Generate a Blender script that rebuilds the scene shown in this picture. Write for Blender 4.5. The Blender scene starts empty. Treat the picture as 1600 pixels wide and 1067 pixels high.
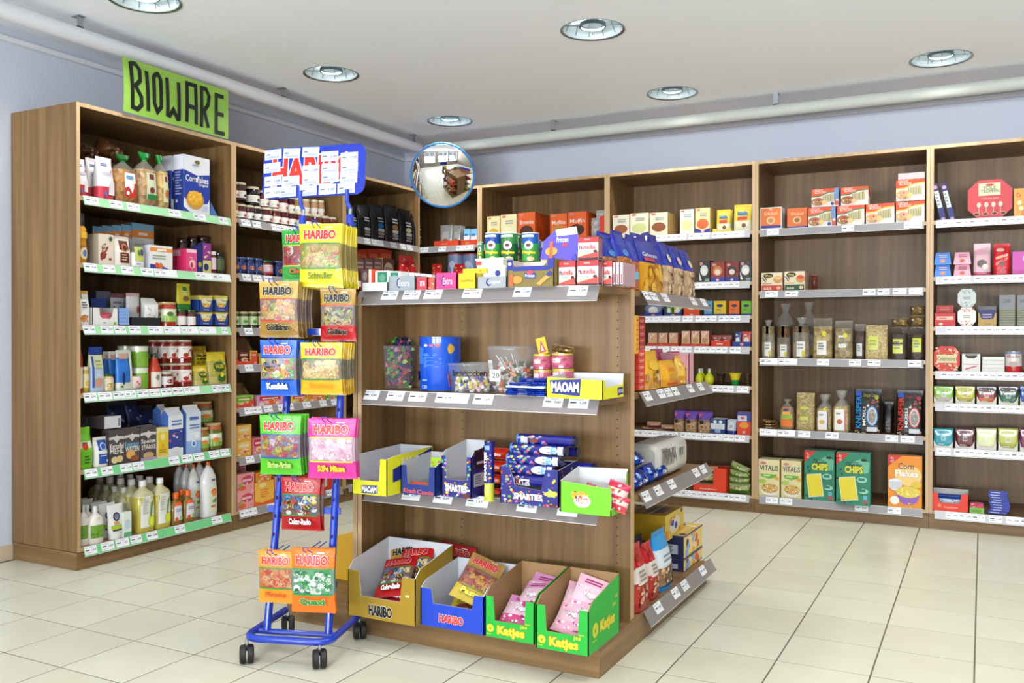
import bpy, math, random
from mathutils import Vector, Matrix

# ---------------------------------------------------------------- camera
SC = bpy.context.scene
FPX, YAW, PIT, ROL, EYE = 1403.02, .483056, -.0064862, .00122, 1.107
_F = Vector((-math.sin(YAW)*math.cos(PIT), math.cos(YAW)*math.cos(PIT), math.sin(PIT)))
_r0 = Vector((math.cos(YAW), math.sin(YAW), 0)); _u0 = _r0.cross(_F)
_R = _r0*math.cos(ROL)+_u0*math.sin(ROL); _U = -_r0*math.sin(ROL)+_u0*math.cos(ROL)
CAM = Vector((0, 0, EYE))
cd = bpy.data.cameras.new('camera'); cam = bpy.data.objects.new('camera', cd)
SC.collection.objects.link(cam)
cd.sensor_width = 36; cd.lens = FPX/1600*36; cd.clip_start = .05
m3 = Matrix((_R, _U, -_F)).transposed()
cam.matrix_world = Matrix.Translation(CAM) @ m3.to_4x4()
SC.camera = cam

# ---------------------------------------------------------------- world, light, exposure
SC.view_settings.view_transform = 'Standard'
try: SC.view_settings.look = 'None'
except Exception: pass
SC.view_settings.gamma = 1
SC.view_settings.use_curve_mapping = False
SC.view_settings.exposure = EXPOSURE = -0.27
w = bpy.data.worlds.new('world'); SC.world = w; w.use_nodes = True
w.node_tree.nodes['Background'].inputs[0].default_value = (.8, .9, 1, 1)
w.node_tree.nodes['Background'].inputs[1].default_value = .6
CEIL = 2.62
WL, WB, WR, WF = -4.247, 6.18, 3.4, -3.4          # inner faces of the four walls
LAMP_W, DAY_W = 9.0, 430
def area(name, loc, rot, sx, sy, power, col, disk=False):
    l = bpy.data.lights.new(name, 'AREA'); l.energy = power; l.color = col
    l.shape = 'DISK' if disk else 'RECTANGLE'; l.size = sx; l.spread = math.radians(132 if disk else 150)
    if not disk: l.size_y = sy
    o = bpy.data.objects.new(name, l); o.location = loc; o.rotation_euler = rot
    SC.collection.objects.link(o); return o
# daylight through the shop windows in the wall behind the camera
for k, cx in enumerate((-2.3, 0.2, 2.3)):
    area('window_daylight', (cx, WF-.8, 1.0), (math.radians(130), 0, 0), 1.9, 1.6, DAY_W, (.86, .93, 1))
LAMPS = [(-3.361, 2.83), (-3.348, 4.125), (-3.335, 5.412), (-1.716, 4.125), (-1.722, 5.43), (-0.21, 5.43),
         (-1.716, 2.83), (-.2, 4.125), (-.2, 2.83), (1.3, 5.43), (1.3, 4.125), (1.3, 2.83), (-1.716, 1.5),
         (-.2, 1.5), (1.3, 1.5), (-1.716, .2), (-.2, .2)]
for x, y in LAMPS:
    area('downlight_lamp', (x, y, CEIL+.022), (0, 0, 0), .12, .12, LAMP_W, (1, .985, .95), True)

# ---------------------------------------------------------------- materials
def s2l(c): return c/12.92 if c <= .04045 else ((c+.055)/1.055)**2.4
def hexc(h): return tuple(s2l(int(h[i:i+2], 16)/255) for i in (0, 2, 4)) + (1,)
MT = {}
def nt(name):
    m = bpy.data.materials.new(name); m.use_nodes = True; t = m.node_tree
    return m, t, t.nodes['Principled BSDF']
def N(t, ty, **k):
    n = t.nodes.new(ty)
    for a, b in k.items():
        if a in n.inputs: n.inputs[a].default_value = b
        else: setattr(n, a, b)
    return n
def bump(t, p, src, strength, dist=.002):
    b = N(t, 'ShaderNodeBump'); b.inputs['Strength'].default_value = strength; b.inputs['Distance'].default_value = dist
    t.links.new(src, b.inputs['Height']); t.links.new(b.outputs[0], p.inputs['Normal'])
def vmat(key, rough=.5, metal=0, coat=0, bs=0, bscale=60, grain=0, gscale=150, trans=0, spec=.5):
    """printed / moulded stuff: colour comes from the piece itself (corner colours)"""
    m, t, p = nt('shop_'+key); L = t.links
    a = N(t, 'ShaderNodeVertexColor'); a.layer_name = 'Col'
    col = a.outputs['Color']; tc = N(t, 'ShaderNodeTexCoord')
    if grain:
        v = N(t, 'ShaderNodeTexVoronoi'); v.inputs['Scale'].default_value = gscale
        L.new(tc.outputs['Object'], v.inputs['Vector'])
        h = N(t, 'ShaderNodeSeparateColor'); L.new(v.outputs['Color'], h.inputs[0])
        mr = N(t, 'ShaderNodeMapRange'); L.new(h.outputs[0], mr.inputs[0])
        mr.inputs[3].default_value = 1-grain; mr.inputs[4].default_value = 1+grain*.7
        mx = N(t, 'ShaderNodeVectorMath', operation='SCALE'); L.new(col, mx.inputs[0]); L.new(mr.outputs[0], mx.inputs['Scale'])
        col = mx.outputs[0]; bump(t, p, v.outputs['Distance'], .6, .004)
    elif bs:
        n = N(t, 'ShaderNodeTexNoise'); n.inputs['Scale'].default_value = bscale; n.inputs['Detail'].default_value = 3
        n.inputs['Distortion'].default_value = 1.2
        L.new(tc.outputs['Object'], n.inputs['Vector']); bump(t, p, n.outputs[0], bs, .004)
    L.new(col, p.inputs['Base Color'])
    p.inputs['Roughness'].default_value = rough; p.inputs['Metallic'].default_value = metal
    p.inputs['Coat Weight'].default_value = coat; p.inputs['Specular IOR Level'].default_value = spec
    if trans:
        tr = N(t, 'ShaderNodeBsdfTransparent'); ms = N(t, 'ShaderNodeMixShader'); ms.inputs[0].default_value = 1-trans
        L.new(tr.outputs[0], ms.inputs[1]); L.new(p.outputs[0], ms.inputs[2]); L.new(ms.outputs[0], t.nodes['Material Output'].inputs[0])
    MT[key] = m
vmat('paper', .5, bs=.05, bscale=200)
vmat('film', .3, bs=.5, bscale=28, spec=.45)
vmat('gloss', .18, coat=.3)
vmat('matte', .8)
vmat('metal', .3, metal=1)
vmat('foil', .25, metal=.55, bs=.8, bscale=45)
vmat('grain', .55, grain=.45, gscale=140)
vmat('nuts', .5, grain=.5, gscale=55)
vmat('clear', .08, bs=.5, bscale=30, trans=.76, spec=.8)
vmat('tub', .1, bs=0, trans=.84, spec=.7)
vmat('acrylic', .35, bs=0, trans=.22, spec=.4)
def plain(key, hx, rough=.5, metal=0, bsc=0, bst=0, dist=.002, coat=0):
    m, t, p = nt(key); p.inputs['Base Color'].default_value = hexc(hx)
    n = N(t, 'ShaderNodeTexNoise'); n.inputs['Scale'].default_value = bsc or 30; n.inputs['Detail'].default_value = 4
    tc = N(t, 'ShaderNodeTexCoord'); t.links.new(tc.outputs['Object'], n.inputs['Vector'])
    mx = N(t, 'ShaderNodeMapRange'); t.links.new(n.outputs[0], mx.inputs[0]); mx.inputs[3].default_value = .97; mx.inputs[4].default_value = 1.03
    vm = N(t, 'ShaderNodeVectorMath', operation='SCALE'); vm.inputs[0].default_value = hexc(hx)[:3]
    t.links.new(mx.outputs[0], vm.inputs['Scale']); t.links.new(vm.outputs[0], p.inputs['Base Color'])
    p.inputs['Roughness'].default_value = rough; p.inputs['Metallic'].default_value = metal; p.inputs['Coat Weight'].default_value = coat
    if bst: bump(t, p, n.outputs[0], bst, dist)
    MT[key] = m
plain('wall_paint', 'ccd0de', .85, bsc=90, bst=.35, dist=.004)
plain('low_bounce_paint', '7d7164', .85, bsc=90, bst=.2)  # darker tone for the unseen walls, added to cut bounced light on the shelves
plain('ceiling_plaster', 'f5f7fb', .9, bsc=120, bst=.3, dist=.003)
plain('white_trim', 'dcdce2', .5)
plain('shaded_trim', 'bfc1bb', .6)  # white trim toned down, shade put into the back pipe's colour
plain('blue_paint', '0f35a8', .25, coat=.4)
plain('rubber', '0c0c0e', .55)
plain('zinc', 'a8acb0', .35, metal=.9)
plain('grout', '5e5646', .9)
plain('skirting_tile', 'c9b89e', .4)
plain('mirror', 'f4f6f8', .02, metal=1)
plain('hole_dark', '2a1d12', .9)
def tilemat():
    m, t, p = nt('cream_tile'); L = t.links
    oi = N(t, 'ShaderNodeObjectInfo'); tc = N(t, 'ShaderNodeTexCoord')
    n = N(t, 'ShaderNodeTexNoise'); n.inputs['Scale'].default_value = 5; n.inputs['Detail'].default_value = 5
    L.new(tc.outputs['Object'], n.inputs['Vector'])
    ad = N(t, 'ShaderNodeMath', operation='MULTIPLY_ADD'); L.new(oi.outputs['Random'], ad.inputs[0]); ad.inputs[1].default_value = .5
    L.new(n.outputs[0], ad.inputs[2])
    cr = N(t, 'ShaderNodeValToRGB'); L.new(ad.outputs[0], cr.inputs[0])
    cr.color_ramp.elements[0].position = .3; cr.color_ramp.elements[0].color = hexc('c0bda8')
    cr.color_ramp.elements[1].position = 1.1; cr.color_ramp.elements[1].color = hexc('c9c7b4')
    L.new(cr.outputs[0], p.inputs['Base Color']); p.inputs['Roughness'].default_value = .28
    p.inputs['Specular IOR Level'].default_value = .4
    bump(t, p, n.outputs[0], .05, .002)
    MT['tile'] = m
tilemat()
def woodmat(key, sc, c0, c1, c2):
    m, t, p = nt('oak_laminate_'+key); L = t.links
    tc = N(t, 'ShaderNodeTexCoord'); mp = N(t, 'ShaderNodeMapping'); L.new(tc.outputs['Object'], mp.inputs[0])
    oi = N(t, 'ShaderNodeObjectInfo'); L.new(oi.outputs['Random'], mp.inputs[1])
    mp.inputs[3].default_value = sc
    n = N(t, 'ShaderNodeTexNoise'); n.inputs['Scale'].default_value = 1; n.inputs['Detail'].default_value = 6; n.inputs['Roughness'].default_value = .6
    L.new(mp.outputs[0], n.inputs['Vector'])
    cr = N(t, 'ShaderNodeValToRGB'); e = cr.color_ramp.elements
    e[0].position = .3; e[0].color = hexc(c0); e[1].position = .7; e[1].color = hexc(c2)
    x = e.new(.52); x.color = hexc(c1)
    L.new(n.outputs[0], cr.inputs[0])
    mp2 = N(t, 'ShaderNodeMapping'); L.new(tc.outputs['Object'], mp2.inputs[0]); mp2.inputs[3].default_value = tuple(s*.16 if s > 3 else s*.4 for s in sc)
    n2 = N(t, 'ShaderNodeTexNoise'); n2.inputs['Scale'].default_value = 1; L.new(mp2.outputs[0], n2.inputs['Vector'])
    mr = N(t, 'ShaderNodeMapRange'); L.new(n2.outputs[0], mr.inputs[0]); mr.inputs[1].default_value = .3; mr.inputs[2].default_value = .7
    mr.inputs[3].default_value = .86; mr.inputs[4].default_value = 1.1
    vm = N(t, 'ShaderNodeVectorMath', operation='SCALE'); L.new(cr.outputs[0], vm.inputs[0]); L.new(mr.outputs[0], vm.inputs['Scale'])
    L.new(vm.outputs[0], p.inputs['Base Color']); p.inputs['Roughness'].default_value = .45
    bump(t, p, n.outputs[0], .08, .001)
    MT[key] = m
woodmat('wood_v', (30, 30, 1.0), '674a2a', '7e5e37', '8f6e44')
woodmat('wood_x', (1.0, 30, 30), '66492a', '7e5f38', '91714a')
woodmat('wood_y', (30, 1.0, 30), '66492a', '7e5f38', '91714a')
woodmat('edge_v', (30, 30, 1.2), 'b0906a', 'bf9f78', 'c9ac84')
def emit(key, hx, s):
    m, t, p = nt(key); p.inputs['Base Color'].default_value = hexc(hx)
    p.inputs['Emission Color'].default_value = hexc(hx); p.inputs['Emission Strength'].default_value = s
    MT[key] = m
emit('lamp_glow', 'e8fbff', 5)

# ---------------------------------------------------------------- mesh builder
class B:
    def __init__(s): s.v = []; s.f = []; s.c = []; s.m = []; s.T = None
    def face(s, pts, col, mat):
        i = len(s.v)
        if s.T is not None: pts = [s.T @ Vector(p) for p in pts]
        s.v.extend(pts); s.f.append(tuple(range(i, i+len(pts)))); s.c.append(col); s.m.append(mat)
    def grid(s, rows, cols, mats, closed=True):
        """rows of points; cols/mats per band"""
        i = len(s.v); n = len(rows[0])
        for r in rows: s.v.extend([s.T @ Vector(p) for p in r] if s.T is not None else r)
        for a in range(len(rows)-1):
            for b in range(n if closed else n-1):
                q = (b+1) % n
                s.f.append((i+a*n+b, i+a*n+q, i+(a+1)*n+q, i+(a+1)*n+b)); s.c.append(cols[a]); s.m.append(mats[a])
        return i
    def box(s, x0, y0, z0, x1, y1, z1, col='ffffff', mat='paper', cols=None):
        P = [(x0,y0,z0),(x1,y0,z0),(x1,y1,z0),(x0,y1,z0),(x0,y0,z1),(x1,y0,z1),(x1,y1,z1),(x0,y1,z1)]
        cols = cols or {}
        for k, q in (('f',(0,1,5,4)),('r',(1,2,6,5)),('b',(2,3,7,6)),('l',(3,0,4,7)),('t',(4,5,6,7)),('d',(3,2,1,0))):
            s.face([P[i] for i in q], cols.get(k, col), mat)
    def mesh(s, name):
        me = bpy.data.meshes.new(name)
        me.from_pydata([tuple(p) for p in s.v], [], s.f)
        keys = []
        for k in s.m:
            if k not in keys: keys.append(k)
        for k in keys: me.materials.append(MT[k])
        me.polygons.foreach_set('material_index', [keys.index(k) for k in s.m])
        ca = me.color_attributes.new('Col', 'BYTE_COLOR', 'CORNER')
        buf = []; cache = {}
        for f, c in zip(s.f, s.c):
            if c not in cache: cache[c] = [.94*(int(c[i:i+2], 16)/255)**1.14 for i in (0, 2, 4)] + [1.0]
            buf.extend(cache[c]*len(f))
        ca.data.foreach_set('color_srgb', buf)
        me.polygons.foreach_set('use_smooth', [True]*len(s.f))
        me.set_sharp_from_angle(angle=math.radians(38))
        me.validate(); me.update()
        return me
COL = SC.collection.objects
def obj(name, me, parent=None, loc=None, rot=None):
    o = bpy.data.objects.new(name, me); COL.link(o)
    if parent: o.parent = parent
    if loc: o.location = loc
    if rot: o.rotation_euler = rot
    return o
def tag(o, label, cat=None, group=None, kind=None):
    if label: o['label'] = label
    if cat: o['category'] = cat
    if group: o['group'] = group
    if kind: o['kind'] = kind
    return o

# ---------------------------------------------------------------- lettering and print
GL = {}
def glyphs(txt, off):
    k = (txt, off)
    if k in GL: return GL[k]
    def get(o):
        cu = bpy.data.curves.new('t', 'FONT'); cu.body = txt; cu.resolution_u = 2; cu.offset = o; cu.fill_mode = 'FRONT'
        ob = bpy.data.objects.new('t', cu); me = ob.to_mesh()
        vs = [(v.co.x, v.co.y) for v in me.vertices]; fs = [tuple(p.vertices) for p in me.polygons]
        ob.to_mesh_clear(); bpy.data.objects.remove(ob); bpy.data.curves.remove(cu)
        return vs, fs
    base, _ = get(.012)
    x0 = min(p[0] for p in base); x1 = max(p[0] for p in base); y0 = min(p[1] for p in base); y1 = max(p[1] for p in base)
    vs, fs = get(off)
    GL[k] = ([((x-x0)/(x1-x0), (y-y0)/(y1-y0)) for x, y in vs], fs)
    return GL[k]
def prt(b, S, ops, mat='paper', es=.0005, nx=1):
    """lay print on a surface S(u,v,e)"""
    for i, o in enumerate(ops):
        e = es*(i+1); k = o[0]
        if k == 'r':
            _, u0, v0, u1, v1, c = o[:6]; m = o[6] if len(o) > 6 else mat
            n = max(1, round(nx*(u1-u0))); nv = max(1, round(nx*(v1-v0)*.5))
            for a in range(n):
                for q in range(nv):
                    ua, ub = u0+(u1-u0)*a/n, u0+(u1-u0)*(a+1)/n; va, vb = v0+(v1-v0)*q/nv, v0+(v1-v0)*(q+1)/nv
                    b.face([S(ua, va, e), S(ub, va, e), S(ub, vb, e), S(ua, vb, e)], c, m)
        elif k == 'e':
            _, cu, cv, ru, rv, c = o[:6]; m = o[6] if len(o) > 6 else mat
            n = 14; P = [S(cu+ru*math.cos(a*2*math.pi/n), cv+rv*math.sin(a*2*math.pi/n), e) for a in range(n)]
            if nx == 1: b.face(P, c, m)
            else:
                Z = S(cu, cv, e)
                for a in range(n): b.face([Z, P[a], P[(a+1) % n]], c, m)
        elif k == 'p':
            b.face([S(u, v, e) for u, v in o[1]], o[2], mat)
        elif k in ('t', 'T'):
            _, s, u0, v0, u1, v1, c = o[:7]
            lay = [((.05 if len(o) > 7 and o[7] else .014) if len(o) < 9 else o[8], c, e)]
            if len(o) > 7 and o[7]: lay = [(.085, o[7], e)] + [(lay[0][0], c, e+es)]
            for off, cc, ee in lay:
                vs, fs = glyphs(s, off)
                if k == 't': P = [S(u0+(u1-u0)*x, v0+(v1-v0)*y, ee) for x, y in vs]
                else: P = [S(u1-(u1-u0)*y, v0+(v1-v0)*x, ee) for x, y in vs]
                j = len(b.v); b.v.extend([b.T @ Vector(q) for q in P] if b.T is not None else P)
                for f in fs: b.f.append(tuple(j+a for a in f)); b.c.append(cc); b.m.append(mat)
        elif k == 's':
            _, n, u0, v0, u1, v1, r, cols = o[:8]
            rnd = random.Random(o[8] if len(o) > 8 else n); asp = getattr(S, 'asp', 1)
            for a in range(n):
                cu, cv = rnd.uniform(u0, u1), rnd.uniform(v0, v1); rr = r*rnd.uniform(.7, 1.3); c = rnd.choice(cols); t0 = rnd.random()*6
                sq = rnd.uniform(.5, 1)
                P = []
                for q in range(6):
                    an = t0+q*math.pi/3; P.append(S(min(max(cu+rr*math.cos(an), 0.01), .99), min(max(cv+rr*asp*sq*math.sin(an), .01), .99), e+es*.1*a/n))
                b.face(P, c, mat)
        elif k == 'l':      # small lines of text
            _, n, u0, v0, u1, v1, c = o[:7]
            rnd = random.Random(n)
            for a in range(n):
                y = v1-(v1-v0)*(a+.5)/n; hh = (v1-v0)/n*.25; ue = u0+(u1-u0)*rnd.uniform(.55, 1)
                b.face([S(u0, y-hh, e), S(ue, y-hh, e), S(ue, y+hh, e), S(u0, y+hh, e)], c, mat)
def flat(O, Uv, Vv):
    O, Uv, Vv = Vector(O), Vector(Uv), Vector(Vv); Nn = Uv.cross(Vv).normalized()
    def S(u, v, e): return O+Uv*u+Vv*v+Nn*e
    S.asp = Uv.length/max(Vv.length, 1e-6)
    return S

# ---------------------------------------------------------------- shapes
def carton(w, d, h, col, front=(), side=None, sops=(), top=None, tops=(), mat='paper', lean=0):
    """upright printed carton, front at y=0"""
    b = B(); e = .0
    cols = {'l': side or col, 'r': side or col, 't': top or col, 'b': col}
    c = .0012
    b.box(-w/2, 0, 0, w/2, d, h, col, mat, cols)
    # proud lid seam along the top edge
    b.box(-w/2+c, d*.48, h, w/2-c, d*.52, h+.0006, 'd8d4cc', mat)
    prt(b, flat((-w/2, 0, 0), (w, 0, 0), (0, 0, h)), front, mat)
    if sops:
        prt(b, flat((-w/2, d, 0), (0, -d, 0), (0, 0, h)), sops, mat)
        prt(b, flat((w/2, 0, 0), (0, d, 0), (0, 0, h)), sops, mat)
    if tops: prt(b, flat((-w/2, 0, h), (w, 0, 0), (0, d, 0)), tops, mat)
    return b
def loftS(secs, H, yc, half=.98):
    def S(u, v, e):
        t = min(max(v, 0), 1)
        for a, q in zip(secs, secs[1:]):
            if t <= q[0]: break
        k = (t-a[0])/max(q[0]-a[0], 1e-6); W = a[1]+(q[1]-a[1])*k; D = a[2]+(q[2]-a[2])*k; p = a[3]+(q[3]-a[3])*k
        x = (u-.5)*half*2
        y = (1-min(abs(x), 1)**p)**(1/p)
        return Vector((x*W/2, yc-D/2*y-e, t*H))
    S.asp = secs[len(secs)//2][1]/H
    return S
def loft(b, secs, H, n=20, yc=0, cap=True, capcol=None):
    rows = []
    for s in secs:
        t, W, D, p = s[:4]; ox, oy = (s[6], s[7]) if len(s) > 7 else (0, 0); r = []
        for a in range(n):
            th = 2*math.pi*(a+.5)/n; c, q = math.cos(th), math.sin(th)
            r.append((ox+W/2*math.copysign(abs(c)**(2/p), c), oy+yc+D/2*math.copysign(abs(q)**(2/p), q), t*H))
        rows.append(r)
    b.grid(rows, [s[4] for s in secs[:-1]], [s[5] for s in secs[:-1]])
    if cap:
        b.face(list(reversed(rows[0])), secs[0][4], secs[0][5]); b.face(rows[-1], capcol or secs[-1][4], secs[-1][5])
def pouch(w, d, h, bands, ops=(), seam=.07, fcol=None, mat='film', p=3.2, taper=.96, es=.0015, n=20):
    """gusseted film or paper bag; bands [(t0,col[,mat])...] from the bottom"""
    def colat(t):
        c, m = bands[0][1], mat
        for q in bands:
            if t >= q[0]-1e-6: c = q[1]; m = q[2] if len(q) > 2 else mat
        return c, m
    ts = sorted(set([0, .02, .1, .3, .5, .7, .82, .9, 1-seam, 1] + [q[0] for q in bands]))
    secs = []
    for t in ts:
        if t < .02: W, D = w*.95, d*.9
        else: W = w*(1-(1-taper)*t); D = d*(1-max(0, (t-.45)/(1-seam-.45))**1.6) if t < 1-seam else .003
        D = max(D, .003); pp = p if t < .6 else 2.6
        if t >= 1-seam: pp = 6
        c, m = colat(t); secs.append((t, W, D, pp, c, m))
    b = B(); loft(b, secs, h, n, d/2)
    prt(b, loftS(secs, h, d/2, .9), ops, mat, es, 8)
    return b
def pillow(w, d, h, bands, ops=(), mat='film', es=.0012, n=18, crimp=.05, sag=0):
    """flat sealed film packet standing on its lower crimp, front at y=0"""
    def colat(t):
        c, m = bands[0][1], mat
        for q in bands:
            if t >= q[0]-1e-6: c = q[1]; m = q[2] if len(q) > 2 else mat
        return c, m
    ts = sorted(set([0, crimp, .12, .2, .35, .5, .65, .8, .88, 1-crimp, 1] + [q[0] for q in bands])); secs = []
    for t in ts:
        D = .0025 if (t <= crimp or t >= 1-crimp) else max(.003, d*(math.sin(math.pi*(t-crimp)/(1-2*crimp))**.6)*(1-sag*(t-.5)))
        pp = 5 if D < .004 else 2.2
        W = w*(1 if D < .004 else .955+.045*abs(2*t-1))
        c, m = colat(t); secs.append((t, W, D, pp, c, m))
    b = B(); loft(b, secs, h, n, d/2)
    prt(b, loftS(secs, h, d/2, .9), ops, mat, es, 8)
    # zigzag teeth on the seal
    for sgn, z in ((1, h), (-1, 0)):
        k = max(6, int(w/.008)); c, m = colat(1 if sgn > 0 else 0)
        for a in range(k):
            x = -w/2+w*a/k
            b.face([(x, d/2-.001, z), (x+w/k, d/2-.001, z), (x+w/k/2, d/2-.001, z+sgn*.003)], c, m)
    return b
def tied(w, d, h, body, clear='d8d4cc', tie=None, ops=(), bmat='nuts', fill=.68, tmat='clear', es=.0016):
    """transparent bag gathered at its neck"""
    secs = [(0, w*.92, d*.9, 4, body, bmat), (.03, w, d, 4, body, bmat), (.35, w*1.02, d*1.03, 3.4, body, bmat), (fill, w*.94, d*.9, 3, clear, tmat),
            (fill+.1, w*.6, d*.55, 2.2, clear, tmat), (fill+.16, w*.24, d*.3, 2, tie or clear, 'film' if tie else tmat),
            (fill+.19, w*.22, d*.28, 2, tie or clear, 'film' if tie else tmat), (fill+.23, w*.42, d*.4, 2.1, tie or clear, 'film' if tie else tmat), (1, w*.66, d*.22, 2.4, clear, tmat)]
    b = B(); loft(b, secs, h, 20, d/2)
    prt(b, loftS(secs, h, d/2, .92), ops, 'paper', es, 6)
    return b
def fl_bottle(w, d, h, body, cap, ops=(), prof=None, p=3.2, capw=.34, mat='gloss', lv=None, es=.0014):
    """moulded bottle: body (one mesh), cap (another)"""
    prof = prof or [(0, .92), (.02, 1), (.62, 1), (.72, .9), (.8, .55), (.84, .36), (.88, .34)]
    secs = []
    for t, k in prof:
        c = lv[1] if lv and t >= lv[0] else body
        secs.append((t/ .88*1.0 if False else t, w*k, max(d*k, .01), p if k > .6 else 2, c, mat))
    b = B(); loft(b, secs, h, 20, d/2)
    prt(b, loftS(secs, h, d/2, .9), ops, 'paper', es, 6)
    c = B(); cw = capw*w; t0 = prof[-1][0]-.005
    loft(c, [(t0, cw, cw, 2, cap, 'gloss'), (.985, cw*.97, cw*.97, 2, cap, 'gloss'), (1, cw*.85, cw*.85, 2, cap, 'gloss')], h, 16, d/2)
    return [('body', b), ('cap', c)]
def jar(w, h, body, lid, ops=(), lab='ffffff', lv=(.2, .72), lidh=.13, mat='gloss', two=None, sh=.9, glass=False):
    """glass jar with its filling, a wrap-round label and a screw lid"""
    b = B(); t = 1-lidh
    secs = [(0, w*.9, w*.9, 2, body, mat), (.03, w, w, 2, body, mat), (t-.12, w, w, 2, two or body, mat), (t-.03, w*sh, w*sh, 2, two or body, mat), (t, w*sh*.98, w*sh*.98, 2, two or body, mat)]
    loft(b, secs, h, 20, w/2)
    L = B(); r = w/2+.0007
    n = 12; rows = []
    for z in (lv[0]*h, lv[1]*h):
        rows.append([(r*math.sin(a), w/2-r*math.cos(a), z) for a in [(-1.75+3.5*k/n) for k in range(n+1)]])
    L.grid(rows, [lab], ['paper'], False)
    def S(u, v, e):
        a = (u-.5)*2.2; rr = r+e
        return Vector((rr*math.sin(a), w/2-rr*math.cos(a), (lv[0]+(lv[1]-lv[0])*v)*h))
    S.asp = w*1.1/((lv[1]-lv[0])*h)
    prt(L, S, ops, 'paper', .0006, 6)
    C = B(); lw = w*min(.97, sh+.06)
    loft(C, [(t, lw, lw, 2, lid, 'gloss'), (t+.01, lw*1.02, lw*1.02, 2, lid, 'gloss'), (.985, lw*1.02, lw*1.02, 2, lid, 'gloss'), (1, lw*.95, lw*.95, 2, lid, 'gloss')], h, 20, w/2)
    return [('body', b), ('label', L), ('lid', C)]
def can(w, h, bands, ops=(), lid='f4f4f0', rim=True, es=.0009):
    secs = [(0, w*.97, w*.97, 2, 'c8c8c8', 'metal')] + [(t, w, w, 2, c, 'gloss') for t, c in bands] + [(.965, w, w, 2, 'c8c8c8', 'metal'), (.97, w*1.02, w*1.02, 2, lid, 'gloss'), (.998, w*1.02, w*1.02, 2, lid, 'gloss'), (1, w*.97, w*.97, 2, lid, 'gloss')]
    b = B(); loft(b, secs, h, 24, w/2)
    prt(b, loftS(secs, h, w/2, .96), ops, 'paper', es, 8)
    return b
def plate(b, pts, O, U, V, t, cf, cb, ce=None, mat='paper'):
    """cut cardboard panel: polygon pts (metres) in the plane O,U,V, thickness t behind it"""
    O, U, V = Vector(O), Vector(U), Vector(V); Nn = U.cross(V)
    A = [O+U*x+V*y for x, y in pts]; Z = [p-Nn*t for p in A]
    b.face(A, cf, mat); b.face(list(reversed(Z)), cb, mat)
    for i in range(len(A)):
        j = (i+1) % len(A); b.face([A[j], A[i], Z[i], Z[j]], ce or cb, mat)
def tray(w, d, hf, hb, out, inn='e8e4dc', cut=None, ops=(), sops=(), hs=None, backcol=None, lip=None, t=.003):
    """shelf-ready display carton: low cut-out front, sloping sides, high back"""
    b = B(); hs = hs or hf
    cx0, cx1, cy, sl = cut or (.5, .5, 1, 0)
    X = lambda u: -w/2+u*w
    if cut:
        f = [(X(0), 0), (X(1), 0), (X(1), hs), (X(cx1+sl), hs), (X(cx1), cy*hs+ .012), (X(cx1)-.012, cy*hs), (X(cx0)+.012, cy*hs), (X(cx0), cy*hs+.012), (X(cx0-sl), hs), (X(0), hs)]
    else: f = [(X(0), 0), (X(1), 0), (X(1), hf), (X(0), hf)]; hs = hf
    plate(b, f, (0, 0, 0), (1, 0, 0), (0, 0, 1), t, out, inn)
    sd = [(0, 0), (d, 0), (d, hb), (d*.5, hs+(hb-hs)*.42), (0, hs)]
    plate(b, sd, (w/2, 0, 0), (0, 1, 0), (0, 0, 1), t, out, inn)
    plate(b, [(d-y, z) for y, z in reversed(sd)], (-w/2, d, 0), (0, -1, 0), (0, 0, 1), t, out, inn)
    plate(b, [(0, 0), (w, 0), (w, hb), (0, hb)], (w/2, d, 0), (-1, 0, 0), (0, 0, 1), t, backcol or out, inn)
    b.box(-w/2+t, t, 0, w/2-t, d-t, t, inn)
    if hasattr(ops, '__len__') and len(ops): prt(b, flat((-w/2, 0, 0), (w, 0, 0), (0, 0, hs)), ops)
    if len(sops): prt(b, flat((w/2, 0, 0), (0, d, 0), (0, 0, hs)), sops)
    return b
def tube(b, pts, r, col='0f35a8', mat='blue_paint', n=8, cap=True):
    pts = [Vector(p) for p in pts]; rows = []
    up = None
    for i, p in enumerate(pts):
        if i == 0: t = pts[1]-p
        elif i == len(pts)-1: t = p-pts[i-1]
        else: t = (pts[i+1]-p).normalized()+(p-pts[i-1]).normalized()
        t.normalize()
        if up is None: up = Vector((0, 0, 1)) if abs(t.z) < .9 else Vector((1, 0, 0))
        s = t.cross(up).normalized(); up = s.cross(t).normalized()
        rows.append([p+s*r*math.cos(a*2*math.pi/n)+up*r*math.sin(a*2*math.pi/n) for a in range(n)])
    b.grid(rows, [col]*(len(rows)-1), [mat]*(len(rows)-1))
    if cap: b.face(list(reversed(rows[0])), col, mat); b.face(rows[-1], col, mat)
def arc(c, r, a0, a1, n, ax='xy'):
    out = []
    for i in range(n+1):
        a = math.radians(a0+(a1-a0)*i/n); out.append(Vector((c[0]+r*math.cos(a), c[1]+r*math.sin(a), c[2])))
    return out

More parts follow.
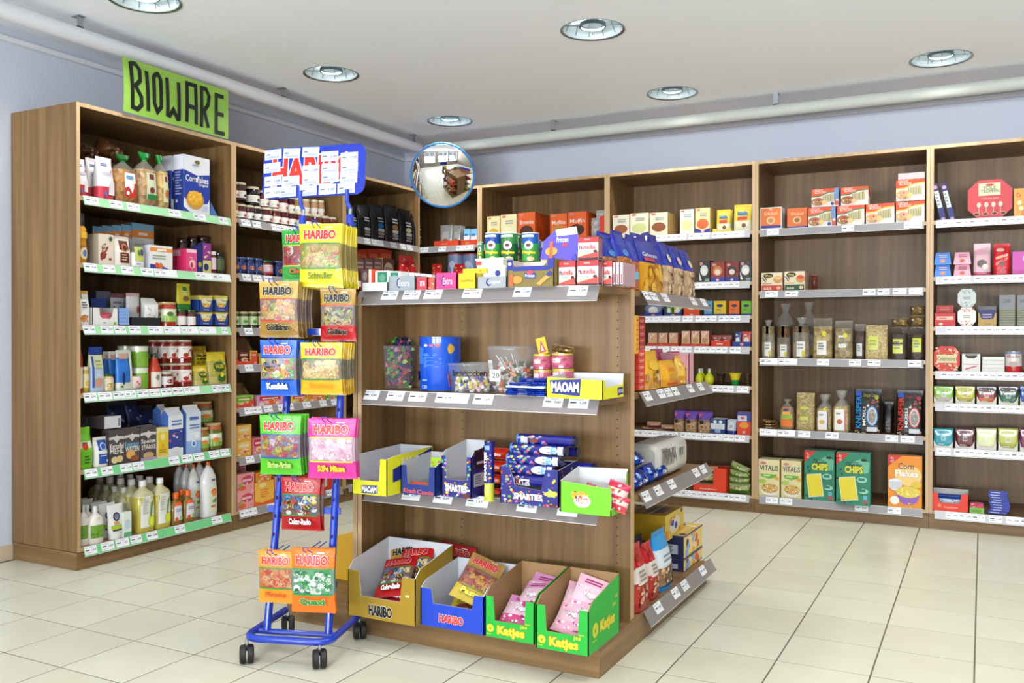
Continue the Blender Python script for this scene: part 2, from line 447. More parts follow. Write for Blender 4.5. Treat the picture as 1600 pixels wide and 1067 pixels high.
# ---------------------------------------------------------------- where things stand
FR = {'A': (0, -3.757, 1), 'B': (1, 5.686, 0), 'I': (1, 2.72, 0), 'R': (0, -1.095, 1)}   # axis, front plane, faces +x?
def ray(px, py): return _F*FPX+_R*(px-800)+_U*(533.5-py)
def hit(ax, val, px, py):
    d = ray(px, py); t = (val-CAM[ax])/d[ax]; return CAM+d*t
def plane_of(fr, back):
    ax, v, fx = FR[fr]; return ax, (v-back if fx else v+back)
def along(fr, px, back=0, py=530): 
    ax, v = plane_of(fr, back); return hit(ax, v, px, py)[1-ax]
def zat(fr, px, py, back=0):
    ax, v = plane_of(fr, back); return hit(ax, v, px, py)[2]
SHELF = {}      # id -> (frame, z, phrase)
RECS = []       # every shelf thing, for its label
def asparts(t): return t if isinstance(t, list) else [('', t)]
def put(sid, px0, px1, yt, mk, name, cat, desc, back=.012, n=1, s=1, yb=None, rz=0, gap=.003, keep=None, dx=0, rot=None, d=None):
    """stand a thing (n deep, s high) on shelf sid between two sight lines"""
    fr, z, ph = SHELF[sid]; ax, v, fx = FR[fr]
    a0, a1 = along(fr, px0, back), along(fr, px1, back); w = abs(a1-a0)*.985; c = (a0+a1)/2
    pm = (px0+px1)/2; z0 = z if yb is None else max(z, zat(fr, pm, yb, back)); h = (zat(fr, pm, yt, back)-z0)/s
    parts = asparts(mk(w, h)); dep = 0
    for _, b in parts:
        for p in b.v: dep = max(dep, p[1])
    dep = d or dep
    mes = [(nm, b.mesh(name if nm == '' else nm)) for nm, b in parts]
    for k in range(n):
        for q in range(s):
            bk = back+k*(dep+gap); zz = z0+q*(h+.0006)
            loc = (v-bk, c+dx, zz) if fx else (c+dx, v+bk, zz)
            R = (0, 0, (math.pi/2 if fx else 0)+math.radians(rz))
            if rot: R = (math.radians(rot[0]), math.radians(rot[1]), R[2]+math.radians(rot[2]))
            if len(mes) == 1 and mes[0][0] == '': o = obj(name, mes[0][1], None, loc, R)
            else:
                o = obj(name, None, None, loc, R); o.empty_display_size = .02
                for nm, me in mes: obj(nm, me, o)
            o['category'] = cat
            RECS.append([o, desc, ph, c, k, q, sid])
    return w, h
def one(me_or_parts, name, cat, desc, ph, loc, rot, key=(0, 0, 0)):
    parts = asparts(me_or_parts)
    if len(parts) == 1 and parts[0][0] == '': o = obj(name, parts[0][1] if isinstance(parts[0][1], bpy.types.Mesh) else parts[0][1].mesh(name), None, loc, rot)
    else:
        o = obj(name, None, None, loc, rot)
        for nm, b in parts: obj(nm, b if isinstance(b, bpy.types.Mesh) else b.mesh(nm), o)
    o['category'] = cat; RECS.append([o, desc, ph, key[0], key[1], key[2], ph]); return o
ORD = ['first', 'second', 'third', 'fourth', 'fifth', 'sixth', 'seventh', 'eighth', 'ninth', 'tenth', 'eleventh', 'twelfth', 'thirteenth', 'fourteenth', 'fifteenth', 'sixteenth', 'seventeenth', 'eighteenth', 'nineteenth', 'twentieth']
def finish_labels():
    g = {}
    for r in RECS: g.setdefault((r[1], r[2]), []).append(r)
    def rank(vals, tol):
        """sorted cluster index of each value"""
        out = {}; k = -1; last = None
        for v in sorted(set(vals)):
            if last is None or v-last > tol: k += 1; last = v
            out[v] = k
        return out, k+1
    LAY = ['lowest', 'second up', 'third up', 'fourth up', 'fifth up', 'sixth up', 'seventh up', 'eighth up', 'ninth up', 'tenth up', 'eleventh up']
    for (desc, ph), rs in g.items():
        if len(rs) == 1: rs[0][0]['label'] = f'{desc} {ph}'; continue
        ci, nc = rank([r[3] for r in rs], .016)
        for c in range(nc):
            col = [r for r in rs if ci[r[3]] == c]
            def dep(r):
                L = r[0].location; sid = r[6]
                if sid in SHELF:
                    ax, v, fx = FR[SHELF[sid][0]]; return round((v-L.x) if fx else (L.y-v), 4)
                return r[4]
            ki, nk = rank([dep(r) for r in col], .012)
            for r in col:
                L = desc
                if nc > 1: L += f', {ORD[c]} from left'
                lay = [x for x in col if ki[dep(x)] == ki[dep(r)]]
                if nk > 1: i = ki[dep(r)]; L += ', frontmost' if i == 0 else f', {ORD[i]} row back'
                if len(lay) > 1:
                    zi, nz = rank([round(x[0].location.z, 4) for x in lay], .003)
                    if nz > 1: L += ', '+LAY[zi[round(r[0].location.z, 4)]]
                L += ', '+ph
                if len(L.split()) > 16: L = L.replace(' from left', ' column').replace(' row back', ' row').replace(' frontmost', ' front').replace(', on ', ', ')
                r[0]['label'] = L
                r[0]['group'] = f'{desc} {ph}'
# ---------------------------------------------------------------- the room
def struct(name, b, parent=None):
    o = obj(name, b.mesh(name), parent)
    if not parent: o['kind'] = 'structure'
    return o
def sbox(name, x0, y0, z0, x1, y1, z1, mat, parent=None):
    b = B(); b.box(x0, y0, z0, x1, y1, z1, 'ffffff', mat); return struct(name, b, parent)
floor = sbox('floor', WL-.1, WF-.1, -.06, WR+.1, WB+.1, -.0009, 'grout')
TX, TY, X0, Y0 = .2998, .2955, -.3205, 3.4235
tb = B(); g_ = .0026; cx_, cy_ = TX/2-g_, TY/2-g_; ch = .0007
tb.face([(-cx_+ch, -cy_+ch, 0), (cx_-ch, -cy_+ch, 0), (cx_-ch, cy_-ch, 0), (-cx_+ch, cy_-ch, 0)], 'ffffff', 'tile')
ring = [[(-cx_, -cy_, -.006), (cx_, -cy_, -.006), (cx_, cy_, -.006), (-cx_, cy_, -.006)], [(-cx_, -cy_, -ch), (cx_, -cy_, -ch), (cx_, cy_, -ch), (-cx_, cy_, -ch)],
        [(-cx_+ch, -cy_+ch, 0), (cx_-ch, -cy_+ch, 0), (cx_-ch, cy_-ch, 0), (-cx_+ch, cy_-ch, 0)]]
tb.grid(ring, ['ffffff']*2, ['tile']*2)
tmesh = tb.mesh('tile'); rest = B(); cells = []
for i in range(-14, 14):
    for j in range(-25, 11):
        x, y = X0+(i+.5)*TX, Y0+(j+.5)*TY
        if not (WL-.05 < x < WR+.05 and WF-.05 < y < WB+.05): continue
        d = Vector((x, y, 0))-CAM; zc = d.dot(_F)
        u = 800+FPX*d.dot(_R)/zc if zc > .3 else -9e9; vv = 533.5-FPX*d.dot(_U)/zc if zc > .3 else 9e9
        see = -90 < u < 1690 and 500 < vv < 1150 and not (x < -3.9 and y > 2.9) and not y > 5.85
        cells.append((0 if see else 1, zc, x, y))
cells.sort(); 
for n, (s, zc, x, y) in enumerate(cells):
    if s == 0 and n < 300: obj('tile', tmesh, floor, (x, y, 0))
    else: rest.T = Matrix.Translation((x, y, 0)); rest.grid(ring, ['ffffff']*2, ['tile']*2); rest.face([tuple(p) for p in ring[2]], 'ffffff', 'tile')
rest.T = None
o = obj('tiles', rest.mesh('tiles'), floor); o['kind'] = 'stuff'
def holed_slab(x0, y0, x1, y1, z0, z1, holes, r, mat):
    """ceiling slab with round openings for the lamps: a grid of square cells"""
    b = B(); xs = sorted({x0, x1} | {h[0]+s*.26 for h in holes for s in (-1, 1)}); ys = sorted({y0, y1} | {h[1]+s*.26 for h in holes for s in (-1, 1)})
    xs2 = []; [xs2.append(x) for x in xs if not xs2 or x-xs2[-1] > .06]; ys2 = []; [ys2.append(y) for y in ys if not ys2 or y-ys2[-1] > .06]
    b.face([(x0, y0, z1), (x1, y0, z1), (x1, y1, z1), (x0, y1, z1)], 'ffffff', mat)
    for i in range(len(xs2)-1):
        for j in range(len(ys2)-1):
            a, c, e, f = xs2[i], xs2[i+1], ys2[j], ys2[j+1]
            hh = [h for h in holes if a < h[0] < c and e < h[1] < f]
            if not hh: b.face([(a, f, z0), (c, f, z0), (c, e, z0), (a, e, z0)], 'ffffff', mat); continue
            hx, hy = hh[0]; n = 32; C = [(hx+r*math.cos(k*2*math.pi/n), hy+r*math.sin(k*2*math.pi/n)) for k in range(n)]
            def sq(k):
                dx, dy = math.cos(k*2*math.pi/n), math.sin(k*2*math.pi/n)
                t = min(((c-hx) if dx > 0 else (a-hx))/dx if abs(dx) > 1e-9 else 9, ((f-hy) if dy > 0 else (e-hy))/dy if abs(dy) > 1e-9 else 9)
                return (hx+dx*t, hy+dy*t)
            Q = [sq(k) for k in range(n)]
            for k in range(n):
                m = (k+1) % n; pts = [(*C[k], z0), (*C[m], z0), (*Q[m], z0)]
                # square corner between the two spokes
                for cc in ((a, e), (a, f), (c, e), (c, f)):
                    an = math.atan2(cc[1]-hy, cc[0]-hx) % (2*math.pi)
                    if k*2*math.pi/n+1e-6 < an < (k+1)*2*math.pi/n-1e-6: pts.append((*cc, z0))
                pts.append((*Q[k], z0)); b.face(pts, 'ffffff', mat)
                b.face([(*C[m], z0), (*C[k], z0), (*C[k], z0+.05), (*C[m], z0+.05)], 'ffffff', mat)
    return b
LR = .152
o = struct('ceiling', holed_slab(WL-.1, WF-.1, WR+.1, WB+.1, CEIL, CEIL+.35, LAMPS, LR, 'ceiling_plaster'))
sbox('wall_left', WL-.1, WF, 0, WL, WB+.1, CEIL, 'wall_paint')
sbox('wall_back', WL, WB, 0, WR+.1, WB+.1, CEIL, 'wall_paint')
sbox('wall_right', WR, WF, 0, WR+.1, WB, CEIL, 'low_bounce_paint')
# wall behind the camera with three shop windows
b = B(); xs = [WL-.1, -3.25, -1.35, -.75, 1.15, 1.35, 3.25, WR+.1]
for k in range(7):
    if k % 2: b.box(xs[k], WF-.1, 0, xs[k+1], WF, .7, 'ffffff', 'low_bounce_paint'); b.box(xs[k], WF-.1, 2.4, xs[k+1], WF, CEIL, 'ffffff', 'low_bounce_paint')
    else: b.box(xs[k], WF-.1, 0, xs[k+1], WF, CEIL, 'ffffff', 'low_bounce_paint')
struct('wall_front', b)
for k, (a, c) in enumerate(((-3.25, -1.35), (-.75, 1.15), (1.35, 3.25))):
    b = B()
    for (p, q, r_, s_) in ((a, a+.05, .7, 2.4), (c-.05, c, .7, 2.4), ((a+c)/2-.025, (a+c)/2+.025, .75, 2.35), (a+.05, c-.05, .7, .75), (a+.05, c-.05, 2.35, 2.4)): b.box(p, WF-.08, r_, q, WF-.02, s_, 'ffffff', 'white_trim')
    struct(f'window_{k+1}', b)
b = B(); b.box(WL, WF, 0, WL+.008, 2.79, .075, 'ffffff', 'skirting_tile'); struct('baseboard_left', b)
# cornice line under the ceiling on both walls
b = B(); b.box(WL, WF, 2.541, WL+.028, WB-.028, 2.566, 'ffffff', 'white_trim'); struct('trim_1', b)
b = B(); b.box(WL+.028, WB-.028, 2.541, WR, WB, 2.566, 'ffffff', 'white_trim'); struct('trim_2', b)
# white pipes hung below the ceiling
def pipe(name, p0, p1, label, bpos, ax, pc='white_trim'):
    root = obj(name, None, None, p0); root.empty_display_size = .05
    b = B(); q = [Vector((0, 0, 0)), Vector(p1)-Vector(p0)]; tube(b, q, .038, 'e4e4ea', pc, 20); obj('pipe_body', b.mesh('pipe_body'), root)
    for t in bpos:
        c = B(); y = t-(p0[1] if ax else p0[0])
        def bx(a0, b0, c0, a1, b1, c1):
            if ax: c.box(a0, y+b0, c0, a1, y+b1, c1, 'ffffff', 'zinc')
            else: c.box(y+b0, -a1, c0, y+b1, -a0, c1, 'ffffff', 'zinc')
        h = CEIL-p0[2]
        bx(-.035, -.017, h-.005, .02, .017, h); bx(.004, -.015, .036, .01, .015, h-.005); bx(-.025, -.015, .036, .01, .015, .042)
        obj('bracket', c.mesh('bracket'), root)
    tag(root, label, 'pipe')
pipe('ceiling_pipe', (-3.80, WF+.1, 2.527), (-3.80, 5.72, 2.527), 'white pipe running under the ceiling above the left wall shelves', (2.825-1.4, 2.825, 4.22, 5.64), 1)
pipe('ceiling_pipe', (-3.74, 5.735, 2.512), (WR-.05, 5.735, 2.512), 'white pipe running under the ceiling above the back wall shelves', (-2.68, -1.15, .4, 1.9), 0, 'shaded_trim')

# ---------------------------------------------------------------- downlights
def make_downlight():
    r = B(); rows = []
    for k, (rr, z) in enumerate([(LR-.004, 0.0), (LR+.008, -.004), (LR+.008, -.001), (LR-.002, .006)]):
        rows.append([(rr*math.cos(a*math.pi/16), rr*math.sin(a*math.pi/16), z) for a in range(32)])
    r.grid(rows, ['b8bcc0']*3, ['metal']*3)
    f = B(); rows = []
    for rr, z in [(LR-.004, 0.002), (LR*.93, .03), (LR*.83, .06), (.104, .088)]:
        rows.append([(rr*math.cos(a*math.pi/12), rr*math.sin(a*math.pi/12), z) for a in range(24)])
    f.grid(rows, ['dfe8ea']*3, ['gloss']*3)
    g = B()
    rows = [[(rr*math.cos(a*math.pi/12), rr*math.sin(a*math.pi/12), z) for a in range(24)] for rr, z in ((.060, .012), (.066, .012), (.066, .03), (.060, .03), (.060, .012))]
    g.grid(rows, ['8a949a']*4, ['metal']*4)
    for k in range(4):
        a = k*1.571+.4; tube(g, [(.064*math.cos(a), .064*math.sin(a), .02), ((LR-.012)*math.cos(a), (LR-.012)*math.sin(a), .022)], .002, '8a949a', 'metal', 5)
    for k in range(12):     # stamped facets of the bowl
        a = k*math.pi/6; tube(g, [((LR-.01)*math.cos(a), (LR-.01)*math.sin(a), .012), (.108*math.cos(a), .108*math.sin(a), .084)], .0016, '9aa4aa', 'metal', 5)
    l = B()
    for s in (-1, 1):
        tube(l, [(-.115, s*.03, .062), (.115, s*.03, .062)], .009, 'ffffff', 'lamp_glow', 8)
    return [('rim', r.mesh('rim')), ('reflector', f.mesh('reflector')), ('glare_ring', g.mesh('glare_ring')), ('bulb', l.mesh('bulb'))]
dl = make_downlight()
where = {(-3.361, 2.83): 'near the green sign', (-3.348, 4.125): 'between the green sign and the mirror', (-3.335, 5.412): 'right above the round mirror',
         (-1.716, 4.125): 'above the middle of the island', (-1.722, 5.43): 'before the baking shelves', (-.21, 5.43): 'above the aisle at far right'}
for i, (x, y) in enumerate(LAMPS):
    root = obj('downlight', None, None, (x, y, CEIL)); root.empty_display_size = .05
    for nm, me in dl: obj(nm, me, root)
    tag(root, 'round recessed ceiling downlight '+where[(x, y)] if (x, y) in where else 'round recessed ceiling downlight out of view towards the shop front', 'ceiling light', 'ceiling downlights')

# ---------------------------------------------------------------- shelving
PT = .019
tagm = {}
TAGTXT = ['1,09', '0,80', '0,89', '1,69', '0,79', '2,49', '1,19', '0,60', '1,29', '0,99']
def tagmesh(w, k, h=.038):
    key = (round(w, 3), k, h)
    if key in tagm: return tagm[key]
    b = B(); b.box(-w/2, -.0006, -h, w/2, 0, 0, 'f4f5f8', 'paper')
    S = flat((-w/2, -.0006, -h), (w, 0, 0), (0, 0, h)); t = TAGTXT[k % 10]; u = min(1, .07/w)
    ops = [('r', .06*u, .8, .75*u, .86, 'a8acb8'), ('r', .08*u, .46, .4*u, .6, '55585f'), ('t', t, .58*u, .34, .92*u, .64, '6a6d78')]
    if k % 3 == 0: ops.append(('r', .08*u, .2, .55*u, .25, 'b8bcc6'))
    prt(b, S, ops, 'paper', .0003)
    tagm[key] = b.mesh('price_tag'); return tagm[key]
smesh = {}
def strip(parent, x0, x1, col='b9b4b4', mat='acrylic', h=.042, tilt=.014, tags=(), y=0, zt=0, tw=None, seed=0):
    """angled price rail clipped to the shelf front, with its tags"""
    w = x1-x0; key = (round(w, 3), col, mat, h)
    if key not in smesh:
        b = B(); b.face([(0, -.001, 0), (w, -.001, 0), (w, -.001-tilt, -h), (0, -.001-tilt, -h)][::-1], col, mat)
        b.face([(0, 0, 0), (w, 0, 0), (w, -tilt, -h), (0, -tilt, -h)], col, mat)
        b.box(0, -.001-tilt-.002, -h-.002, w, -tilt+.001, -h, 'e8e6e6', 'gloss'); b.box(0, -.002, -.001, w, .0, .0015, 'd8d6d6', 'gloss')
        smesh[key] = b.mesh('price_rail')
    o = obj('price_rail', smesh[key], parent, (x0, y, zt))
    a = math.atan2(tilt, h); rnd = random.Random(seed)
    for c, wd in tags:
        k = rnd.randrange(10)
        obj('price_tag', tagmesh(wd, k), parent, (c, y-.0022, zt-.0012), (-a, 0, 0))
def unit(fr, a0, a1, levels, label, tagpx=None, green=False, depth=.487, H=2.2, rail='b4b2b4', seed=1, dense=False):
    ax, v, fx = FR[fr]; rz = math.pi/2 if fx else 0
    loc = (v, a0, 0) if fx else (a0, v, 0)
    root = obj('shelf_unit', None, None, loc, (0, 0, rz)); root.empty_display_size = .1
    W = a1-a0; D = depth
    def part(nm, x0, y0, z0, x1, y1, z1, mat, par=root, edge=True):
        b = B(); x0, x1, y0, y1 = x0, x1, y0, y1
        b.box(x0, y0, z0, x1, y1, z1, 'ffffff', mat)
        if edge: b.m[0] = 'edge_v'          # the front edge banding
        if mat == 'wood_x': b.m[1] = b.m[3] = 'wood_y'
        o = obj(nm, b.mesh(nm), par); return o
    PL = .086
    part('side_panel', 0.0005, 0, PL, PT, D, H, 'wood_v'); part('side_panel', W-PT, 0, PL, W-.0005, D, H, 'wood_v')
    part('top_board', PT, 0, H-PT, W-PT, D, H, 'wood_x')
    part('back_panel', PT, D-.008, PL, W-PT, D, H-PT, 'wood_v', edge=False)
    part('plinth', .001, .004, 0, W-.001, D, PL-.003, 'wood_x', edge=False)
    rnd = random.Random(seed)
    for i, z in enumerate(levels):
        last = i == len(levels)-1
        t = .022 if not last else z-PL
        o = part('shelf_board' if not last else 'bottom_board', PT+.001, .002 if not last else .0, z-t, W-PT-.001, D-.009, z, 'wood_x')
        o.name = 'shelf_board' if not last else 'bottom_board'
        tags = []
        if tagpx and i < len(tagpx) and tagpx[i] is not None:
            for p, q in tagpx[i]:
                c0, c1 = along(fr, p)-a0, along(fr, q)-a0; wd = c1-c0
                tags.append(((c0+c1)/2, wd))
        else:
            x = .04+rnd.random()*.05
            while x < W-.09:
                wd = rnd.choice([.065, .065, .07]); tags.append((x+wd/2, wd)); x += wd+rnd.choice([.002, .002, .004, .02] if dense else [.003, .02, .05, .09])
        col = rail
        if green: col = 'a9e2ae' if i < 4 else '7fd08f'  # lower rails take a darker green, their dimmer light put into the colour
        strip(o, PT+.012, W-PT-.012, col, 'paper' if green else 'acrylic', tags=tags, zt=z+.001, seed=seed*10+i)
    # peg holes for the shelf pins, drilled in both side panels
    b = B()
    for xx, sg in ((PT+.0004, 1), (W-PT-.0004, -1)):
        for yy in (.05, D-.06):
            z = .2
            while z < H-.15:
                P = [(xx, yy+.0028*math.cos(k*math.pi/3), z+.0028*math.sin(k*math.pi/3)) for k in range(6)]
                b.face(P if sg > 0 else P[::-1], 'ffffff', 'hole_dark'); z += .032
    o = obj('peg_holes', b.mesh('peg_holes'), root); o['kind'] = 'stuff'
    tag(root, label, 'shelf unit', 'tall oak shelf units along the walls')
    return root
LA1 = [1.764, 1.447, 1.152, .832, .470, .104]
LA2 = [1.771, 1.458, 1.148, .937, .690, .408, .104]
LA3 = [1.774, 1.475, 1.15, .85, .55, .104]
LB0 = [1.770, 1.447, 1.15, .85, .5, .104]
LB1 = [1.765, 1.45, 1.235, 1.037, .79, .48, .104]
LB2 = [1.768, 1.450, 1.235, 1.037, .790, .480, .104]
LB3 = [1.768, 1.385, .967, .527, .106]
LB4 = [1.768, 1.446, 1.160, .905, .723, .468, .106]
unit('A', 2.776, 3.771, LA1, 'tall oak shelf unit under the green sign', green=True, seed=1, tagpx=[
  [(131,153),(170,190),(197,217),(262,281),(301,320),(341,354)], [(130,150),(159,178),(188,207),(219,238),(240,275),(304,330),(331,358)],
  [(128,147),(156,175),(177,195),(200,218),(230,253),(255,280),(282,308),(310,336),(345,354)], [(129,149),(152,173),(175,193),(194,210),(213,230),(232,248),(250,266),(268,284),(286,310),(330,343),(344,356)],
  [(131,150),(156,174),(186,204),(206,223),(262,278),(282,299),(301,317),(325,341),(343,356)], [(130,149),(156,176),(179,199),(202,219),(227,244),(271,287),(329,345)]])
unit('A', 3.771, 4.766, LA2, 'tall oak shelf unit of jams and teas behind the blue rack', rail='aaa4a6', seed=3)
unit('A', 4.766, 5.666, LA3, 'oak shelf unit with black coffee bags, left wall by the corner', seed=4)
unit('B', -4.243, -3.250, LB0, 'oak shelf unit in the corner below the round mirror', seed=5)
unit('B', -3.250, -2.257, LB1, 'oak shelf unit with orange muffin mixes, next to the corner', seed=6)
unit('B', -2.257, -1.264, LB2, 'oak shelf unit with baking mixes directly behind the island', rail='cfcfd2', seed=7, dense=True)
unit('B', -1.264, -.272, LB3, 'oak shelf unit with crispbread, muesli and cereal boxes', seed=8, tagpx=[
  [(1198,1217),(1315,1334),(1412,1440)], [(1196,1216),(1227,1247),(1348,1368),(1371,1390),(1395,1416),(1420,1441)],
  [(1188,1216),(1217,1246),(1277,1296),(1327,1346),(1356,1376),(1419,1440)], [(1188,1215),(1216,1243),(1248,1267),(1291,1311),(1384,1404),(1408,1430)],
  [(1198,1217),(1220,1239),(1337,1358),(1388,1409)]])
unit('B', -.272, .72, LB4, 'oak shelf unit with boxed chocolates at the right edge', rail='dcdce0', seed=9, dense=True)

# ---------------------------------------------------------------- the island
IX0, IX1, IY0, IYP, IY1 = -2.40, -1.092, 2.69, 3.0, 3.956
isl = obj('island_shelf_unit', None, None, (-1.75, 3.3, 0)); isl.empty_display_size = .1
IO = Vector((-1.75, 3.3, 0))
def ip(nm, x0, y0, z0, x1, y1, z1, mat, par=None, fe=False, re=False):
    b = B(); b.box(x0-IO.x, y0-IO.y, z0, x1-IO.x, y1-IO.y, z1, 'ffffff', mat)
    if mat == 'wood_x': b.m[1] = b.m[3] = 'wood_y'
    if fe: b.m[0] = 'edge_v'
    if re: b.m[1] = 'edge_v'
    return obj(nm, b.mesh(nm), par or isl)
ip('plinth', IX0, IY0, 0, IX1, IY1, .084, 'wood_x')
base = ip('bottom_board', IX0, IY0, .084, IX1, IY1, .10, 'wood_x')
ZT = 1.272
ip('side_panel', -2.078, 2.715, .10, -2.059, IYP, ZT-.022, 'wood_v', fe=True)
ip('side_panel', -2.100, 2.715, .10, -2.080, IY1, ZT-.022, 'wood_v', fe=True)
ip('back_panel', -2.059, IYP, .10, -1.10, IYP+.019, ZT+.0, 'wood_v', re=True)
ip('side_panel', -2.059, IYP+.0195, .10, -1.10, IYP+.0385, ZT+.0, 'wood_v', re=True)
ip('core_panel', -1.60, IYP+.039, .10, -1.582, IY1-.02, ZT-.023, 'wood_v')
ip('end_panel', -2.079, IY1-.019, .10, -1.582, IY1, ZT-.023, 'wood_v')
top = ip('top_board', -2.15, 2.745, ZT-.022, -1.112, IYP-.0005, ZT, 'wood_x')
top2 = ip('top_board', -2.15, IYP+.039, ZT-.022, -1.112, IY1, ZT, 'wood_x')
s2 = ip('shelf_board', -2.058, 2.75, .877, -1.112, IYP-.0005, .90, 'wood_x')
s3 = ip('shelf_board', -2.058, 2.75, .517, -1.112, IYP-.0005, .54, 'wood_x')
r2 = ip('shelf_board', -1.581, IYP+.039, .878, -1.112, IY1, .90, 'wood_x')
r3 = ip('shelf_board', -1.581, IYP+.039, .507, -1.112, IY1, .53, 'wood_x')
def istrip(par, z, px0, px1, tags, seed):
    ys = 2.745; a0, a1 = hit(1, ys, px0, 530)[0], hit(1, ys, px1, 530)[0]
    tl = [((hit(1, ys, p, 530)[0]+hit(1, ys, q, 530)[0])/2-IO.x, abs(hit(1, ys, q, 530)[0]-hit(1, ys, p, 530)[0])) for p, q in tags]
    strip(par, a0-IO.x, a1-IO.x, 'a19a98', 'acrylic', h=.05, tilt=.03, tags=tl, y=ys-IO.y, zt=z+.001, seed=seed)
istrip(top, ZT, 562, 938, [(600,624),(633,659),(666,693),(726,755),(805,832),(890,920)], 31)
istrip(s2, .90, 569, 938, [(570,595),(608,634),(642,669),(684,735),(743,773),(852,882),(891,922)], 32)
istrip(s3, .54, 575, 938, [(632,660),(681,710),(732,766),(811,842),(874,906)], 33)
istrip(base, .085, 700, 925, [(836,864),(885,914)], 34)
obj('price_tag', tagmesh(.05, 0), top, (hit(1, 2.74, 548, 530)[0]-IO.x, 2.742-IO.y, ZT-.004), (-.5, 0, 0))
def rstrip(par, z, px0, px1, tags, seed, xs=-1.112):
    """rail on the side that faces +x"""
    Y = lambda p: hit(0, xs, p, 530)[1]
    a0, a1 = Y(px0), Y(px1); w = a1-a0; h, tl = .05, .03
    b = B(); b.face([(0, 0, 0), (0, w, 0), (tl, w, -h), (tl, 0, -h)][::-1], 'a19a98', 'acrylic'); b.face([(.001, 0, 0), (.001, w, 0), (tl+.001, w, -h), (tl+.001, 0, -h)], 'a19a98', 'acrylic')
    b.box(tl-.001, 0, -h-.002, tl+.002, w, -h, 'e8e6e6', 'gloss')
    obj('price_rail', b.mesh('price_rail'), par, (xs-IO.x, a0-IO.y, z+.001))
    for i, (p, q) in enumerate(tags):
        c = (Y(p)+Y(q))/2; wd = min(.075, abs(Y(q)-Y(p)))
        o = obj('price_tag', tagmesh(wd, i+seed), par, (xs+.0025-IO.x, c-IO.y, z), (-math.atan2(tl, h), 0, math.pi/2))
rstrip(top2, ZT, 1000, 1102, [(1001,1010),(1012,1022),(1029,1041),(1074,1084),(1091,1100)], 1)
rstrip(r2, .90, 998, 1104, [(1001,1013),(1023,1034),(1035,1045),(1046,1056),(1069,1080),(1085,1096)], 4)
rstrip(r3, .53, 998, 1104, [(1000,1011),(1019,1030),(1040,1051),(1079,1089),(1090,1100)], 5)
rstrip(base, .10, 1006, 1110, [(1018,1031),(1046,1058),(1061,1072),(1090,1099)], 7, -1.0915)
b = B()
for px in (722, 965):
    xx = hit(1, IYP, px, 600)[0]-IO.x; z = .17
    while z < 1.24:
        b.face([(xx+.0028*math.cos(k*math.pi/3), IYP-IO.y-.0004, z+.0028*math.sin(k*math.pi/3)) for k in range(6)], 'ffffff', 'hole_dark'); z += .032
o = obj('peg_holes', b.mesh('peg_holes'), isl); o['kind'] = 'stuff'
tag(isl, 'low oak island shelf unit in the middle of the tiled floor', 'shelf unit')

# ---------------------------------------------------------------- sign, mirror
b = B(); sw, shh = .705, .27
n = 16; rows = [[], []]
def sg(u, v, e):
    y = -.012*math.sin(v*math.pi*.9)*(1-u)-.014*(1-v)*(1-u)**3-e
    return Vector((u*sw, y, v*shh))
for i in range(n):
    for j in range(6):
        q = [sg(i/n, j/6, 0), sg((i+1)/n, j/6, 0), sg((i+1)/n, (j+1)/6, 0), sg(i/n, (j+1)/6, 0)]
        b.face(q, 'a6d25e', 'paper'); b.face([p+Vector((0, .0012, 0)) for p in reversed(q)], 'a6d25e', 'paper')
sign = obj('hanging_sign', b.mesh('hanging_sign'), None, (-3.752, 3.020, 2.207), (0, 0, math.pi/2))
K = '17201c'
def stroke(b, pts, w):
    # marker strokes drawn as quads with mitred joints
    P = []
    for p, q in zip(pts, pts[1:]):
        k = max(1, round(math.hypot((q[0]-p[0])*2.6, q[1]-p[1])/.09))
        P += [Vector((p[0]+(q[0]-p[0])*j/k, p[1]+(q[1]-p[1])*j/k)) for j in range(k)]
    P.append(Vector((pts[-1][0], pts[-1][1])))
    asp = sw/shh
    L, Rr = [], []
    for i, p in enumerate(P):
        a = P[max(i-1, 0)]; c = P[min(i+1, len(P)-1)]
        d1 = Vector(((p-a).x*asp, (p-a).y)) if i else Vector(((c-p).x*asp, (c-p).y)); d2 = Vector(((c-p).x*asp, (c-p).y)) if i < len(P)-1 else d1
        d1.normalize(); d2.normalize(); n1 = Vector((-d1.y, d1.x)); n2 = Vector((-d2.y, d2.x)); m = (n1+n2); m.normalize(); k = w/max(.45, m.dot(n1))
        L.append((p.x+m.x*k/asp, p.y+m.y*k)); Rr.append((p.x-m.x*k/asp, p.y-m.y*k))
    for i in range(len(P)-1):
        b.face([sg(*Rr[i], .002), sg(*Rr[i+1], .002), sg(*L[i+1], .002), sg(*L[i], .002)], K, 'paper')
letters = {'B': [[(.065, .94), (.075, .12), (.12, .10), (.155, .2), (.15, .34), (.098, .52), (.14, .64), (.14, .84), (.105, .93), (.065, .92)]],
 'I': [[(.20, .86), (.215, .12)]], 'O': [[(.283, .86), (.262, .78), (.268, .3), (.298, .16), (.33, .26), (.326, .78), (.305, .87), (.28, .86)]],
 'W': [[(.385, .86), (.392, .16), (.412, .15), (.445, .28), (.485, .13), (.50, .14), (.494, .84)]],
 'A': [[(.575, .12), (.575, .88), (.66, .88), (.668, .12)], [(.575, .44), (.665, .44)]],
 'R': [[(.72, .1), (.72, .88), (.765, .88), (.795, .76), (.785, .58), (.745, .44), (.79, .12)]],
 'E': [[(.95, .83), (.87, .83), (.87, .08), (.96, .08)], [(.87, .46), (.95, .46)]]}
for ch_, st in letters.items():
    bb = B()
    for s_ in st: stroke(bb, s_, .043)
    o = obj('letter', bb.mesh('letter'), sign); o['label'] = f'black hand-drawn letter {ch_}'
tag(sign, 'lime green paper sign reading BIOWARE hanging from the ceiling pipe', 'sign')

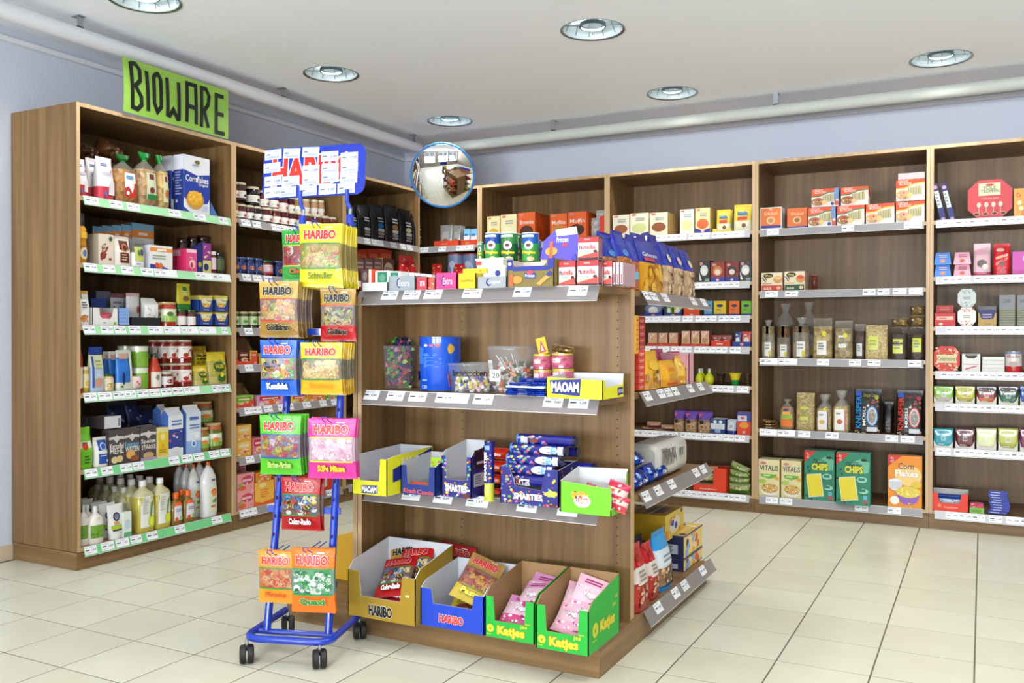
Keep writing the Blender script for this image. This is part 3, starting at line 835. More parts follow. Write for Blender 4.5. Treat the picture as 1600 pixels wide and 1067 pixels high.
mroot = obj('convex_mirror', None, None, (-3.40, 5.42, 2.243)); mroot.empty_display_size = .1
MR, CR = .218, .80
b = B(); rows = []
for k in range(15):
    a = math.asin(MR/CR)*k/14; rows.append([(CR*math.sin(a)*math.cos(q*math.pi/24), CR*math.sin(a)*math.sin(q*math.pi/24), CR*math.cos(a)-CR*math.cos(math.asin(MR/CR))) for q in range(48)])
b.grid(rows[1:], ['ffffff']*13, ['mirror']*13); b.face(rows[1], 'ffffff', 'mirror'); 
gl_ = obj('mirror_glass', b.mesh('mirror_glass'), mroot)
b = B(); rows = []
for k in range(9):
    a = k*math.pi/4; rows.append([((MR+.006+.008*math.cos(a))*math.cos(q*math.pi/24), (MR+.006+.008*math.cos(a))*math.sin(q*math.pi/24), .0+.01*math.sin(a)) for q in range(48)])
b.grid(rows, ['4f9be0']*8, ['gloss']*8); obj('rim', b.mesh('rim'), mroot)
b = B(); rows = [[(rr*math.cos(q*math.pi/12), rr*math.sin(q*math.pi/12), z) for q in range(24)] for rr, z in ((MR, -.006), (MR*.8, -.03), (.03, -.035))]
b.grid(rows, ['3a3d44']*2, ['gloss']*2); b.face(rows[2], '3a3d44', 'gloss'); obj('back_shell', b.mesh('back_shell'), mroot)
nrm = Vector((.42, -.85, -.30)).normalized()
mroot.rotation_mode = 'QUATERNION'; mroot.rotation_quaternion = nrm.to_track_quat('Z', 'Y')
inv = nrm.to_track_quat('Z', 'Y').inverted()
b = B(); e1 = inv @ (Vector((-4.23, 6.16, 2.30))-Vector((-3.40, 5.42, 2.243)))
tube(b, [(0, 0, -.03), (0, 0, -.10), e1], .011, '9aa0a6', 'zinc', 8); obj('arm', b.mesh('arm'), mroot)
tag(mroot, 'round convex security mirror with blue rim in the corner', 'mirror')
# ---------------------------------------------------------------- shelves by name
def reg(pre, fr, levels, phrases):
    for i, z in enumerate(levels): SHELF[f'{pre}{i+1}'] = (fr, z+.0005, phrases[i])
W5 = ['top', 'second', 'third', 'fourth', 'fifth', 'sixth', 'bottom']
def ph(n, where): return [f'on {w_} {where} shelf' for w_ in (['top', 'second', 'third', 'fourth', 'fifth', 'sixth'][:n-1]+['bottom'])]
reg('A1.', 'A', LA1, ph(6, 'green-sign')); reg('A2.', 'A', LA2, ph(7, 'jam-and-tea'))
reg('A3.', 'A', LA3, ph(6, 'coffee-bay')); reg('B0.', 'B', LB0, ph(6, 'mirror-corner'))
reg('B1.', 'B', LB1, ph(7, 'muffin-mix')); reg('B2.', 'B', LB2, ph(7, 'baking-bay'))
reg('B3.', 'B', LB3, ph(5, 'cereal-bay')); reg('B4.', 'B', LB4, ph(7, 'chocolate-bay'))
SHELF['I1'] = ('I', ZT+.0005, 'on the island top'); SHELF['I2'] = ('I', .9005, 'on the upper island shelf')
SHELF['I3'] = ('I', .5405, 'on the lower island shelf'); SHELF['I4'] = ('I', .1005, 'on the island base')
SHELF['R1'] = ('R', ZT+.0005, 'on the island right top'); SHELF['R2'] = ('R', .9005, 'on island right upper shelf')
SHELF['R3'] = ('R', .5305, 'on island right lower shelf'); SHELF['R4'] = ('R', .1005, 'on island right base')
WH, RED, DK = 'f4f2ee', 'd2232a', '2a2320'

# ================================================================ green sign bay
p = 'A1.1'
def flour(w, h):
    return pouch(w, .07, h, [(0, 'd7495a'), (.3, 'f3eef0')], [('r', .0, 0, 1, .3, 'd7495a'), ('l', 2, .12, .78, .6, .86, '5a6fb8'), ('e', .75, .66, .06, .05, 'e0707a'), ('p', [(.5, .12), (.95, .12), (.95, .42), (.72, .48), (.55, .4)], 'f3eef0'), ('l', 2, .1, .56, .8, .64, 'b0b4c4'), ('e', .3, .14, .09, .06, '5f79c0')], mat='paper', seam=.05)
put(p, 122, 140, 247, flour, 'flour_bag', 'flour', 'white and red paper flour bag with rounded top', back=.02)
put(p, 156, 182, 245, flour, 'flour_bag', 'flour', 'white and red paper flour bag', back=.015, n=2)
def pasta(tc, b1, lab, ops): return lambda w, h: tied(w, .09, h, b1, 'cfc8bc', tc, [('r', .3, .12, .85, .62, lab)]+ops)
put(p, 184, 219, 241, pasta('1f7a35', 'b98a52', 'f4f2f0', [('p', [(.3, .3), (.85, .42), (.85, .12), (.3, .12)], 'd8352c'), ('r', .36, .5, .7, .56, '6fa0d0'), ('e', .42, .2, .08, .04, 'f0f0f0')]), 'cereal_bag', 'cereal', 'tied clear bag of puffed grain, white red label')
put(p, 220, 250, 238, pasta('21913f', 'c09c74', 'dfe3c4', [('r', .45, .5, .72, .6, '8a2f2f'), ('e', .58, .3, .14, .06, '8d3b30'), ('r', .3, .12, .85, .22, '2f8c46')]), 'cereal_bag', 'cereal', 'clear bag of rounded flakes with green clip')
put(p, 250, 267, 242, pasta('21913f', 'cfae6e', 'e4e2bc', [('r', .45, .5, .72, .6, '9a3f2f'), ('e', .6, .28, .16, .08, 'd07a28')]), 'cereal_bag', 'cereal', 'narrow clear muesli bag with cream label')
def loaf(w, h): return pillow(w, .16, h, [(0, '6a452a', 'film'), (.08, '8a5c38', 'film'), (.93, 'c9beb0', 'clear')], [('r', .3, .2, .7, .8, '9a6a3c'), ('s', 30, .1, .1, .9, .9, .05, ['5a3820', 'b89070', 'd8d0c8'])])
put(p, 126, 165, 222, loaf, 'bread_packet', 'bread', 'dark wrapped bread loaf behind the flour bags', back=.2, yb=252)
put(p, 163, 200, 219, loaf, 'bread_packet', 'bread', 'wrapped brown loaf lying askew above flour bags', back=.17, yb=247, rot=(0, 18, 0))
def cornfl(w, h): return carton(w, .075, h, 'f2f3f7', [('p', [(0, 0), (0, .1), (.3, .0)], '2d4fae'), ('r', 0, .3, 1, .66, '2747ae'), ('p', [(0, .66), (1, .66), (1, .72), (.5, .67), (0, .74)], '2747ae'), ('p', [(0, .3), (1, .3), (.9, .2), (.3, .18), (0, .26)], '2747ae'),
    ('t', 'Cornflakes', .06, .55, .94, .66, 'ffffff'), ('t', 'Original', .55, .48, .92, .54, 'ffffff'), ('e', .42, .24, .34, .16, 'd9a73c'), ('e', .42, .27, .28, .12, 'f2b93a'), ('s', 26, .2, .2, .64, .36, .05, ['ffd35a', 'e39a24', 'f7c648']), ('e', .5, .9, .1, .035, '8a7a3a'), ('l', 1, .3, .82, .7, .86, '9aa0b4'), ('e', .82, .12, .1, .05, 'c8d4ea')],
    side='2f4b9c', sops=[('l', 9, .15, .3, .85, .72, 'aab4dc'), ('r', 0, .74, 1, 1, 'e6e8f0'), ('e', .3, .2, .12, .03, 'd8dcf0')], top='f2f3f7')
put(p, 287, 328, 245, cornfl, 'cereal_box', 'cereal box', 'blue and white cornflakes box', back=.02, n=2, gap=.02, rz=0)
def tripack(w, h):
    b = B(); d = .05; P = [(-w/2, 0, 0), (w/2, 0, 0), (w/2, d, 0), (-w/2, d, 0)]; T = (-w*.1, d*.5, h)
    b.face(P[::-1], '3c5f9c', 'film')
    for i in range(4): b.face([P[i], P[(i+1) % 4], T], ['4a74b0', '2c4a84', '3c5f9c', '5a86c0'][i], 'film')
    return b
put(p, 330, 341, 315, tripack, 'snack_pyramid', 'snack', 'small blue pyramid pack in front of cornflakes', back=.01)

p = 'A1.2'
put(p, 124, 140, 333, lambda w, h: fl_bottle(w, w*.9, h, 'e3a21c', '241d12', [('r', 0, .3, 1, .36, 'b06a10'), ('e', .5, .2, .4, .12, 'f1e0b0'), ('e', .5, .2, .2, .07, '5f7ab8'), ('r', .1, .5, .9, .62, 'f0c040')], prof=[(0, .85), (.1, 1), (.3, 1), (.42, .86), (.55, .98), (.7, .86), (.76, .5)], p=2, capw=.6), 'honey_bottle', 'honey', 'yellow squeeze honey bottle with striped dark cap')
def choc(w, h): return carton(w, .03, h, 'e9dccb', [('e', .3, .3, .2, .12, '8a2b22'), ('p', [(.1, .2), (.6, .62), (.66, .58), (.2, .12)], '9c4a32'), ('s', 14, .2, .3, .6, .7, .05, ['6e1f1a', 'a34a36']), ('e', .78, .86, .12, .08, '4d6b52'), ('e', .75, .2, .1, .04, 'a03028')], side='cbbba6')
put(p, 154, 178, 366, choc, 'couverture_box', 'baking box', 'beige box with chocolate pieces on it', n=4, gap=.002)
put(p, 179, 207, 369, lambda w, h: pouch(w, .05, h, [(0, 'f0e8dc')], [('r', .3, .12, .88, .86, '6b2a1c'), ('e', .6, .62, .2, .14, 'd9822c'), ('e', .6, .62, .13, .09, '4a1a14'), ('l', 3, .35, .18, .8, .42, 'd8b8a0')], mat='paper'), 'cocoa_bag', 'cocoa', 'cream paper bag with brown and orange label')
put(p, 208, 228, 372, lambda w, h: pouch(w, .045, h, [(0, 'f1f0f4', 'paper'), (.5, '9a9690', 'clear')], [('r', .12, .22, .9, .7, 'cfd878'), ('e', .45, .5, .12, .1, '5a8c3a'), ('e', .7, .52, .12, .12, '5a4a8c'), ('l', 1, .2, .08, .8, .16, '9098b0')]), 'raisin_pouch', 'dried fruit', 'small white pouch with yellow-green grape label')
def oat(w, h): return carton(w, .045, h, 'e9e9e4', [('r', 0, .78, 1, 1, '8cc0e0'), ('r', 0, .7, 1, .86, 'ef9a4a'), ('r', .3, .75, .7, .81, 'f6e6d8'), ('l', 2, .1, .4, .8, .6, '9aa8c0'), ('r', 0, 0, 1, .14, 'c6b08a')], side='5f6f88', top='6d7c94')
put(p, 206, 241, 350, oat, 'crispbread_box', 'crispbread box', 'grey-sided crispbread box with orange stripe, back row', back=.18, n=1)
for q in range(4): put(p, 190-15*q, 206-15*q, 351+q, oat, 'crispbread_box', 'crispbread box', 'grey-sided crispbread box with orange stripe, back row', back=.185+.0*q)
put(p, 234, 270, 384, lambda w, h: carton(w, .06, h, 'f2f0ea', [('r', 0, .74, 1, .9, 'f3a04e'), ('r', .3, .77, .72, .86, 'f8ece0'), ('l', 2, .1, .4, .7, .62, 'a8b8a8'), ('p', [(0, 0), (.9, 0), (.5, .16), (0, .2)], '2a4aa0'), ('e', .3, .16, .09, .12, 'e0563c'), ('e', .45, .14, .1, .13, 'e8804a')], side='dcdde8'), 'fruit_bar_box', 'baking box', 'white low box with orange stripe and fruit')
put(p, 291, 308, 389, lambda w, h: carton(w, .11, h, 'e85a92', [('r', .05, .84, .95, .98, 'f4d4e0'), ('l', 1, .3, .6, .8, .66, 'f8d0de'), ('e', .55, .34, .3, .2, 'f4c8cc'), ('e', .5, .3, .14, .12, 'd43a54'), ('s', 10, .1, .02, .9, .16, .06, ['f0a0b0', 'c83a5a'])], side='e2346e', sops=[('r', .1, .7, .6, .95, 'e8a8c0')], top='ec6a9c'), 'tea_box', 'tea box', 'pink tea box with hexagon print')
put(p, 309, 316, 384, lambda w, h: carton(w, .05, h, '20307c', [('e', .5, .3, .4, .1, 'b8a84a')]), 'pepper_box', 'spice box', 'slim dark blue box beside the pink box')
put(p, 317, 330, 380, lambda w, h: carton(w, .04, h, '9c3f98', [('r', 0, 0, 1, .42, 'd9d088'), ('e', .4, .2, .3, .12, '2a3a70'), ('s', 8, .1, .5, .9, .9, .12, ['e88ab8', 'f2d060', 'f4f0f0'])], side='2c3a80'), 'spice_box', 'spice box', 'tall purple spice box with yellow base')
for a, c_, t_ in ((284, 297, 372), (300, 312, 370), (316, 330, 368)):
    put(p, a, c_, t_, lambda w, h: jar(w, h, '2a1410', '3a1c14', [('r', 0, 0, 1, 1, '4a201c')], lab='53231c'), 'syrup_jar', 'jar', 'dark syrup jar with brown lid, back row', back=.13)
put(p, 331, 341, 393, lambda w, h: jar(w, h, '7a2a2c', 'e8e4e0', [('l', 3, .2, .2, .8, .8, 'b05a6a')], lab='e6ccd0', lidh=.16), 'spice_jar', 'spice', 'small spice jar with white lid')
put(p, 342, 354, 395, lambda w, h: jar(w, h, '3a4428', '24241e', [('l', 3, .2, .2, .8, .8, '9ab06a')], lab='50603a', lidh=.16), 'spice_jar', 'spice', 'small dark herb jar with black lid')

p = 'A1.3'
put(p, 124, 143, 454, lambda w, h: pouch(w, .05, h, [(0, 'f3f1ee'), (.9, 'e8b96a')], [('e', .35, .2, .3, .1, 'd8904a'), ('s', 12, .1, .1, .7, .3, .08, ['c0703a', 'e8b070']), ('l', 3, .2, .48, .85, .7, '6a6a70'), ('r', 0, .78, .3, .9, '8ab06a')], mat='paper'), 'muesli_bag', 'muesli', 'white muesli bag by left edge')
put(p, 144, 185, 481, lambda w, h: tray(w, .12, h, h*1.05, 'eceae6', 'e2ddd8', cut=(.3, .78, .4, .05), ops=[('r', .82, .06, .93, .22, '8cc45a'), ('l', 1, .4, .12, .6, .22, '8a8a90')], hs=h), 'display_tray', 'display box', 'white cut-out display tray with green mark')
put(p, 157, 176, 489, lambda w, h: pillow(w, .03, h, [(0, 'e0446a'), (.5, 'e86a7a')], [('r', .1, .4, .9, .6, 'f0b0b8')]), 'red_sachet', 'sachet', 'red sachet inside white display tray', back=.04)
put(p, 142, 166, 466, lambda w, h: carton(w, .05, h, '2a4a98', [('e', .8, .4, .1, .2, '3a8a50')], side='24407f'), 'blue_carton', 'carton', 'dark blue carton behind white tray', back=.14)
put(p, 150, 172, 455, lambda w, h: carton(w, .05, h, '8a90a0', [], side='7a8090'), 'grey_carton', 'carton', 'open grey carton behind blue carton', back=.2)
for q in range(5): put(p, 186, 202, 482+q*5-.6, lambda w, h: carton(w, .09, h, '8fb2ea', [('r', 0, .1, 1, .25, 'b8cef4')], side='7a9ad8'), 'wafer_pack', 'wafers', 'flat light-blue wafer pack in a stack', yb=487+q*5)
def grs(w, h): return pillow(w, .018, h, [(0, 'c9c6cc'), (.88, '8a5560')], [('l', 5, .1, .1, .9, .8, '8f8fa0')])
for q in range(5): put(p, 174+5*q, 196+5*q, 459, grs, 'soup_sachet', 'sachet', 'grey striped sachet in the back row', back=.15+.02*q)
put(p, 200, 221, 458, lambda w, h: pillow(w, .03, h, [(0, 'e9e4e2'), (.9, 'd8b0a8')], [('p', [(.5, .95), (.95, .5), (.95, .95)], 'e8d0c8'), ('e', .8, .5, .14, .12, 'c8482c'), ('p', [(.05, .05), (.9, .25), (.9, .1), (.05, .02)], 'd86a5a')]), 'soup_sachet', 'sachet', 'white sachet with red tomato print', back=.07)
put(p, 204, 252, 496, lambda w, h: tray(w, .11, h, h, '22242c', '30323a'), 'black_tray', 'display box', 'low black cardboard tray', back=.01)
for q in range(4): put(p, 221+q*2, 243+q*2, 466+q*3, lambda w, h: pillow(w, .015, h, [(0, 'f0efec')], [('s', 40, .08, .08, .92, .92, .03, ['b06a5a', '9a9a9a', 'd8c8b8', '7a5a50'])], mat='paper'), 'seed_sachet', 'sachet', 'white dotted sachet leaning in black tray', back=.08-.02*q, yb=503)
def sauce(w, h): return jar(w, h, 'b3361e', 'c9ad74', [('r', 0, .0, 1, .5, 'a3c860'), ('e', .35, .6, .16, .18, '5f7a3c'), ('e', .85, .8, .1, .16, '2f5a44'), ('p', [(0, .8), (1, .7), (1, .6), (0, .7)], 'b8d08a')], lab='e4e8cc', lidh=.1)
for a, c_, t_, bk in ((235, 247, 471, .1), (247, 259, 473, .05), (259, 282, 472, .01)): put(p, a, c_, t_, sauce, 'sauce_jar', 'sauce jar', 'red sauce jar with green and white label', back=bk)
def smj(w, h): return jar(w, h, '6a1f16', '3f5f3a', [('l', 2, .2, .3, .8, .7, 'c09a9a')], lab='ece6e0', lv=(.12, .6), lidh=.18)
put(p, 281, 295, 483, smj, 'pesto_jar', 'jar', 'small dark red jar with green lid'); put(p, 296, 310, 484, smj, 'pesto_jar', 'jar', 'small dark red jar with green lid')
put(p, 279, 300, 443, lambda w, h: pouch(w, .03, h, [(0, '2f7a34'), (.22, 'c9bb2a'), (.9, 'e0d23a')], [('r', .1, .25, .9, .85, 'd8c83a'), ('e', .5, .8, .2, .08, '3f7a3a'), ('l', 3, .2, .55, .8, .72, 'f0ecc0'), ('e', .5, .42, .26, .1, '7a6a3a')]), 'soup_pouch', 'soup', 'green and yellow pouch above the small jars', back=.02, yb=484)
def yb(w, h): return tray(w, .1, h*.9, h, '2e4f9e', 'd9c070', cut=(.2, .8, .35, .1), ops=[('t', 'bestelo', .3, .1, .7, .22, 'c8d4f0')])
def yc(w, h): return carton(w, .09, h, 'e8d868', [('r', .05, .5, .95, .85, 'f2eccc'), ('t', 'Soja', .5, .55, .9, .75, '6a8a3a'), ('e', .5, .3, .34, .16, 'dba04a'), ('s', 8, .2, .2, .8, .4, .07, ['d8862c', 'f4e0a0'])])
for a, c_, t_, bt in ((311, 333, 487, 508), (335, 357, 487, 508), (312, 333, 465, 486.5), (335, 357, 465, 486.5)):
    put(p, a, c_, t_+2, yb, 'display_tray', 'display box', f'blue cut-out tray, {"upper" if t_ < 480 else "lower"} layer', yb=bt)
    put(p, a+2, c_-1, t_-3 if t_ < 480 else t_+1, yc, 'broth_box', 'soup box', f'yellow broth box in a blue tray, {"upper" if t_ < 480 else "lower"} layer', back=.017, yb=bt-1.3, d=.05)

p = 'A1.4'
put(p, 123, 131, 533, lambda w, h: fl_bottle(w, w, h, 'a63a1c', 'c8b48a', [('r', 0, .1, 1, .5, 'e8d8c0')], p=2), 'ketchup_bottle', 'sauce bottle', 'red-brown sauce bottle at left edge')
put(p, 132, 141, 573, lambda w, h: jar(w, h, 'c8b040', 'd8d0b0', [('e', .5, .3, .3, .2, 'e0b030')], lab='e4dcb0'), 'mustard_jar', 'jar', 'small yellow mustard jar')
put(p, 143, 165, 542, lambda w, h: pouch(w, .05, h, [(0, 'c8d8ec'), (.55, 'e8ecc8'), (.82, '2a50a4')], [('r', 0, .84, 1, 1, '2a50a4'), ('p', [(0, .8), (.9, .8), (.95, .3), (.1, .3)], 'efe8a8'), ('e', .5, .22, .3, .1, 'd8a088'), ('l', 3, .25, .5, .9, .72, 'a8b070'), ('r', 0, .1, .12, .8, '2a50a4')]), 'pasta_pouch', 'pasta', 'blue and cream pasta pouch')
def bp(w, h): return pouch(w, .035, h, [(0, 'dfe4d4'), (.2, '3f86d4'), (.82, 'e6e2dc')], [('r', .1, .2, .7, .78, '3a80d0'), ('r', .1, .78, .8, .92, 'd8b0a0'), ('e', .35, .3, .1, .16, '1f3a70'), ('r', .8, 0, 1, .95, 'e8ecd8'), ('l', 1, .1, .06, .4, .14, '3a6a5a')])
put(p, 184, 208, 547, bp, 'rice_pouch', 'rice', 'tall white pouch with blue panel', back=.01)
for q in range(2): put(p, 164+8*q, 182+8*q, 549, bp, 'rice_pouch', 'rice', 'tall white pouch with blue panel', back=.08-.02*q)
put(p, 165, 182, 584, lambda w, h: jar(w, h, 'd8c49a', '2f6a3a', [('e', .5, .3, .3, .25, 'd0a040')], lab='e8dcc0'), 'herb_jar', 'jar', 'small beige jar with green lid')
def grj(w, h): return can(w, h, [(.02, '7fae3a'), (.75, 'dfe6cc')], [('r', 0, .05, 1, .72, '86b03a'), ('l', 2, .1, .3, .8, .55, 'cfe0a0'), ('e', .9, .8, .1, .1, 'd0402c')], lid='e4e6e2')
put(p, 215, 238, 541, grj, 'tofu_tin', 'tin', 'green and white tin', s=2, n=2); put(p, 203, 214, 542, grj, 'tofu_tin', 'tin', 'half-hidden green and white tin', s=2, back=.17)
put(p, 209, 224, 588, lambda w, h: pillow(w, .03, h, [(0, 'e4d0c8')], [('s', 10, .1, .1, .9, .9, .1, ['d03a2c', 'f0e8e0', 'e87a5a'])]), 'snack_packet', 'snack', 'small red and white packet lying forward', back=.003)
put(p, 239, 257, 553, lambda w, h: fl_bottle(w, w, h, 'c9401e', '2f4a2a', [('r', 0, .04, 1, .48, 'e6e0d4'), ('e', .4, .32, .16, .08, '8a8a80')], p=2, prof=[(0, .95), (.03, 1), (.5, 1), (.75, .62), (.86, .5), (.9, .48)], capw=.52), 'passata_bottle', 'sauce bottle', 'orange-red sauce bottle with white label')
def rj(w, h): return jar(w, h, '8c2416', 'd0c8a8', [('r', 0, 0, 1, .12, 'c23a22'), ('p', [(.35, .1), (.8, .1), (.75, .7), (.6, .8), (.42, .5)], 'b8402e'), ('e', .3, .3, .16, .16, 'b02a20'), ('l', 1, .1, .75, .5, .85, 'b0a8a0')], lab='e9e2da', lidh=.09, sh=.95)
for a, c_, bk in ((239, 252, .12), (254, 268, .08), (268, 283, .045), (286, 305, .01)):
    put(p, a, c_, 531, rj, 'tomato_jar', 'jar', 'jar of red sauce, tomato label', s=2, back=bk)
put(p, 258, 275, 581, lambda w, h: jar(w, h, '6a1a14', 'c8c0a0', [('e', .5, .4, .25, .25, 'a83a3a')], lab='e0d8d4', lidh=.14), 'tomato_paste_jar', 'jar', 'small low jar of red paste in front', back=.003)
def yel(w, h): return pouch(w, .06, h, [(0, 'c9c07c'), (.25, 'b8ad52'), (.72, 'e8d030')], [('s', 16, .1, .3, .9, .72, .08, ['d8c88a', '9aa048', 'c8a04a', 'e8dca8']), ('e', .5, .55, .34, .16, '3a6a28'), ('t', 'VALIER', .25, .5, .75, .62, 'e8d040'), ('e', .6, .2, .24, .12, '3f7a34'), ('e', .6, .3, .1, .07, 'f0dc30')])
put(p, 328, 358, 550, yel, 'pasta_bag', 'pasta', 'yellow and green pasta bag')
put(p, 306, 329, 571, yel, 'pasta_bag', 'pasta', 'yellow and green pasta bag')
put(p, 305, 328, 541, lambda w, h: pouch(w, .06, h, [(0, 'd9c030'), (.5, 'c8a828')], [('r', .1, .4, .9, .6, '5a5a20'), ('s', 12, .1, .1, .9, .9, .08, ['e8d850', 'b08a20'])]), 'noodle_bag', 'pasta', 'crumpled yellow bag behind the pasta bags', back=.09, yb=575)

p = 'A1.5'
put(p, 123, 148, 668, lambda w, h: pouch(w, .07, h, [(0, '7fc22e'), (.18, '86cc34'), (.5, 'e6ecd8'), (.66, '8ed63a')], [('r', 0, 0, 1, .42, '76bc34'), ('e', .4, .55, .2, .09, 'd83a28'), ('l', 3, .3, .12, .8, .34, '3f6a2a'), ('l', 1, .2, .6, .8, .66, '3f5a30')], seam=.12), 'rice_bag', 'rice', 'bright green bag with folded top')
put(p, 149, 171, 683, lambda w, h: pouch(w, .05, h, [(0, 'f0ede6')], [('r', .22, .1, .95, .9, '2f5fb4'), ('e', .6, .68, .26, .14, 'c8d4ec'), ('e', .6, .68, .18, .1, '2f5fb4'), ('l', 2, .3, .34, .8, .48, 'c8d4ec'), ('e', .82, .2, .07, .05, 'e8e8e8')], mat='paper'), 'salt_bag', 'flour', 'white paper bag with blue label')
def mehl(t1, t2, c2, imgs): return lambda w, h: carton(w, .055, h, '5a5052', [('p', [(0, .72), (.3, .74), (.5, .62), (.7, .74), (1, .72), (1, .8), (.6, .82), (.5, .86), (.4, .82), (0, .8)], 'd6d0cc'), ('t', t1, .04, .46, .96, .62, c2), ('t', t2, .06, .32, .96, .47, 'f2ece4')]+imgs, side='4a4244', top='6a6062')
put(p, 170, 194, 672, mehl('Kartoffel', 'MEHL', 'f2ece4', [('e', .35, .14, .22, .1, 'e0cf9a'), ('e', .68, .16, .22, .1, 'd8c488')]), 'starch_box', 'flour', 'dark box reading Kartoffel Mehl')
put(p, 194, 218, 669, mehl('feinster', 'WEIZEN', '7fc0e0', [('e', .4, .24, .3, .13, 'e4b06a'), ('e', .65, .12, .3, .09, '9a5a3a')]), 'starch_box', 'flour', 'dark box reading Weizen with biscuits')
put(p, 219, 244, 665, mehl('Speise', 'STÄRKE', 'f2ece4', [('e', .5, .14, .34, .1, 'c8a87a'), ('r', 0, 0, 1, .08, 'b8a8c0')]), 'starch_box', 'flour', 'dark box reading Speise Stärke')
put(p, 163, 189, 650, lambda w, h: carton(w, .1, h, 'dcdbe0', [('r', .82, .15, .96, .8, '8a8a94')], side='5a4c50', top='5a5052'), 'starch_box', 'flour', 'starch box lying flat on the dark boxes', back=.02, yb=669)
put(p, 128, 146, 650, lambda w, h: carton(w, .08, h, '2a2a34', [('r', .3, .1, .5, .9, '4a4a58')], side='20202a'), 'pudding_box', 'carton', 'dark carton behind the green bag', back=.12, yb=680)
put(p, 245, 263, 668, lambda w, h: carton(w, .05, h, 'e8dc9c', [('r', .1, .1, .95, .85, 'e8c92e'), ('e', .5, .7, .2, .12, 'f0e4a0'), ('e', .5, .4, .12, .08, 'd8b020'), ('l', 2, .2, .16, .8, .3, 'b89820')], top='e0d49a'), 'polenta_box', 'flour', 'yellow and cream grain box', back=.01)
def gable(cf, ops, top='e9edf4'):
    def f(w, h):
        b = B(); d = .06; z = h*.84
        b.box(-w/2, 0, 0, w/2, d, z, cf)
        b.face([(-w/2, 0, z), (w/2, 0, z), (w/2, d/2, h*.95), (-w/2, d/2, h*.95)], top, 'paper'); b.face([(w/2, d, z), (-w/2, d, z), (-w/2, d/2, h*.95), (w/2, d/2, h*.95)], top, 'paper')
        b.face([(-w/2, d, z), (-w/2, 0, z), (-w/2, d/2, h*.95)], '5a80c8', 'paper'); b.face([(w/2, 0, z), (w/2, d, z), (w/2, d/2, h*.95)], '5a80c8', 'paper')
        b.box(-w/2, d/2-.0015, h*.95, w/2, d/2+.0015, h, 'e4e2de')
        prt(b, flat((-w/2, 0, 0), (w, 0, 0), (0, 0, h)), ops); prt(b, flat((-w/2, d, 0), (0, -d, 0), (0, 0, h)), [('r', 0, 0, 1, .84, '5a80c8')])
        return b
    return f
put(p, 263, 286, 637, gable('eceef2', [('r', 0, .16, 1, .56, '3c4c98'), ('s', 10, .1, .3, .9, .5, .07, ['f4f0f8', 'e0685a', 'c8b0e0']), ('e', .5, .12, .36, .07, 'dfe0e4'), ('l', 2, .2, .62, .9, .76, '6a8ac0')]), 'milk_carton', 'carton', 'white gable-top carton with dark blue panel')
put(p, 291, 314, 633, gable('dfe7f2', [('r', 0, 0, 1, .26, '9ab8e4'), ('e', .5, .2, .16, .07, 'f0f4fa'), ('e', .5, .2, .1, .045, '5a86c8'), ('l', 2, .2, .5, .9, .62, '7a90b8'), ('r', .2, .7, .8, .76, '5a7cc0'), ('e', .7, .38, .2, .07, 'f4f6f8')]), 'milk_carton', 'carton', 'tall pale blue gable-top carton')
put(p, 251, 262, 632, gable('e0e0e6', [('l', 2, .2, .5, .9, .7, '8a90a8')]), 'milk_carton', 'carton', 'white gable-top carton standing behind', back=.09, yb=690)
for a, c_, t_ in ((172, 200, 628), (200, 222, 622), (214, 246, 634)): put(p, a, c_, t_, lambda w, h: pouch(w, .07, h, [(0, '1c2340'), (.4, '2a3a70'), (.8, '30323c')], [('s', 8, .1, .1, .9, .8, .1, ['38508c', 'a8acb8', '14182c'])]), 'coffee_bag', 'bag', 'dark blue foil bag at the back', back=.2, yb=680)
def gj(cc, gl): return lambda w, h: jar(w, h, gl, 'c0a878', [('r', 0, 0, 1, .6, '86b84a'), ('e', .35, .5, .2, .2, 'e08a3a'), ('e', .7, .45, .18, .16, 'd0d8a0')], lab='e4ead8', two=cc, lidh=.1, lv=(.15, .62), sh=.85)
put(p, 315, 331, 668, gj('a8582a', '8a7a34'), 'vegetable_jar', 'jar', 'small jar of mixed vegetables', back=.01)
put(p, 331, 353, 661, gj('c86a2c', '6a6a28'), 'vegetable_jar', 'jar', 'large jar of carrots and peas', back=.005)
put(p, 315, 339, 627, gj('c05a2c', '7a6a30'), 'vegetable_jar', 'jar', 'large vegetable jar stacked behind', back=.09, yb=664)

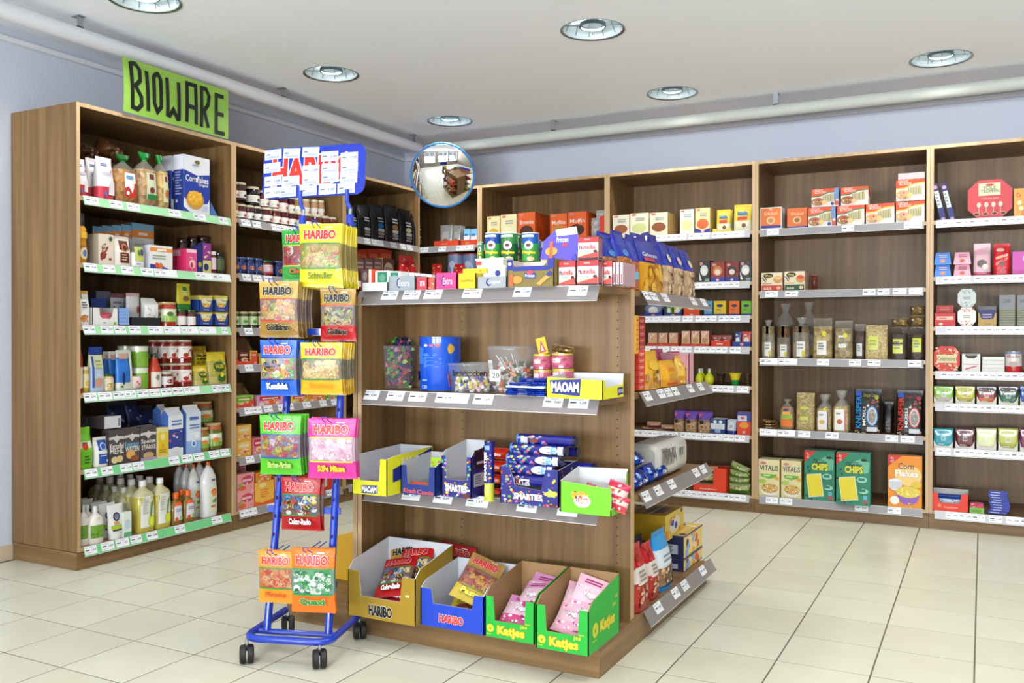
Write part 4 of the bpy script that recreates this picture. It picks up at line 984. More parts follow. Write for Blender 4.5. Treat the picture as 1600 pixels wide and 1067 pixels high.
p = 'A1.6'
pump = [(0, .9), (.03, 1), (.55, 1), (.68, .88), (.78, .5), (.82, .28)]
def lotion(w, h): return fl_bottle(w, w*.7, h, 'efe9e0', 'f2f2f0', [('r', 0, .16, 1, .5, '7ba83a'), ('s', 18, .0, .12, 1, .34, .06, ['5a8a2a', '9cc45a', '486f24']), ('l', 1, .4, .66, .9, .72, 'd8c8a8')], prof=pump, p=2.6, capw=.26)
put(p, 142, 165, 791, lotion, 'soap_bottle', 'soap bottle', 'rounded white soap bottle with green band', back=.005, n=2)
put(p, 126, 141, 789, lotion, 'soap_bottle', 'soap bottle', 'rounded white soap bottle with green band', back=.03, n=2)
def tubep(w, h):
    b = B(); secs = [(0, w*.72, w*.5, 2, 'f3f3f1', 'gloss'), (.16, w*.74, w*.5, 2, 'f3f3f1', 'gloss'), (.17, w*.8, w*.5, 2.2, 'f5f5f3', 'gloss'), (.6, w*.9, w*.3, 2.4, 'f5f5f3', 'gloss'), (.93, w, .006, 3, 'f5f5f3', 'gloss'), (1, w, .003, 5, 'f5f5f3', 'gloss')]
    loft(b, secs, h, 20, w*.25)
    prt(b, loftS(secs, h, w*.25, .9), [('r', .05, .28, .95, .4, 'b4cc3a'), ('e', .5, .64, .26, .13, '2c3050'), ('e', .5, .64, .17, .085, '8a90a8'), ('r', .25, .42, .7, .5, 'd8a868'), ('r', .1, .24, .9, .28, '2a2a28')], 'paper', .001, 6)
    return b
put(p, 171, 196, 788, tubep, 'cream_tube', 'tube', 'white cream tube standing on its cap', back=.01, n=3, gap=.012)
put(p, 152, 170, 784, tubep, 'cream_tube', 'tube', 'white cream tube standing on its cap', back=.16, n=2, gap=.012)
put(p, 130, 148, 780, tubep, 'cream_tube', 'tube', 'white cream tube standing on its cap', back=.16, n=2, gap=.012)
put(p, 193, 205, 800, lambda w, h: carton(w, .04, h, 'e9efe6', [('e', .5, .5, .4, .2, 'c8dce8'), ('r', 0, .02, 1, .2, '6fb88a')]), 'soap_box', 'soap', 'small white and green soap box', back=.006)
def cleaner(w, h): return fl_bottle(w, w*.75, h, 'cfc056', 'f2f2ee', [('r', .06, .1, .98, .7, 'f0f0ea'), ('e', .75, .2, .24, .12, 'cfdc2a'), ('e', .75, .2, .17, .085, 'e4ec5a'), ('p', [(.6, .3), (.7, .3), (.82, .62), (.66, .56)], '6a9a3a'), ('l', 6, .14, .36, .54, .66, 'c4c8b8')], prof=[(0, .96), (.02, 1), (.68, 1), (.76, .84), (.82, .5), (.86, .36), (.89, .35)], p=4, capw=.36, lv=(.66, 'd8d2a8'))
put(p, 217, 244, 751, cleaner, 'cleaner_bottle', 'cleaner bottle', 'square yellow cleaner bottle', back=.01, n=5)
put(p, 245, 269, 747, cleaner, 'cleaner_bottle', 'cleaner bottle', 'square yellow cleaner bottle', back=.01, n=5)
put(p, 188, 210, 762, cleaner, 'cleaner_bottle', 'cleaner bottle', 'square yellow cleaner bottle', back=.11, n=4)
put(p, 164, 183, 768, cleaner, 'cleaner_bottle', 'cleaner bottle', 'square yellow cleaner bottle', back=.26, n=2)
def orange(w, h): return fl_bottle(w, w*.6, h, '96762e', 'f0761c', [('r', .1, .14, .9, .62, 'eceaf0'), ('r', .1, .6, .9, .7, 'e8622a'), ('e', .3, .18, .16, .07, 'd8642c'), ('e', .75, .2, .16, .07, 'a8c06a'), ('l', 2, .2, .4, .8, .52, '9a9ab0')], prof=[(0, .95), (.03, 1), (.6, 1), (.72, .7), (.78, .42), (.82, .4)], p=3, capw=.46)
put(p, 270, 287, 770, orange, 'oil_bottle', 'cleaner bottle', 'small amber bottle with orange cap', back=.01); put(p, 289, 306, 766, orange, 'oil_bottle', 'cleaner bottle', 'small amber bottle with orange cap', back=.01, n=2)
def dish(w, h): return fl_bottle(w, w*.62, h, 'f1f1ef', 'ee7a30', [('r', .3, .08, .95, .55, 'dfeacc'), ('e', .64, .42, .26, .09, 'e8702c'), ('e', .64, .42, .18, .06, 'f09a4a'), ('p', [(.5, .3), (.9, .34), (.8, .26), (.5, .26)], '6a9a4a'), ('r', .36, .18, .7, .21, 'd8603c'), ('l', 1, .4, .64, .9, .7, '5a6a7a')], prof=[(0, .92), (.02, 1), (.35, .9), (.55, .96), (.72, .86), (.84, .6), (.9, .3), (.93, .24)], p=2.6, capw=.22)
put(p, 320, 343, 721, dish, 'detergent_bottle', 'detergent bottle', 'tall white detergent bottle with orange cap', back=.01, n=4)
put(p, 298, 316, 726, dish, 'detergent_bottle', 'detergent bottle', 'tall white detergent bottle with orange cap', back=.07, n=3)

# ================================================================ jam and tea bay
p = 'A2.1'
def jam(c, acc): return lambda w, h: jar(w, h, c, 'e6dcc0', [('p', [(0, 0), (1, 0), (1, .6), (.7, .8), (.4, .75), (0, .5)], 'f2efe8'), ('e', .6, .35, .16, .2, acc), ('l', 2, .1, .2, .5, .5, 'b0a8a0')], lab='efece4', lv=(.16, .54), lidh=.13, sh=.86)
JC = [('b08828', 'd8b040'), ('5a1218', 'd03040'), ('4a0c14', '303030'), ('1c1218', '303040'), ('5a0e16', 'c84050'), ('64101c', 'd84a5a'), ('5a0e16', 'd04048'), ('50101a', '3a8a4a')]
xs = [(367, 375), (375, 389), (389, 401), (401, 413), (414, 431), (431, 443), (443, 455), (455, 467), (468, 478), (479, 492), (493, 508), (508, 519), (519, 530)]
for i, (a, c_) in enumerate(xs):
    jc, ac = JC[i] if i < 8 else ('6a2a14', 'f0502c')
    put(p, a, c_, 317+i*1.9, jam(jc, ac), 'jam_jar', 'jam jar', 'jam jar with cream lid, front row', back=.02)
for i, (a, c_, t_) in enumerate([(367, 375, 284), (375, 389, 285), (394, 411, 292), (412, 424, 298), (426, 440, 300), (441, 454, 304), (455, 463, 307), (464, 476, 309), (478, 487, 311), (491, 500, 312), (501, 510, 313)]):
    jc, ac = JC[(i+1) % 8] if i < 8 else ('c8a080', 'f0502c')
    put(p, a, c_, t_, jam(jc, ac), 'jam_jar', 'jam jar', 'jam jar with cream lid, upper back row', back=.10, yb=t_+29)
p = 'A2.2'
def bluej(w, h): return jar(w, h, '1c2a5c', '5a6a9c', [('r', 0, 0, 1, 1, '26387c'), ('e', .5, .4, .3, .22, 'e0904a'), ('l', 1, .1, .7, .9, .85, 'c8d0e8')], lab='26387c', lidh=.12)
for a, c_ in ((368, 376), (376, 388), (389, 401), (402, 413)): put(p, a, c_, 401+(a-368)*.08, bluej, 'spread_jar', 'jar', 'dark blue jar with orange fruit', back=.02)
put(p, 415, 431, 407, lambda w, h: jar(w, h, '6a1420', '1f6a44', [('e', .5, .5, .36, .4, 'd8a0a8'), ('r', 0, 0, 1, .2, 'd04050')], lab='e6d0d0'), 'compote_jar', 'jar', 'red fruit jar with green lid', back=.02)
for a, c_ in ((434, 446), (448, 460), (468, 480), (482, 494), (496, 508)): put(p, a, c_, 408+(a-434)*.07, bluej, 'spread_jar', 'jar', 'dark blue jar with orange fruit', back=.05)
p = 'A2.3'
def grn(w, h): return jar(w, h, '3a4a20', 'c8bc88', [('p', [(0, 0), (1, 0), (1, .7), (.5, 1), (0, .8)], 'dfe6cc'), ('e', .4, .4, .2, .2, '5aa048')], lab='c8d4a8')
for a, c_ in ((366, 377), (379, 392), (394, 405), (407, 420), (478, 490), (536, 541)): put(p, a, c_, 487, grn, 'pickle_jar', 'jar', 'green jar with white leaf label', back=.02)
p = 'A2.4'
def tea(c1, c2, ct, dk='5a2a1a'): return lambda w, h: tray(w, .1, h*.95, h*1.5, 'e0523a', '8a6a44', cut=(.22, .76, .4, .06), ops=[('e', .1, .2, .06, .16, 'f4a08a'), ('e', .9, .2, .06, .16, 'f4a08a')], hs=h*.45, backcol='8a6a44')
def teab(c1, c2): return lambda w, h: carton(w, .08, h, c1, [('r', .1, .5, .9, .9, c2), ('r', .2, .62, .8, .74, 'f0e0d0'), ('e', .5, .3, .25, .16, 'f0c8a0'), ('s', 6, .1, .05, .9, .4, .1, [c2, 'f4e8d0', 'e87a3a'])])
put(p, 362, 403, 541, tea(0, 0, 0), 'display_tray', 'display box', 'red and orange tea display tray', back=.01)
put(p, 372, 390, 548, teab('5a2418', '7a3a28'), 'tea_box', 'tea box', 'dark brown tea box in tray', back=.02, yb=568)
for a, c_ in ((362, 371), (391, 402)): put(p, a, c_, 548, teab('f0c040', 'e8602c'), 'tea_box', 'tea box', 'yellow and red tea box in tray', back=.02, yb=568)
put(p, 368, 391, 529, lambda w, h: carton(w, .08, h, '2f5a74', [('l', 2, .2, .4, .8, .7, '9ac0d0')]), 'tea_box', 'tea box', 'dark teal box at the back', back=.16, yb=546)
for a, c_ in ((405, 440), (445, 480), (490, 540)): put(p, a, c_, 552, teab('e8b040', 'd04a2c'), 'tea_box', 'tea box', 'orange tea box partly behind hanging bags', back=.02)
p = 'A2.5'
put(p, 362, 398, 612, tea(0, 0, 0), 'display_tray', 'display box', 'red tray with brown cardboard back', back=.01)
put(p, 366, 396, 618, teab('b4d864', '86b83a'), 'tea_box', 'tea box', 'light green tea box in tray', back=.02, yb=640)
for a, c_, k1, k2 in ((401, 442, 'e8a8c8', 'd03048'), (443, 452, 'f0d060', 'e0702c'), (454, 482, 'e8d850', 'd8402c'), (483, 508, 'f0a040', 'e86030'), (509, 527, '8cc84a', '4a9a3a')):
    put(p, a, c_, 617, teab(k1, k2), 'tea_box', 'tea box', {'e8a8c8': 'pink and red', 'f0d060': 'narrow yellow', 'e8d850': 'yellow lemon', 'f0a040': 'orange', '8cc84a': 'green apple'}[k1]+' tea box', back=.02)
p = 'A2.6'
put(p, 369, 393, 664, teab('f2b84c', 'f0d080'), 'tea_box', 'tea box', 'orange and yellow tea box', back=.02, s=2)
put(p, 395, 412, 684, teab('e88a9a', 'd0304a'), 'tea_box', 'tea box', 'pink red berry tea box', back=.02)
put(p, 413, 450, 690, teab('5a86c8', 'e8c8d8'), 'tea_box', 'tea box', 'blue patterned tea box', back=.03)
for a, c_ in ((455, 480), (482, 505), (507, 528)): put(p, a, c_, 690, teab('c85a3c', 'f0c050'), 'tea_box', 'tea box', 'rust coloured tea box', back=.08)
p = 'A2.7'
def pinkt(w, h): return carton(w, .07, h, 'f0a8a8', [('e', .6, .62, .34, .26, 'd04a68'), ('r', .38, .55, .86, .68, 'f0c0cc'), ('e', .3, .2, .2, .14, 'e8703a'), ('p', [(0, .4), (.3, .5), (.2, .2)], '9ab060'), ('s', 10, .05, .05, .95, .95, .06, ['f8d8d4', 'e07a8a', 'f4c8b8'])], side='e08a94')
put(p, 370, 397, 740, pinkt, 'fruit_tea_box', 'tea box', 'pink fruit tea box', s=2, back=.012)
put(p, 370, 384, 724, pinkt, 'fruit_tea_box', 'tea box', 'dark pink tea box lying behind', back=.1, yb=741)
put(p, 398, 428, 752, lambda w, h: carton(w, .08, h, 'f0742c', [('p', [(0, .2), (0, 1), (1, 1), (1, .2), (.4, .1)], 'f4c050'), ('l', 4, .3, .3, .9, .7, 'e88a3a'), ('e', .4, .85, .2, .1, 'f8e0a0')], side='f0a83c'), 'fruit_tea_box', 'tea box', 'large orange tea carton', back=.012)
put(p, 400, 424, 737, teab('f0a030', 'e8702c'), 'tea_box', 'tea box', 'orange tea box stacked on top', back=.02, yb=752)
put(p, 429, 437, 745, pinkt, 'fruit_tea_box', 'tea box', 'pink tea box half hidden by rack post', back=.03)
put(p, 465, 528, 743, lambda w, h: carton(w, .1, h, 'e0442c', [('r', .5, .2, .72, .85, 'd8d6d4'), ('l', 1, .5, .3, .72, .8, '8a8a8a')]), 'wide_carton', 'carton', 'wide red carton with white barcode panel', back=.02)

# ================================================================ coffee bay and corner bay
p = 'A3.1'
def coffee(c): return lambda w, h: pouch(w, .075, h, [(0, '1c1e22', 'foil'), (.9, '26282c', 'foil')], [('e', .6, .42, .26, .07, c), ('r', .35, .26, .9, .34, 'c8c8c4'), ('l', 2, .35, .5, .85, .66, 'd8d8d8'), ('e', .6, .2, .3, .05, '8a8a88'), ('r', .3, .1, .8, .14, '9a9a98')], seam=.05, mat='foil')
for a, c_, t_, cc in ((546, 560, 322, '2f86d8'), (562, 582, 320, '303238'), (583, 604, 319, '2f86d8'), (605, 626, 320, 'b07a48'), (627, 647, 327, 'd8c8a0'), (648, 660, 334, '5a5c60')):
    put(p, a, c_, t_, coffee(cc), 'coffee_bag', 'coffee', 'glossy black coffee bag, '+{'2f86d8': 'blue', '303238': 'plain dark', 'b07a48': 'copper', 'd8c8a0': 'cream', '5a5c60': 'grey'}[cc]+' band', back=.02, n=2)
p = 'A3.2'
for a, c_ in ((556, 569), (570, 583), (584, 597)): put(p, a, c_, 404, lambda w, h: carton(w, .06, h, '7a5a54', [('r', .1, .1, .9, .5, '5a3a38'), ('l', 2, .1, .55, .9, .9, 'b09a94')], side='5a3c38', top='e8502c'), 'truffle_box', 'chocolate', 'brown box with orange lid', back=.03)
put(p, 598, 616, 404, lambda w, h: carton(w, .1, h, '6a3c30', [('e', .5, .55, .4, .3, 'c8b0a0'), ('t', 'STIX', .2, .45, .8, .65, '5a2a20')], side='e8c060', top='7a4a3c'), 'biscuit_box', 'biscuits', 'brown biscuit box with round badge', back=.03, s=1)
for a, c_ in ((556, 574), (576, 592), (594, 612)): put(p, a, c_, 390, lambda w, h: carton(w, .08, h, 'e0522c', [('r', .1, .3, .9, .7, 'f08050')]), 'orange_box', 'chocolate', 'orange-red box in the back row', back=.14, yb=412)
for a, c_ in ((628, 645), (644, 662)): put(p, a, c_, 399, lambda w, h: pouch(w, .06, h, [(0, 'c8202a'), (.8, 'd83a34')], [('s', 14, .1, .1, .9, .9, .07, ['e85a4a', 'f4c8a0', 'a81420'])]), 'candy_bag', 'candy', 'shiny red candy bag', back=.02)
p = 'B0.1'
def silv(w, h): return pouch(w, .03, h, [(0, 'b8b8b6', 'foil')], [('r', .2, .1, .8, .7, 'd8d8d2'), ('e', .5, .25, .24, .12, 'b08a50')], mat='foil')
put(p, 686, 706, 351, silv, 'yeast_pouch', 'pouch', 'silver foil pouch in red tray', back=.05, n=4, gap=.0)
put(p, 706, 719, 352, silv, 'yeast_pouch', 'pouch', 'silver foil pouch in red tray', back=.05, n=3, gap=.0)
for a, c_ in ((723, 733), (734, 745)): put(p, a, c_, 357, lambda w, h: pouch(w, .03, h, [(0, 'dfe8f0'), (.6, '8ac0e0')], [('r', .1, .2, .9, .5, 'f0f4f8'), ('r', .2, .6, .8, .7, '3a7ac0')]), 'sugar_pouch', 'pouch', 'white and light blue pouch', back=.05, n=2)
put(p, 677, 717, 376, lambda w, h: tray(w, .16, h, h, 'e4502c', 'd04020', ops=[('l', 1, .3, .3, .7, .6, 'f0a080')]), 'display_tray', 'display box', 'low red-orange tray, left one', back=.02)
put(p, 719, 746, 375, lambda w, h: tray(w, .16, h, h, 'e4502c', 'd04020', ops=[('l', 1, .3, .3, .7, .6, 'f0a080')]), 'display_tray', 'display box', 'low red-orange tray, right one', back=.02)
p = 'B0.2'
for a, c_ in ((694, 718), (717, 744)): put(p, a, c_, 396, lambda w, h: can(w, h, [(.02, 'd04038'), (.5, '8a9ac0')], [('e', .5, .5, .3, .3, 'c0c8dc'), ('s', 10, .1, .05, .9, .5, .08, ['d83a34', 'f0c0b0', '7a1418'])], lid='d83a3c'), 'cookie_tin', 'tin', 'blue-grey round tub with red lid', back=.03)
for a, c_ in ((672, 688), (706, 724)): put(p, a, c_, 412, lambda w, h: pouch(w, .05, h, [(0, 'd02a24')], [('s', 10, .1, .1, .9, .9, .1, ['e8604c', 'f0d0c0'])]), 'candy_bag', 'candy', 'crumpled red candy bag', back=.01)

# ================================================================ muffin bay
p = 'B1.1'
def bake(cf, img, cs, t1='', tc='ffffff', foot=None):
    def f(w, h):
        ops = [('e', .2, .93, .14, .045, 'd88a78'), ('e', .5, .38, .4, .2, img)]
        if t1: ops.append(('t', t1, .12, .62, .92, .76, tc))
        else: ops.append(('l', 2, .3, .66, .8, .82, 'a8b0b0'))
        ops += [('e', .42, .42, .24, .12, img if img != 'd8c070' else 'e4d488')]
        if foot: ops += [('p', [(0, 0), (1, 0), (1, .2), (.5, .12), (0, .22)], foot), ('e', .5, .09, .12, .045, 'e8c8c8')]
        return carton(w, .045, h, cf, ops, side=cs, sops=[('r', .2, .1, .8, .9, cf)] if cf[0] == 'e' and cs != cf else ())
    return f
put(p, 761, 781, 338, bake('eedfae', 'd8b848', 'e4d4a4'), 'cake_mix_box', 'baking mix', 'cream box with yellow noodles picture', back=.03, n=2)
put(p, 782, 807, 335, bake('efe4b4', 'f2ecc4', 'e4d8a8'), 'cake_mix_box', 'baking mix', 'pale cream cake mix box', back=.03, n=2)
put(p, 809, 836, 332, bake('ea6c22', '5a2a18', 'd05a1c', 'Brownies', 'f4e4d4'), 'cake_mix_box', 'baking mix', 'orange brownie mix box', back=.03, n=6, gap=.003)
put(p, 859, 886, 334, bake('ea6c22', 'c8913c', 'd05a1c', 'Muffins', 'f4e4d4'), 'cake_mix_box', 'baking mix', 'orange muffin mix box', back=.03, n=5)
put(p, 887, 916, 331, bake('ea6a22', '4a2416', 'd05a1c', 'Muffin', 'f4e4d4'), 'cake_mix_box', 'baking mix', 'orange chocolate muffin mix box', back=.03, n=5)
for a, c_, s_ in ((920, 936, 1), (920, 936, 2), (928, 945, 3)):
    put(p, a, c_, 352-(s_-1)*12, lambda w, h: pillow(w, .08, h, [(0, 'd8d6d0')], [('s', 8, .1, .1, .9, .9, .1, ['e8e8e4', 'b8b4ac'])]), 'flour_packet', 'flour', 'grey-white wrapped packet in a pile', back=.06, yb=368-(s_-1)*12)
put(p, 937, 945, 337, lambda w, h: carton(w, .2, h, 'e8421e'), 'red_box', 'carton', 'slim orange-red box beside divider', back=.02)

# ================================================================ baking bay
p = 'B2.1'
put(p, 957, 983, 336, bake('efe6cf', 'a8643c', 'e0d4b4'), 'mousse_box', 'baking mix', 'cream mousse box, brown picture', back=.03, n=2)
put(p, 984, 1013, 333, bake('efeacd', 'd8dc98', 'e0d8b4', foot='2a4c98'), 'mousse_box', 'baking mix', 'cream dessert box with blue foot', back=.03, n=2)
put(p, 1015, 1043, 332, bake('f0e4c8', '9a5a34', 'e8c070'), 'mousse_box', 'baking mix', 'cream mousse box, chocolate picture', back=.03, n=5)
put(p, 1062, 1084, 327, bake('e4ead8', 'efe4a4', 'd8d4a8'), 'mousse_box', 'baking mix', 'light blue and cream mix box', back=.03, n=3)
put(p, 1086, 1109, 325, bake('f2dca0', 'e0713c', 'e8c868', foot='2f3f9c'), 'mousse_box', 'baking mix', 'yellow cream mix box, blue foot', back=.03, n=4)
def ypouch(w, h): return pouch(w, .04, h, [(0, 'e2dfc0'), (.4, 'ead25a'), (.9, 'f0d040')], [('e', .5, .66, .36, .08, '9ac4d4'), ('r', .2, .42, .8, .54, 'd8583c'), ('e', .55, .24, .34, .14, 'e8e0b8'), ('e', .6, .22, .14, .08, '7a4a34'), ('t', 'Sizella', .18, .6, .82, .74, '3a6a8a')])
put(p, 1118, 1141, 327, ypouch, 'semolina_pouch', 'pouch', 'small yellow pouch in yellow tray', back=.05, n=2)
put(p, 1112, 1143, 357, lambda w, h: tray(w, .15, h, h*1.3, 'eed03a', 'd8b820', cut=(.2, .85, .5, .04)), 'display_tray', 'display box', 'low bright yellow tray', back=.02)
put(p, 1145, 1174, 319, ypouch, 'semolina_pouch', 'pouch', 'large yellow dessert pouch', back=.03)
p = 'B2.2'
def brn(cf, c2, foot): return lambda w, h: carton(w, .05, h, cf, [('e', .5, .55, .34, .24, c2), ('e', .5, .5, .22, .14, 'e4d4c4' if foot else 'f0f0ec'), ('e', .25, .85, .14, .08, 'd8a098')]+([('r', 0, 0, 1, .24, foot), ('e', .5, .12, .12, .06, 'e8c8c8')] if foot else [('p', [(.1, .1), (.3, .1), (.05, .5)], 'e8e8e8'), ('r', .55, .06, .95, .18, '8ab0b4')]))
put(p, 1091, 1109, 407, brn('3a3432', 'e0e0dc', None), 'dessert_box', 'dessert mix', 'black and white dessert box, left', back=.03, n=2); put(p, 1110, 1132, 409, brn('9c3a28', 'd0884a', '2a46a0'), 'dessert_box', 'dessert mix', 'brown red dessert box, pale heart', back=.03, n=2)
put(p, 1133, 1154, 409, brn('8c2c24', '4a2a20', '2a46a0'), 'dessert_box', 'dessert mix', 'brown red dessert box, dark cake', back=.03, n=2); put(p, 1155, 1174, 407, brn('4a3a3c', 'e0dcd8', None), 'dessert_box', 'dessert mix', 'dark dessert box at right end', back=.03, n=2)
p = 'B2.3'
def tr(col, ops=()): return lambda w, h: tray(w, .12, h*.8, h, col, 'd8d0c8', cut=(.1, .9, .45, .02), ops=[('e', .5, .2, .1, .1, 'e8a8a0')], hs=h*.55)
put(p, 1006, 1035, 473, tr('28429a'), 'display_tray', 'display box', 'dark blue sachet tray, left one', back=.02); put(p, 1037, 1066, 474, tr('27407f'), 'display_tray', 'display box', 'dark blue sachet tray, right one', back=.02)
def sach(c1, c2): return lambda w, h: pillow(w, .012, h, [(0, c1), (.7, c2)], [('e', .5, .4, .34, .24, 'f0eee8'), ('l', 1, .2, .7, .8, .85, 'e8e8f0')])
put(p, 1008, 1033, 470, sach('8a9ab4', '4a5a80'), 'pudding_sachet', 'sachet', 'grey-blue sachet in blue tray', back=.03, n=4, gap=.006)
put(p, 1040, 1050, 473, sach('5a9a4a', '3a7a3a'), 'pudding_sachet', 'sachet', 'green sachet in blue tray', back=.03, n=3, gap=.006); put(p, 1052, 1065, 473, sach('d8cc3a', 'a8b04a'), 'pudding_sachet', 'sachet', 'yellow-green sachet in blue tray', back=.03, n=3, gap=.006)
put(p, 1068, 1093, 474, lambda w, h: carton(w, .08, h, 'e8562c', [('e', .5, .75, .36, .2, 'd8d05a'), ('e', .5, .6, .2, .1, 'e8e0b0'), ('e', .5, .12, .1, .06, 'f0c0a8')], side='9a8a3a'), 'sachet_box', 'display box', 'orange box with yellow picture', back=.02)
for a, c_, k1, nm in ((1100, 1113, '6fb4d8', 'light blue'), (1115, 1134, 'e8c830', 'yellow'), (1139, 1155, 'ee7a22', 'orange'), (1158, 1174, '7cc02c', 'green')):
    put(p, a, c_, 470, lambda w, h, k1=k1: carton(w, .06, h, k1, [('e', .5, .68, .28, .1, '2a2a50'), ('l', 1, .2, .36, .8, .46, '7a3a28'), ('r', 0, 0, 1, .13, '26369a')], side=k1), 'flavour_box', 'baking box', nm+' small flavouring carton', back=.03, n=2)
p = 'B2.4'
def minis(k): return lambda w, h: carton(w, .04, h, 'ecc0a0', [('r', 0, .55, 1, 1, 'e8b098'), ('p', [(.1, .95), (.9, .95), (.2, .45)], 'f4dcc0'), ('e', .5, .3, .36, .2, k), ('e', .3, .84, .1, .05, 'e8907a')], side='d8785a')
for a in (1013, 1029, 1045): put(p, a, a+14, 520, minis('e8b880'), 'vanilla_box', 'baking box', 'small peach box in left tray', back=.03, yb=538, n=2)
put(p, 1010, 1061, 536, lambda w, h: tray(w, .12, h, h, 'e5532b', 'c8401c', ops=[('l', 1, .4, .4, .6, .6, 'f0b090')]), 'display_tray', 'display box', 'low orange tray, left', back=.02)
for a in (1065, 1080, 1095): put(p, a, a+13, 517, minis('c8a470'), 'vanilla_box', 'baking box', 'small beige box in middle tray', back=.03, yb=538, n=2)
put(p, 1063, 1109, 537, lambda w, h: tray(w, .12, h, h, 'e5532b', 'c8401c', ops=[('l', 1, .4, .4, .6, .6, 'f0b090')]), 'display_tray', 'display box', 'low orange tray, middle', back=.02)
put(p, 1110, 1142, 532, lambda w, h: tray(w, .12, h, h*1.3, 'ea4a24', 'c8401c', ops=[('l', 1, .3, .3, .8, .6, 'f8e0d0')]), 'display_tray', 'display box', 'red-orange tray, right', back=.02)
for a in (1112, 1127): put(p, a, a+14, 524, sach('8a3a30', 'b05a50'), 'jelly_sachet', 'sachet', 'dark red sachet in red tray', back=.04, n=3, gap=.01)
put(p, 1144, 1174, 534, lambda w, h: tray(w, .12, h, h*1.2, '28489c', 'c8c0b8', ops=[('e', .5, .5, .1, .3, 'e8a8a0')]), 'display_tray', 'display box', 'low blue tray at divider', back=.02)
put(p, 1147, 1158, 518, sach('4a5a90', '3a4a80'), 'jelly_sachet', 'sachet', 'blue sachet in low blue tray', back=.04, n=2, gap=.01); put(p, 1159, 1173, 518, sach('e8786a', 'd8584a'), 'jelly_sachet', 'sachet', 'salmon red sachet in low blue tray', back=.04, n=2, gap=.01)
p = 'B2.5'
lem = [(0, .6), (.05, .8), (.25, 1), (.45, .96), (.62, .7), (.7, .4), (.74, .3)]
put(p, 1085, 1098, 576, lambda w, h: fl_bottle(w, w, h, 'dfe320', 'eef0e8', (), prof=lem, p=2, capw=.3), 'lemon_juice_bottle', 'juice bottle', 'yellow lemon juice bottle', back=.03, n=2); put(p, 1099, 1114, 576, lambda w, h: fl_bottle(w, w, h, 'dfe320', 'eef0e8', (), prof=lem, p=2, capw=.3), 'lemon_juice_bottle', 'juice bottle', 'yellow lemon juice bottle', back=.02)
def cup(c1, c2): return lambda w, h: (lambda b: (loft(b, [(0, w*.5, w*.5, 2, c2, 'gloss'), (.45, w*.62, w*.62, 2, c1, 'gloss'), (.9, w*.86, w*.86, 2, c1, 'gloss'), (.95, w, w, 2, c1, 'gloss'), (1, w*.98, w*.98, 2, c1, 'gloss')], h, 20, w/2), b)[1])(B())
put(p, 1117, 1133, 584, cup('3a2418', '2a1a10'), 'dessert_cup', 'cup', 'dark brown dessert cup', back=.03); put(p, 1136, 1157, 583, cup('f0dc2c', '1fa04a'), 'dessert_cup', 'cup', 'yellow cup on green base', back=.02); put(p, 1160, 1174, 584, cup('5a3622', '4a2c1a'), 'dessert_cup', 'cup', 'mid brown dessert cup', back=.03)
p = 'B2.6'
for i, (a, c_, t_, b_) in enumerate(((1000, 1020, 668, 675), (1018, 1042, 671, 678), (1008, 1030, 660, 668), (1030, 1053, 665, 674))):
    put(p, a, c_, t_, lambda w, h: pillow(w, .09, h, [(0, '8a4a6a'), (.4, 'd8a888')], [('s', 12, .1, .2, .9, .9, .06, ['e8c8a8', 'b86a6a', 'f0e0d0'])]), 'nut_packet', 'nuts', 'flat pink and beige packet '+['leftmost', 'at front', 'on top', 'at right'][i], back=.03, yb=b_)
for i, (a, c_) in enumerate(((1052, 1068), (1070, 1088), (1090, 1110))): put(p, a, c_, 642+i, lambda w, h: pouch(w, .05, h, [(0, 'c8aa88', 'grain'), (.5, '9a7a60'), (.62, '6a3fa8'), (.9, '7a4cc0')], [('e', .3, .5, .2, .1, '2a1c20'), ('s', 20, .1, .05, .9, .42, .08, ['d8b070', 'e8d0a0', 'a86a3a']), ('p', [(0, .9), (.4, .9), (.1, .72)], 'e05a5a')]), 'nut_pouch', 'nuts', 'purple-topped clear pouch of nuts', back=.03, n=2)
put(p, 1111, 1133, 655, lambda w, h: carton(w, .06, h, 'dfe6ee', [('r', 0, 0, 1, .3, '1f4f94'), ('r', 0, .7, 1, 1, '2a5aa0'), ('e', .3, .82, .12, .12, 'f0f4f8'), ('e', .7, .82, .12, .12, 'f0f4f8'), ('r', .3, .06, .7, .32, 'a8c0dc')], side='2a4f90'), 'yeast_box', 'baking box', 'blue and white box with two dots', back=.03, n=2)
put(p, 1135, 1150, 656, lambda w, h: pouch(w, .05, h, [(0, '2c3f94'), (.25, 'ccd0dc')], [('e', .5, .55, .34, .26, 'e4e6ea'), ('l', 2, .3, .45, .7, .65, '7a80a0')]), 'powder_pouch', 'baking box', 'small silver and blue pouch', back=.03, n=2)
put(p, 1152, 1174, 644, lambda w, h: carton(w, .07, h, 'e8502a', [('r', 0, .58, 1, 1, '4a56a8'), ('r', .05, .6, .7, .85, 'd8d8e4'), ('e', .4, .74, .16, .06, 'd87a7a'), ('e', .5, .42, .34, .14, 'e8a83a'), ('e', .5, .12, .12, .06, 'f0c0a8')], side='3a3a5a'), 'gelatin_box', 'baking box', 'orange and blue box at divider', back=.03)
p = 'B2.7'
put(p, 1083, 1137, 731, lambda w, h: tray(w, .14, h, h, 'ea4a22', 'c0401c', cut=(.06, .6, .28, .01), ops=[('t', 'freundlicher', .2, .08, .7, .16, 'f4c8b0')]), 'display_tray', 'display box', 'red-orange tray with low front', back=.01)
def grp(w, h): return pillow(w, .06, h, [(0, '6a9a3a'), (.4, 'b0b880')], [('s', 10, .1, .2, .9, .8, .08, ['d8d4b0', '5a8a2a', '8a5a3a'])])
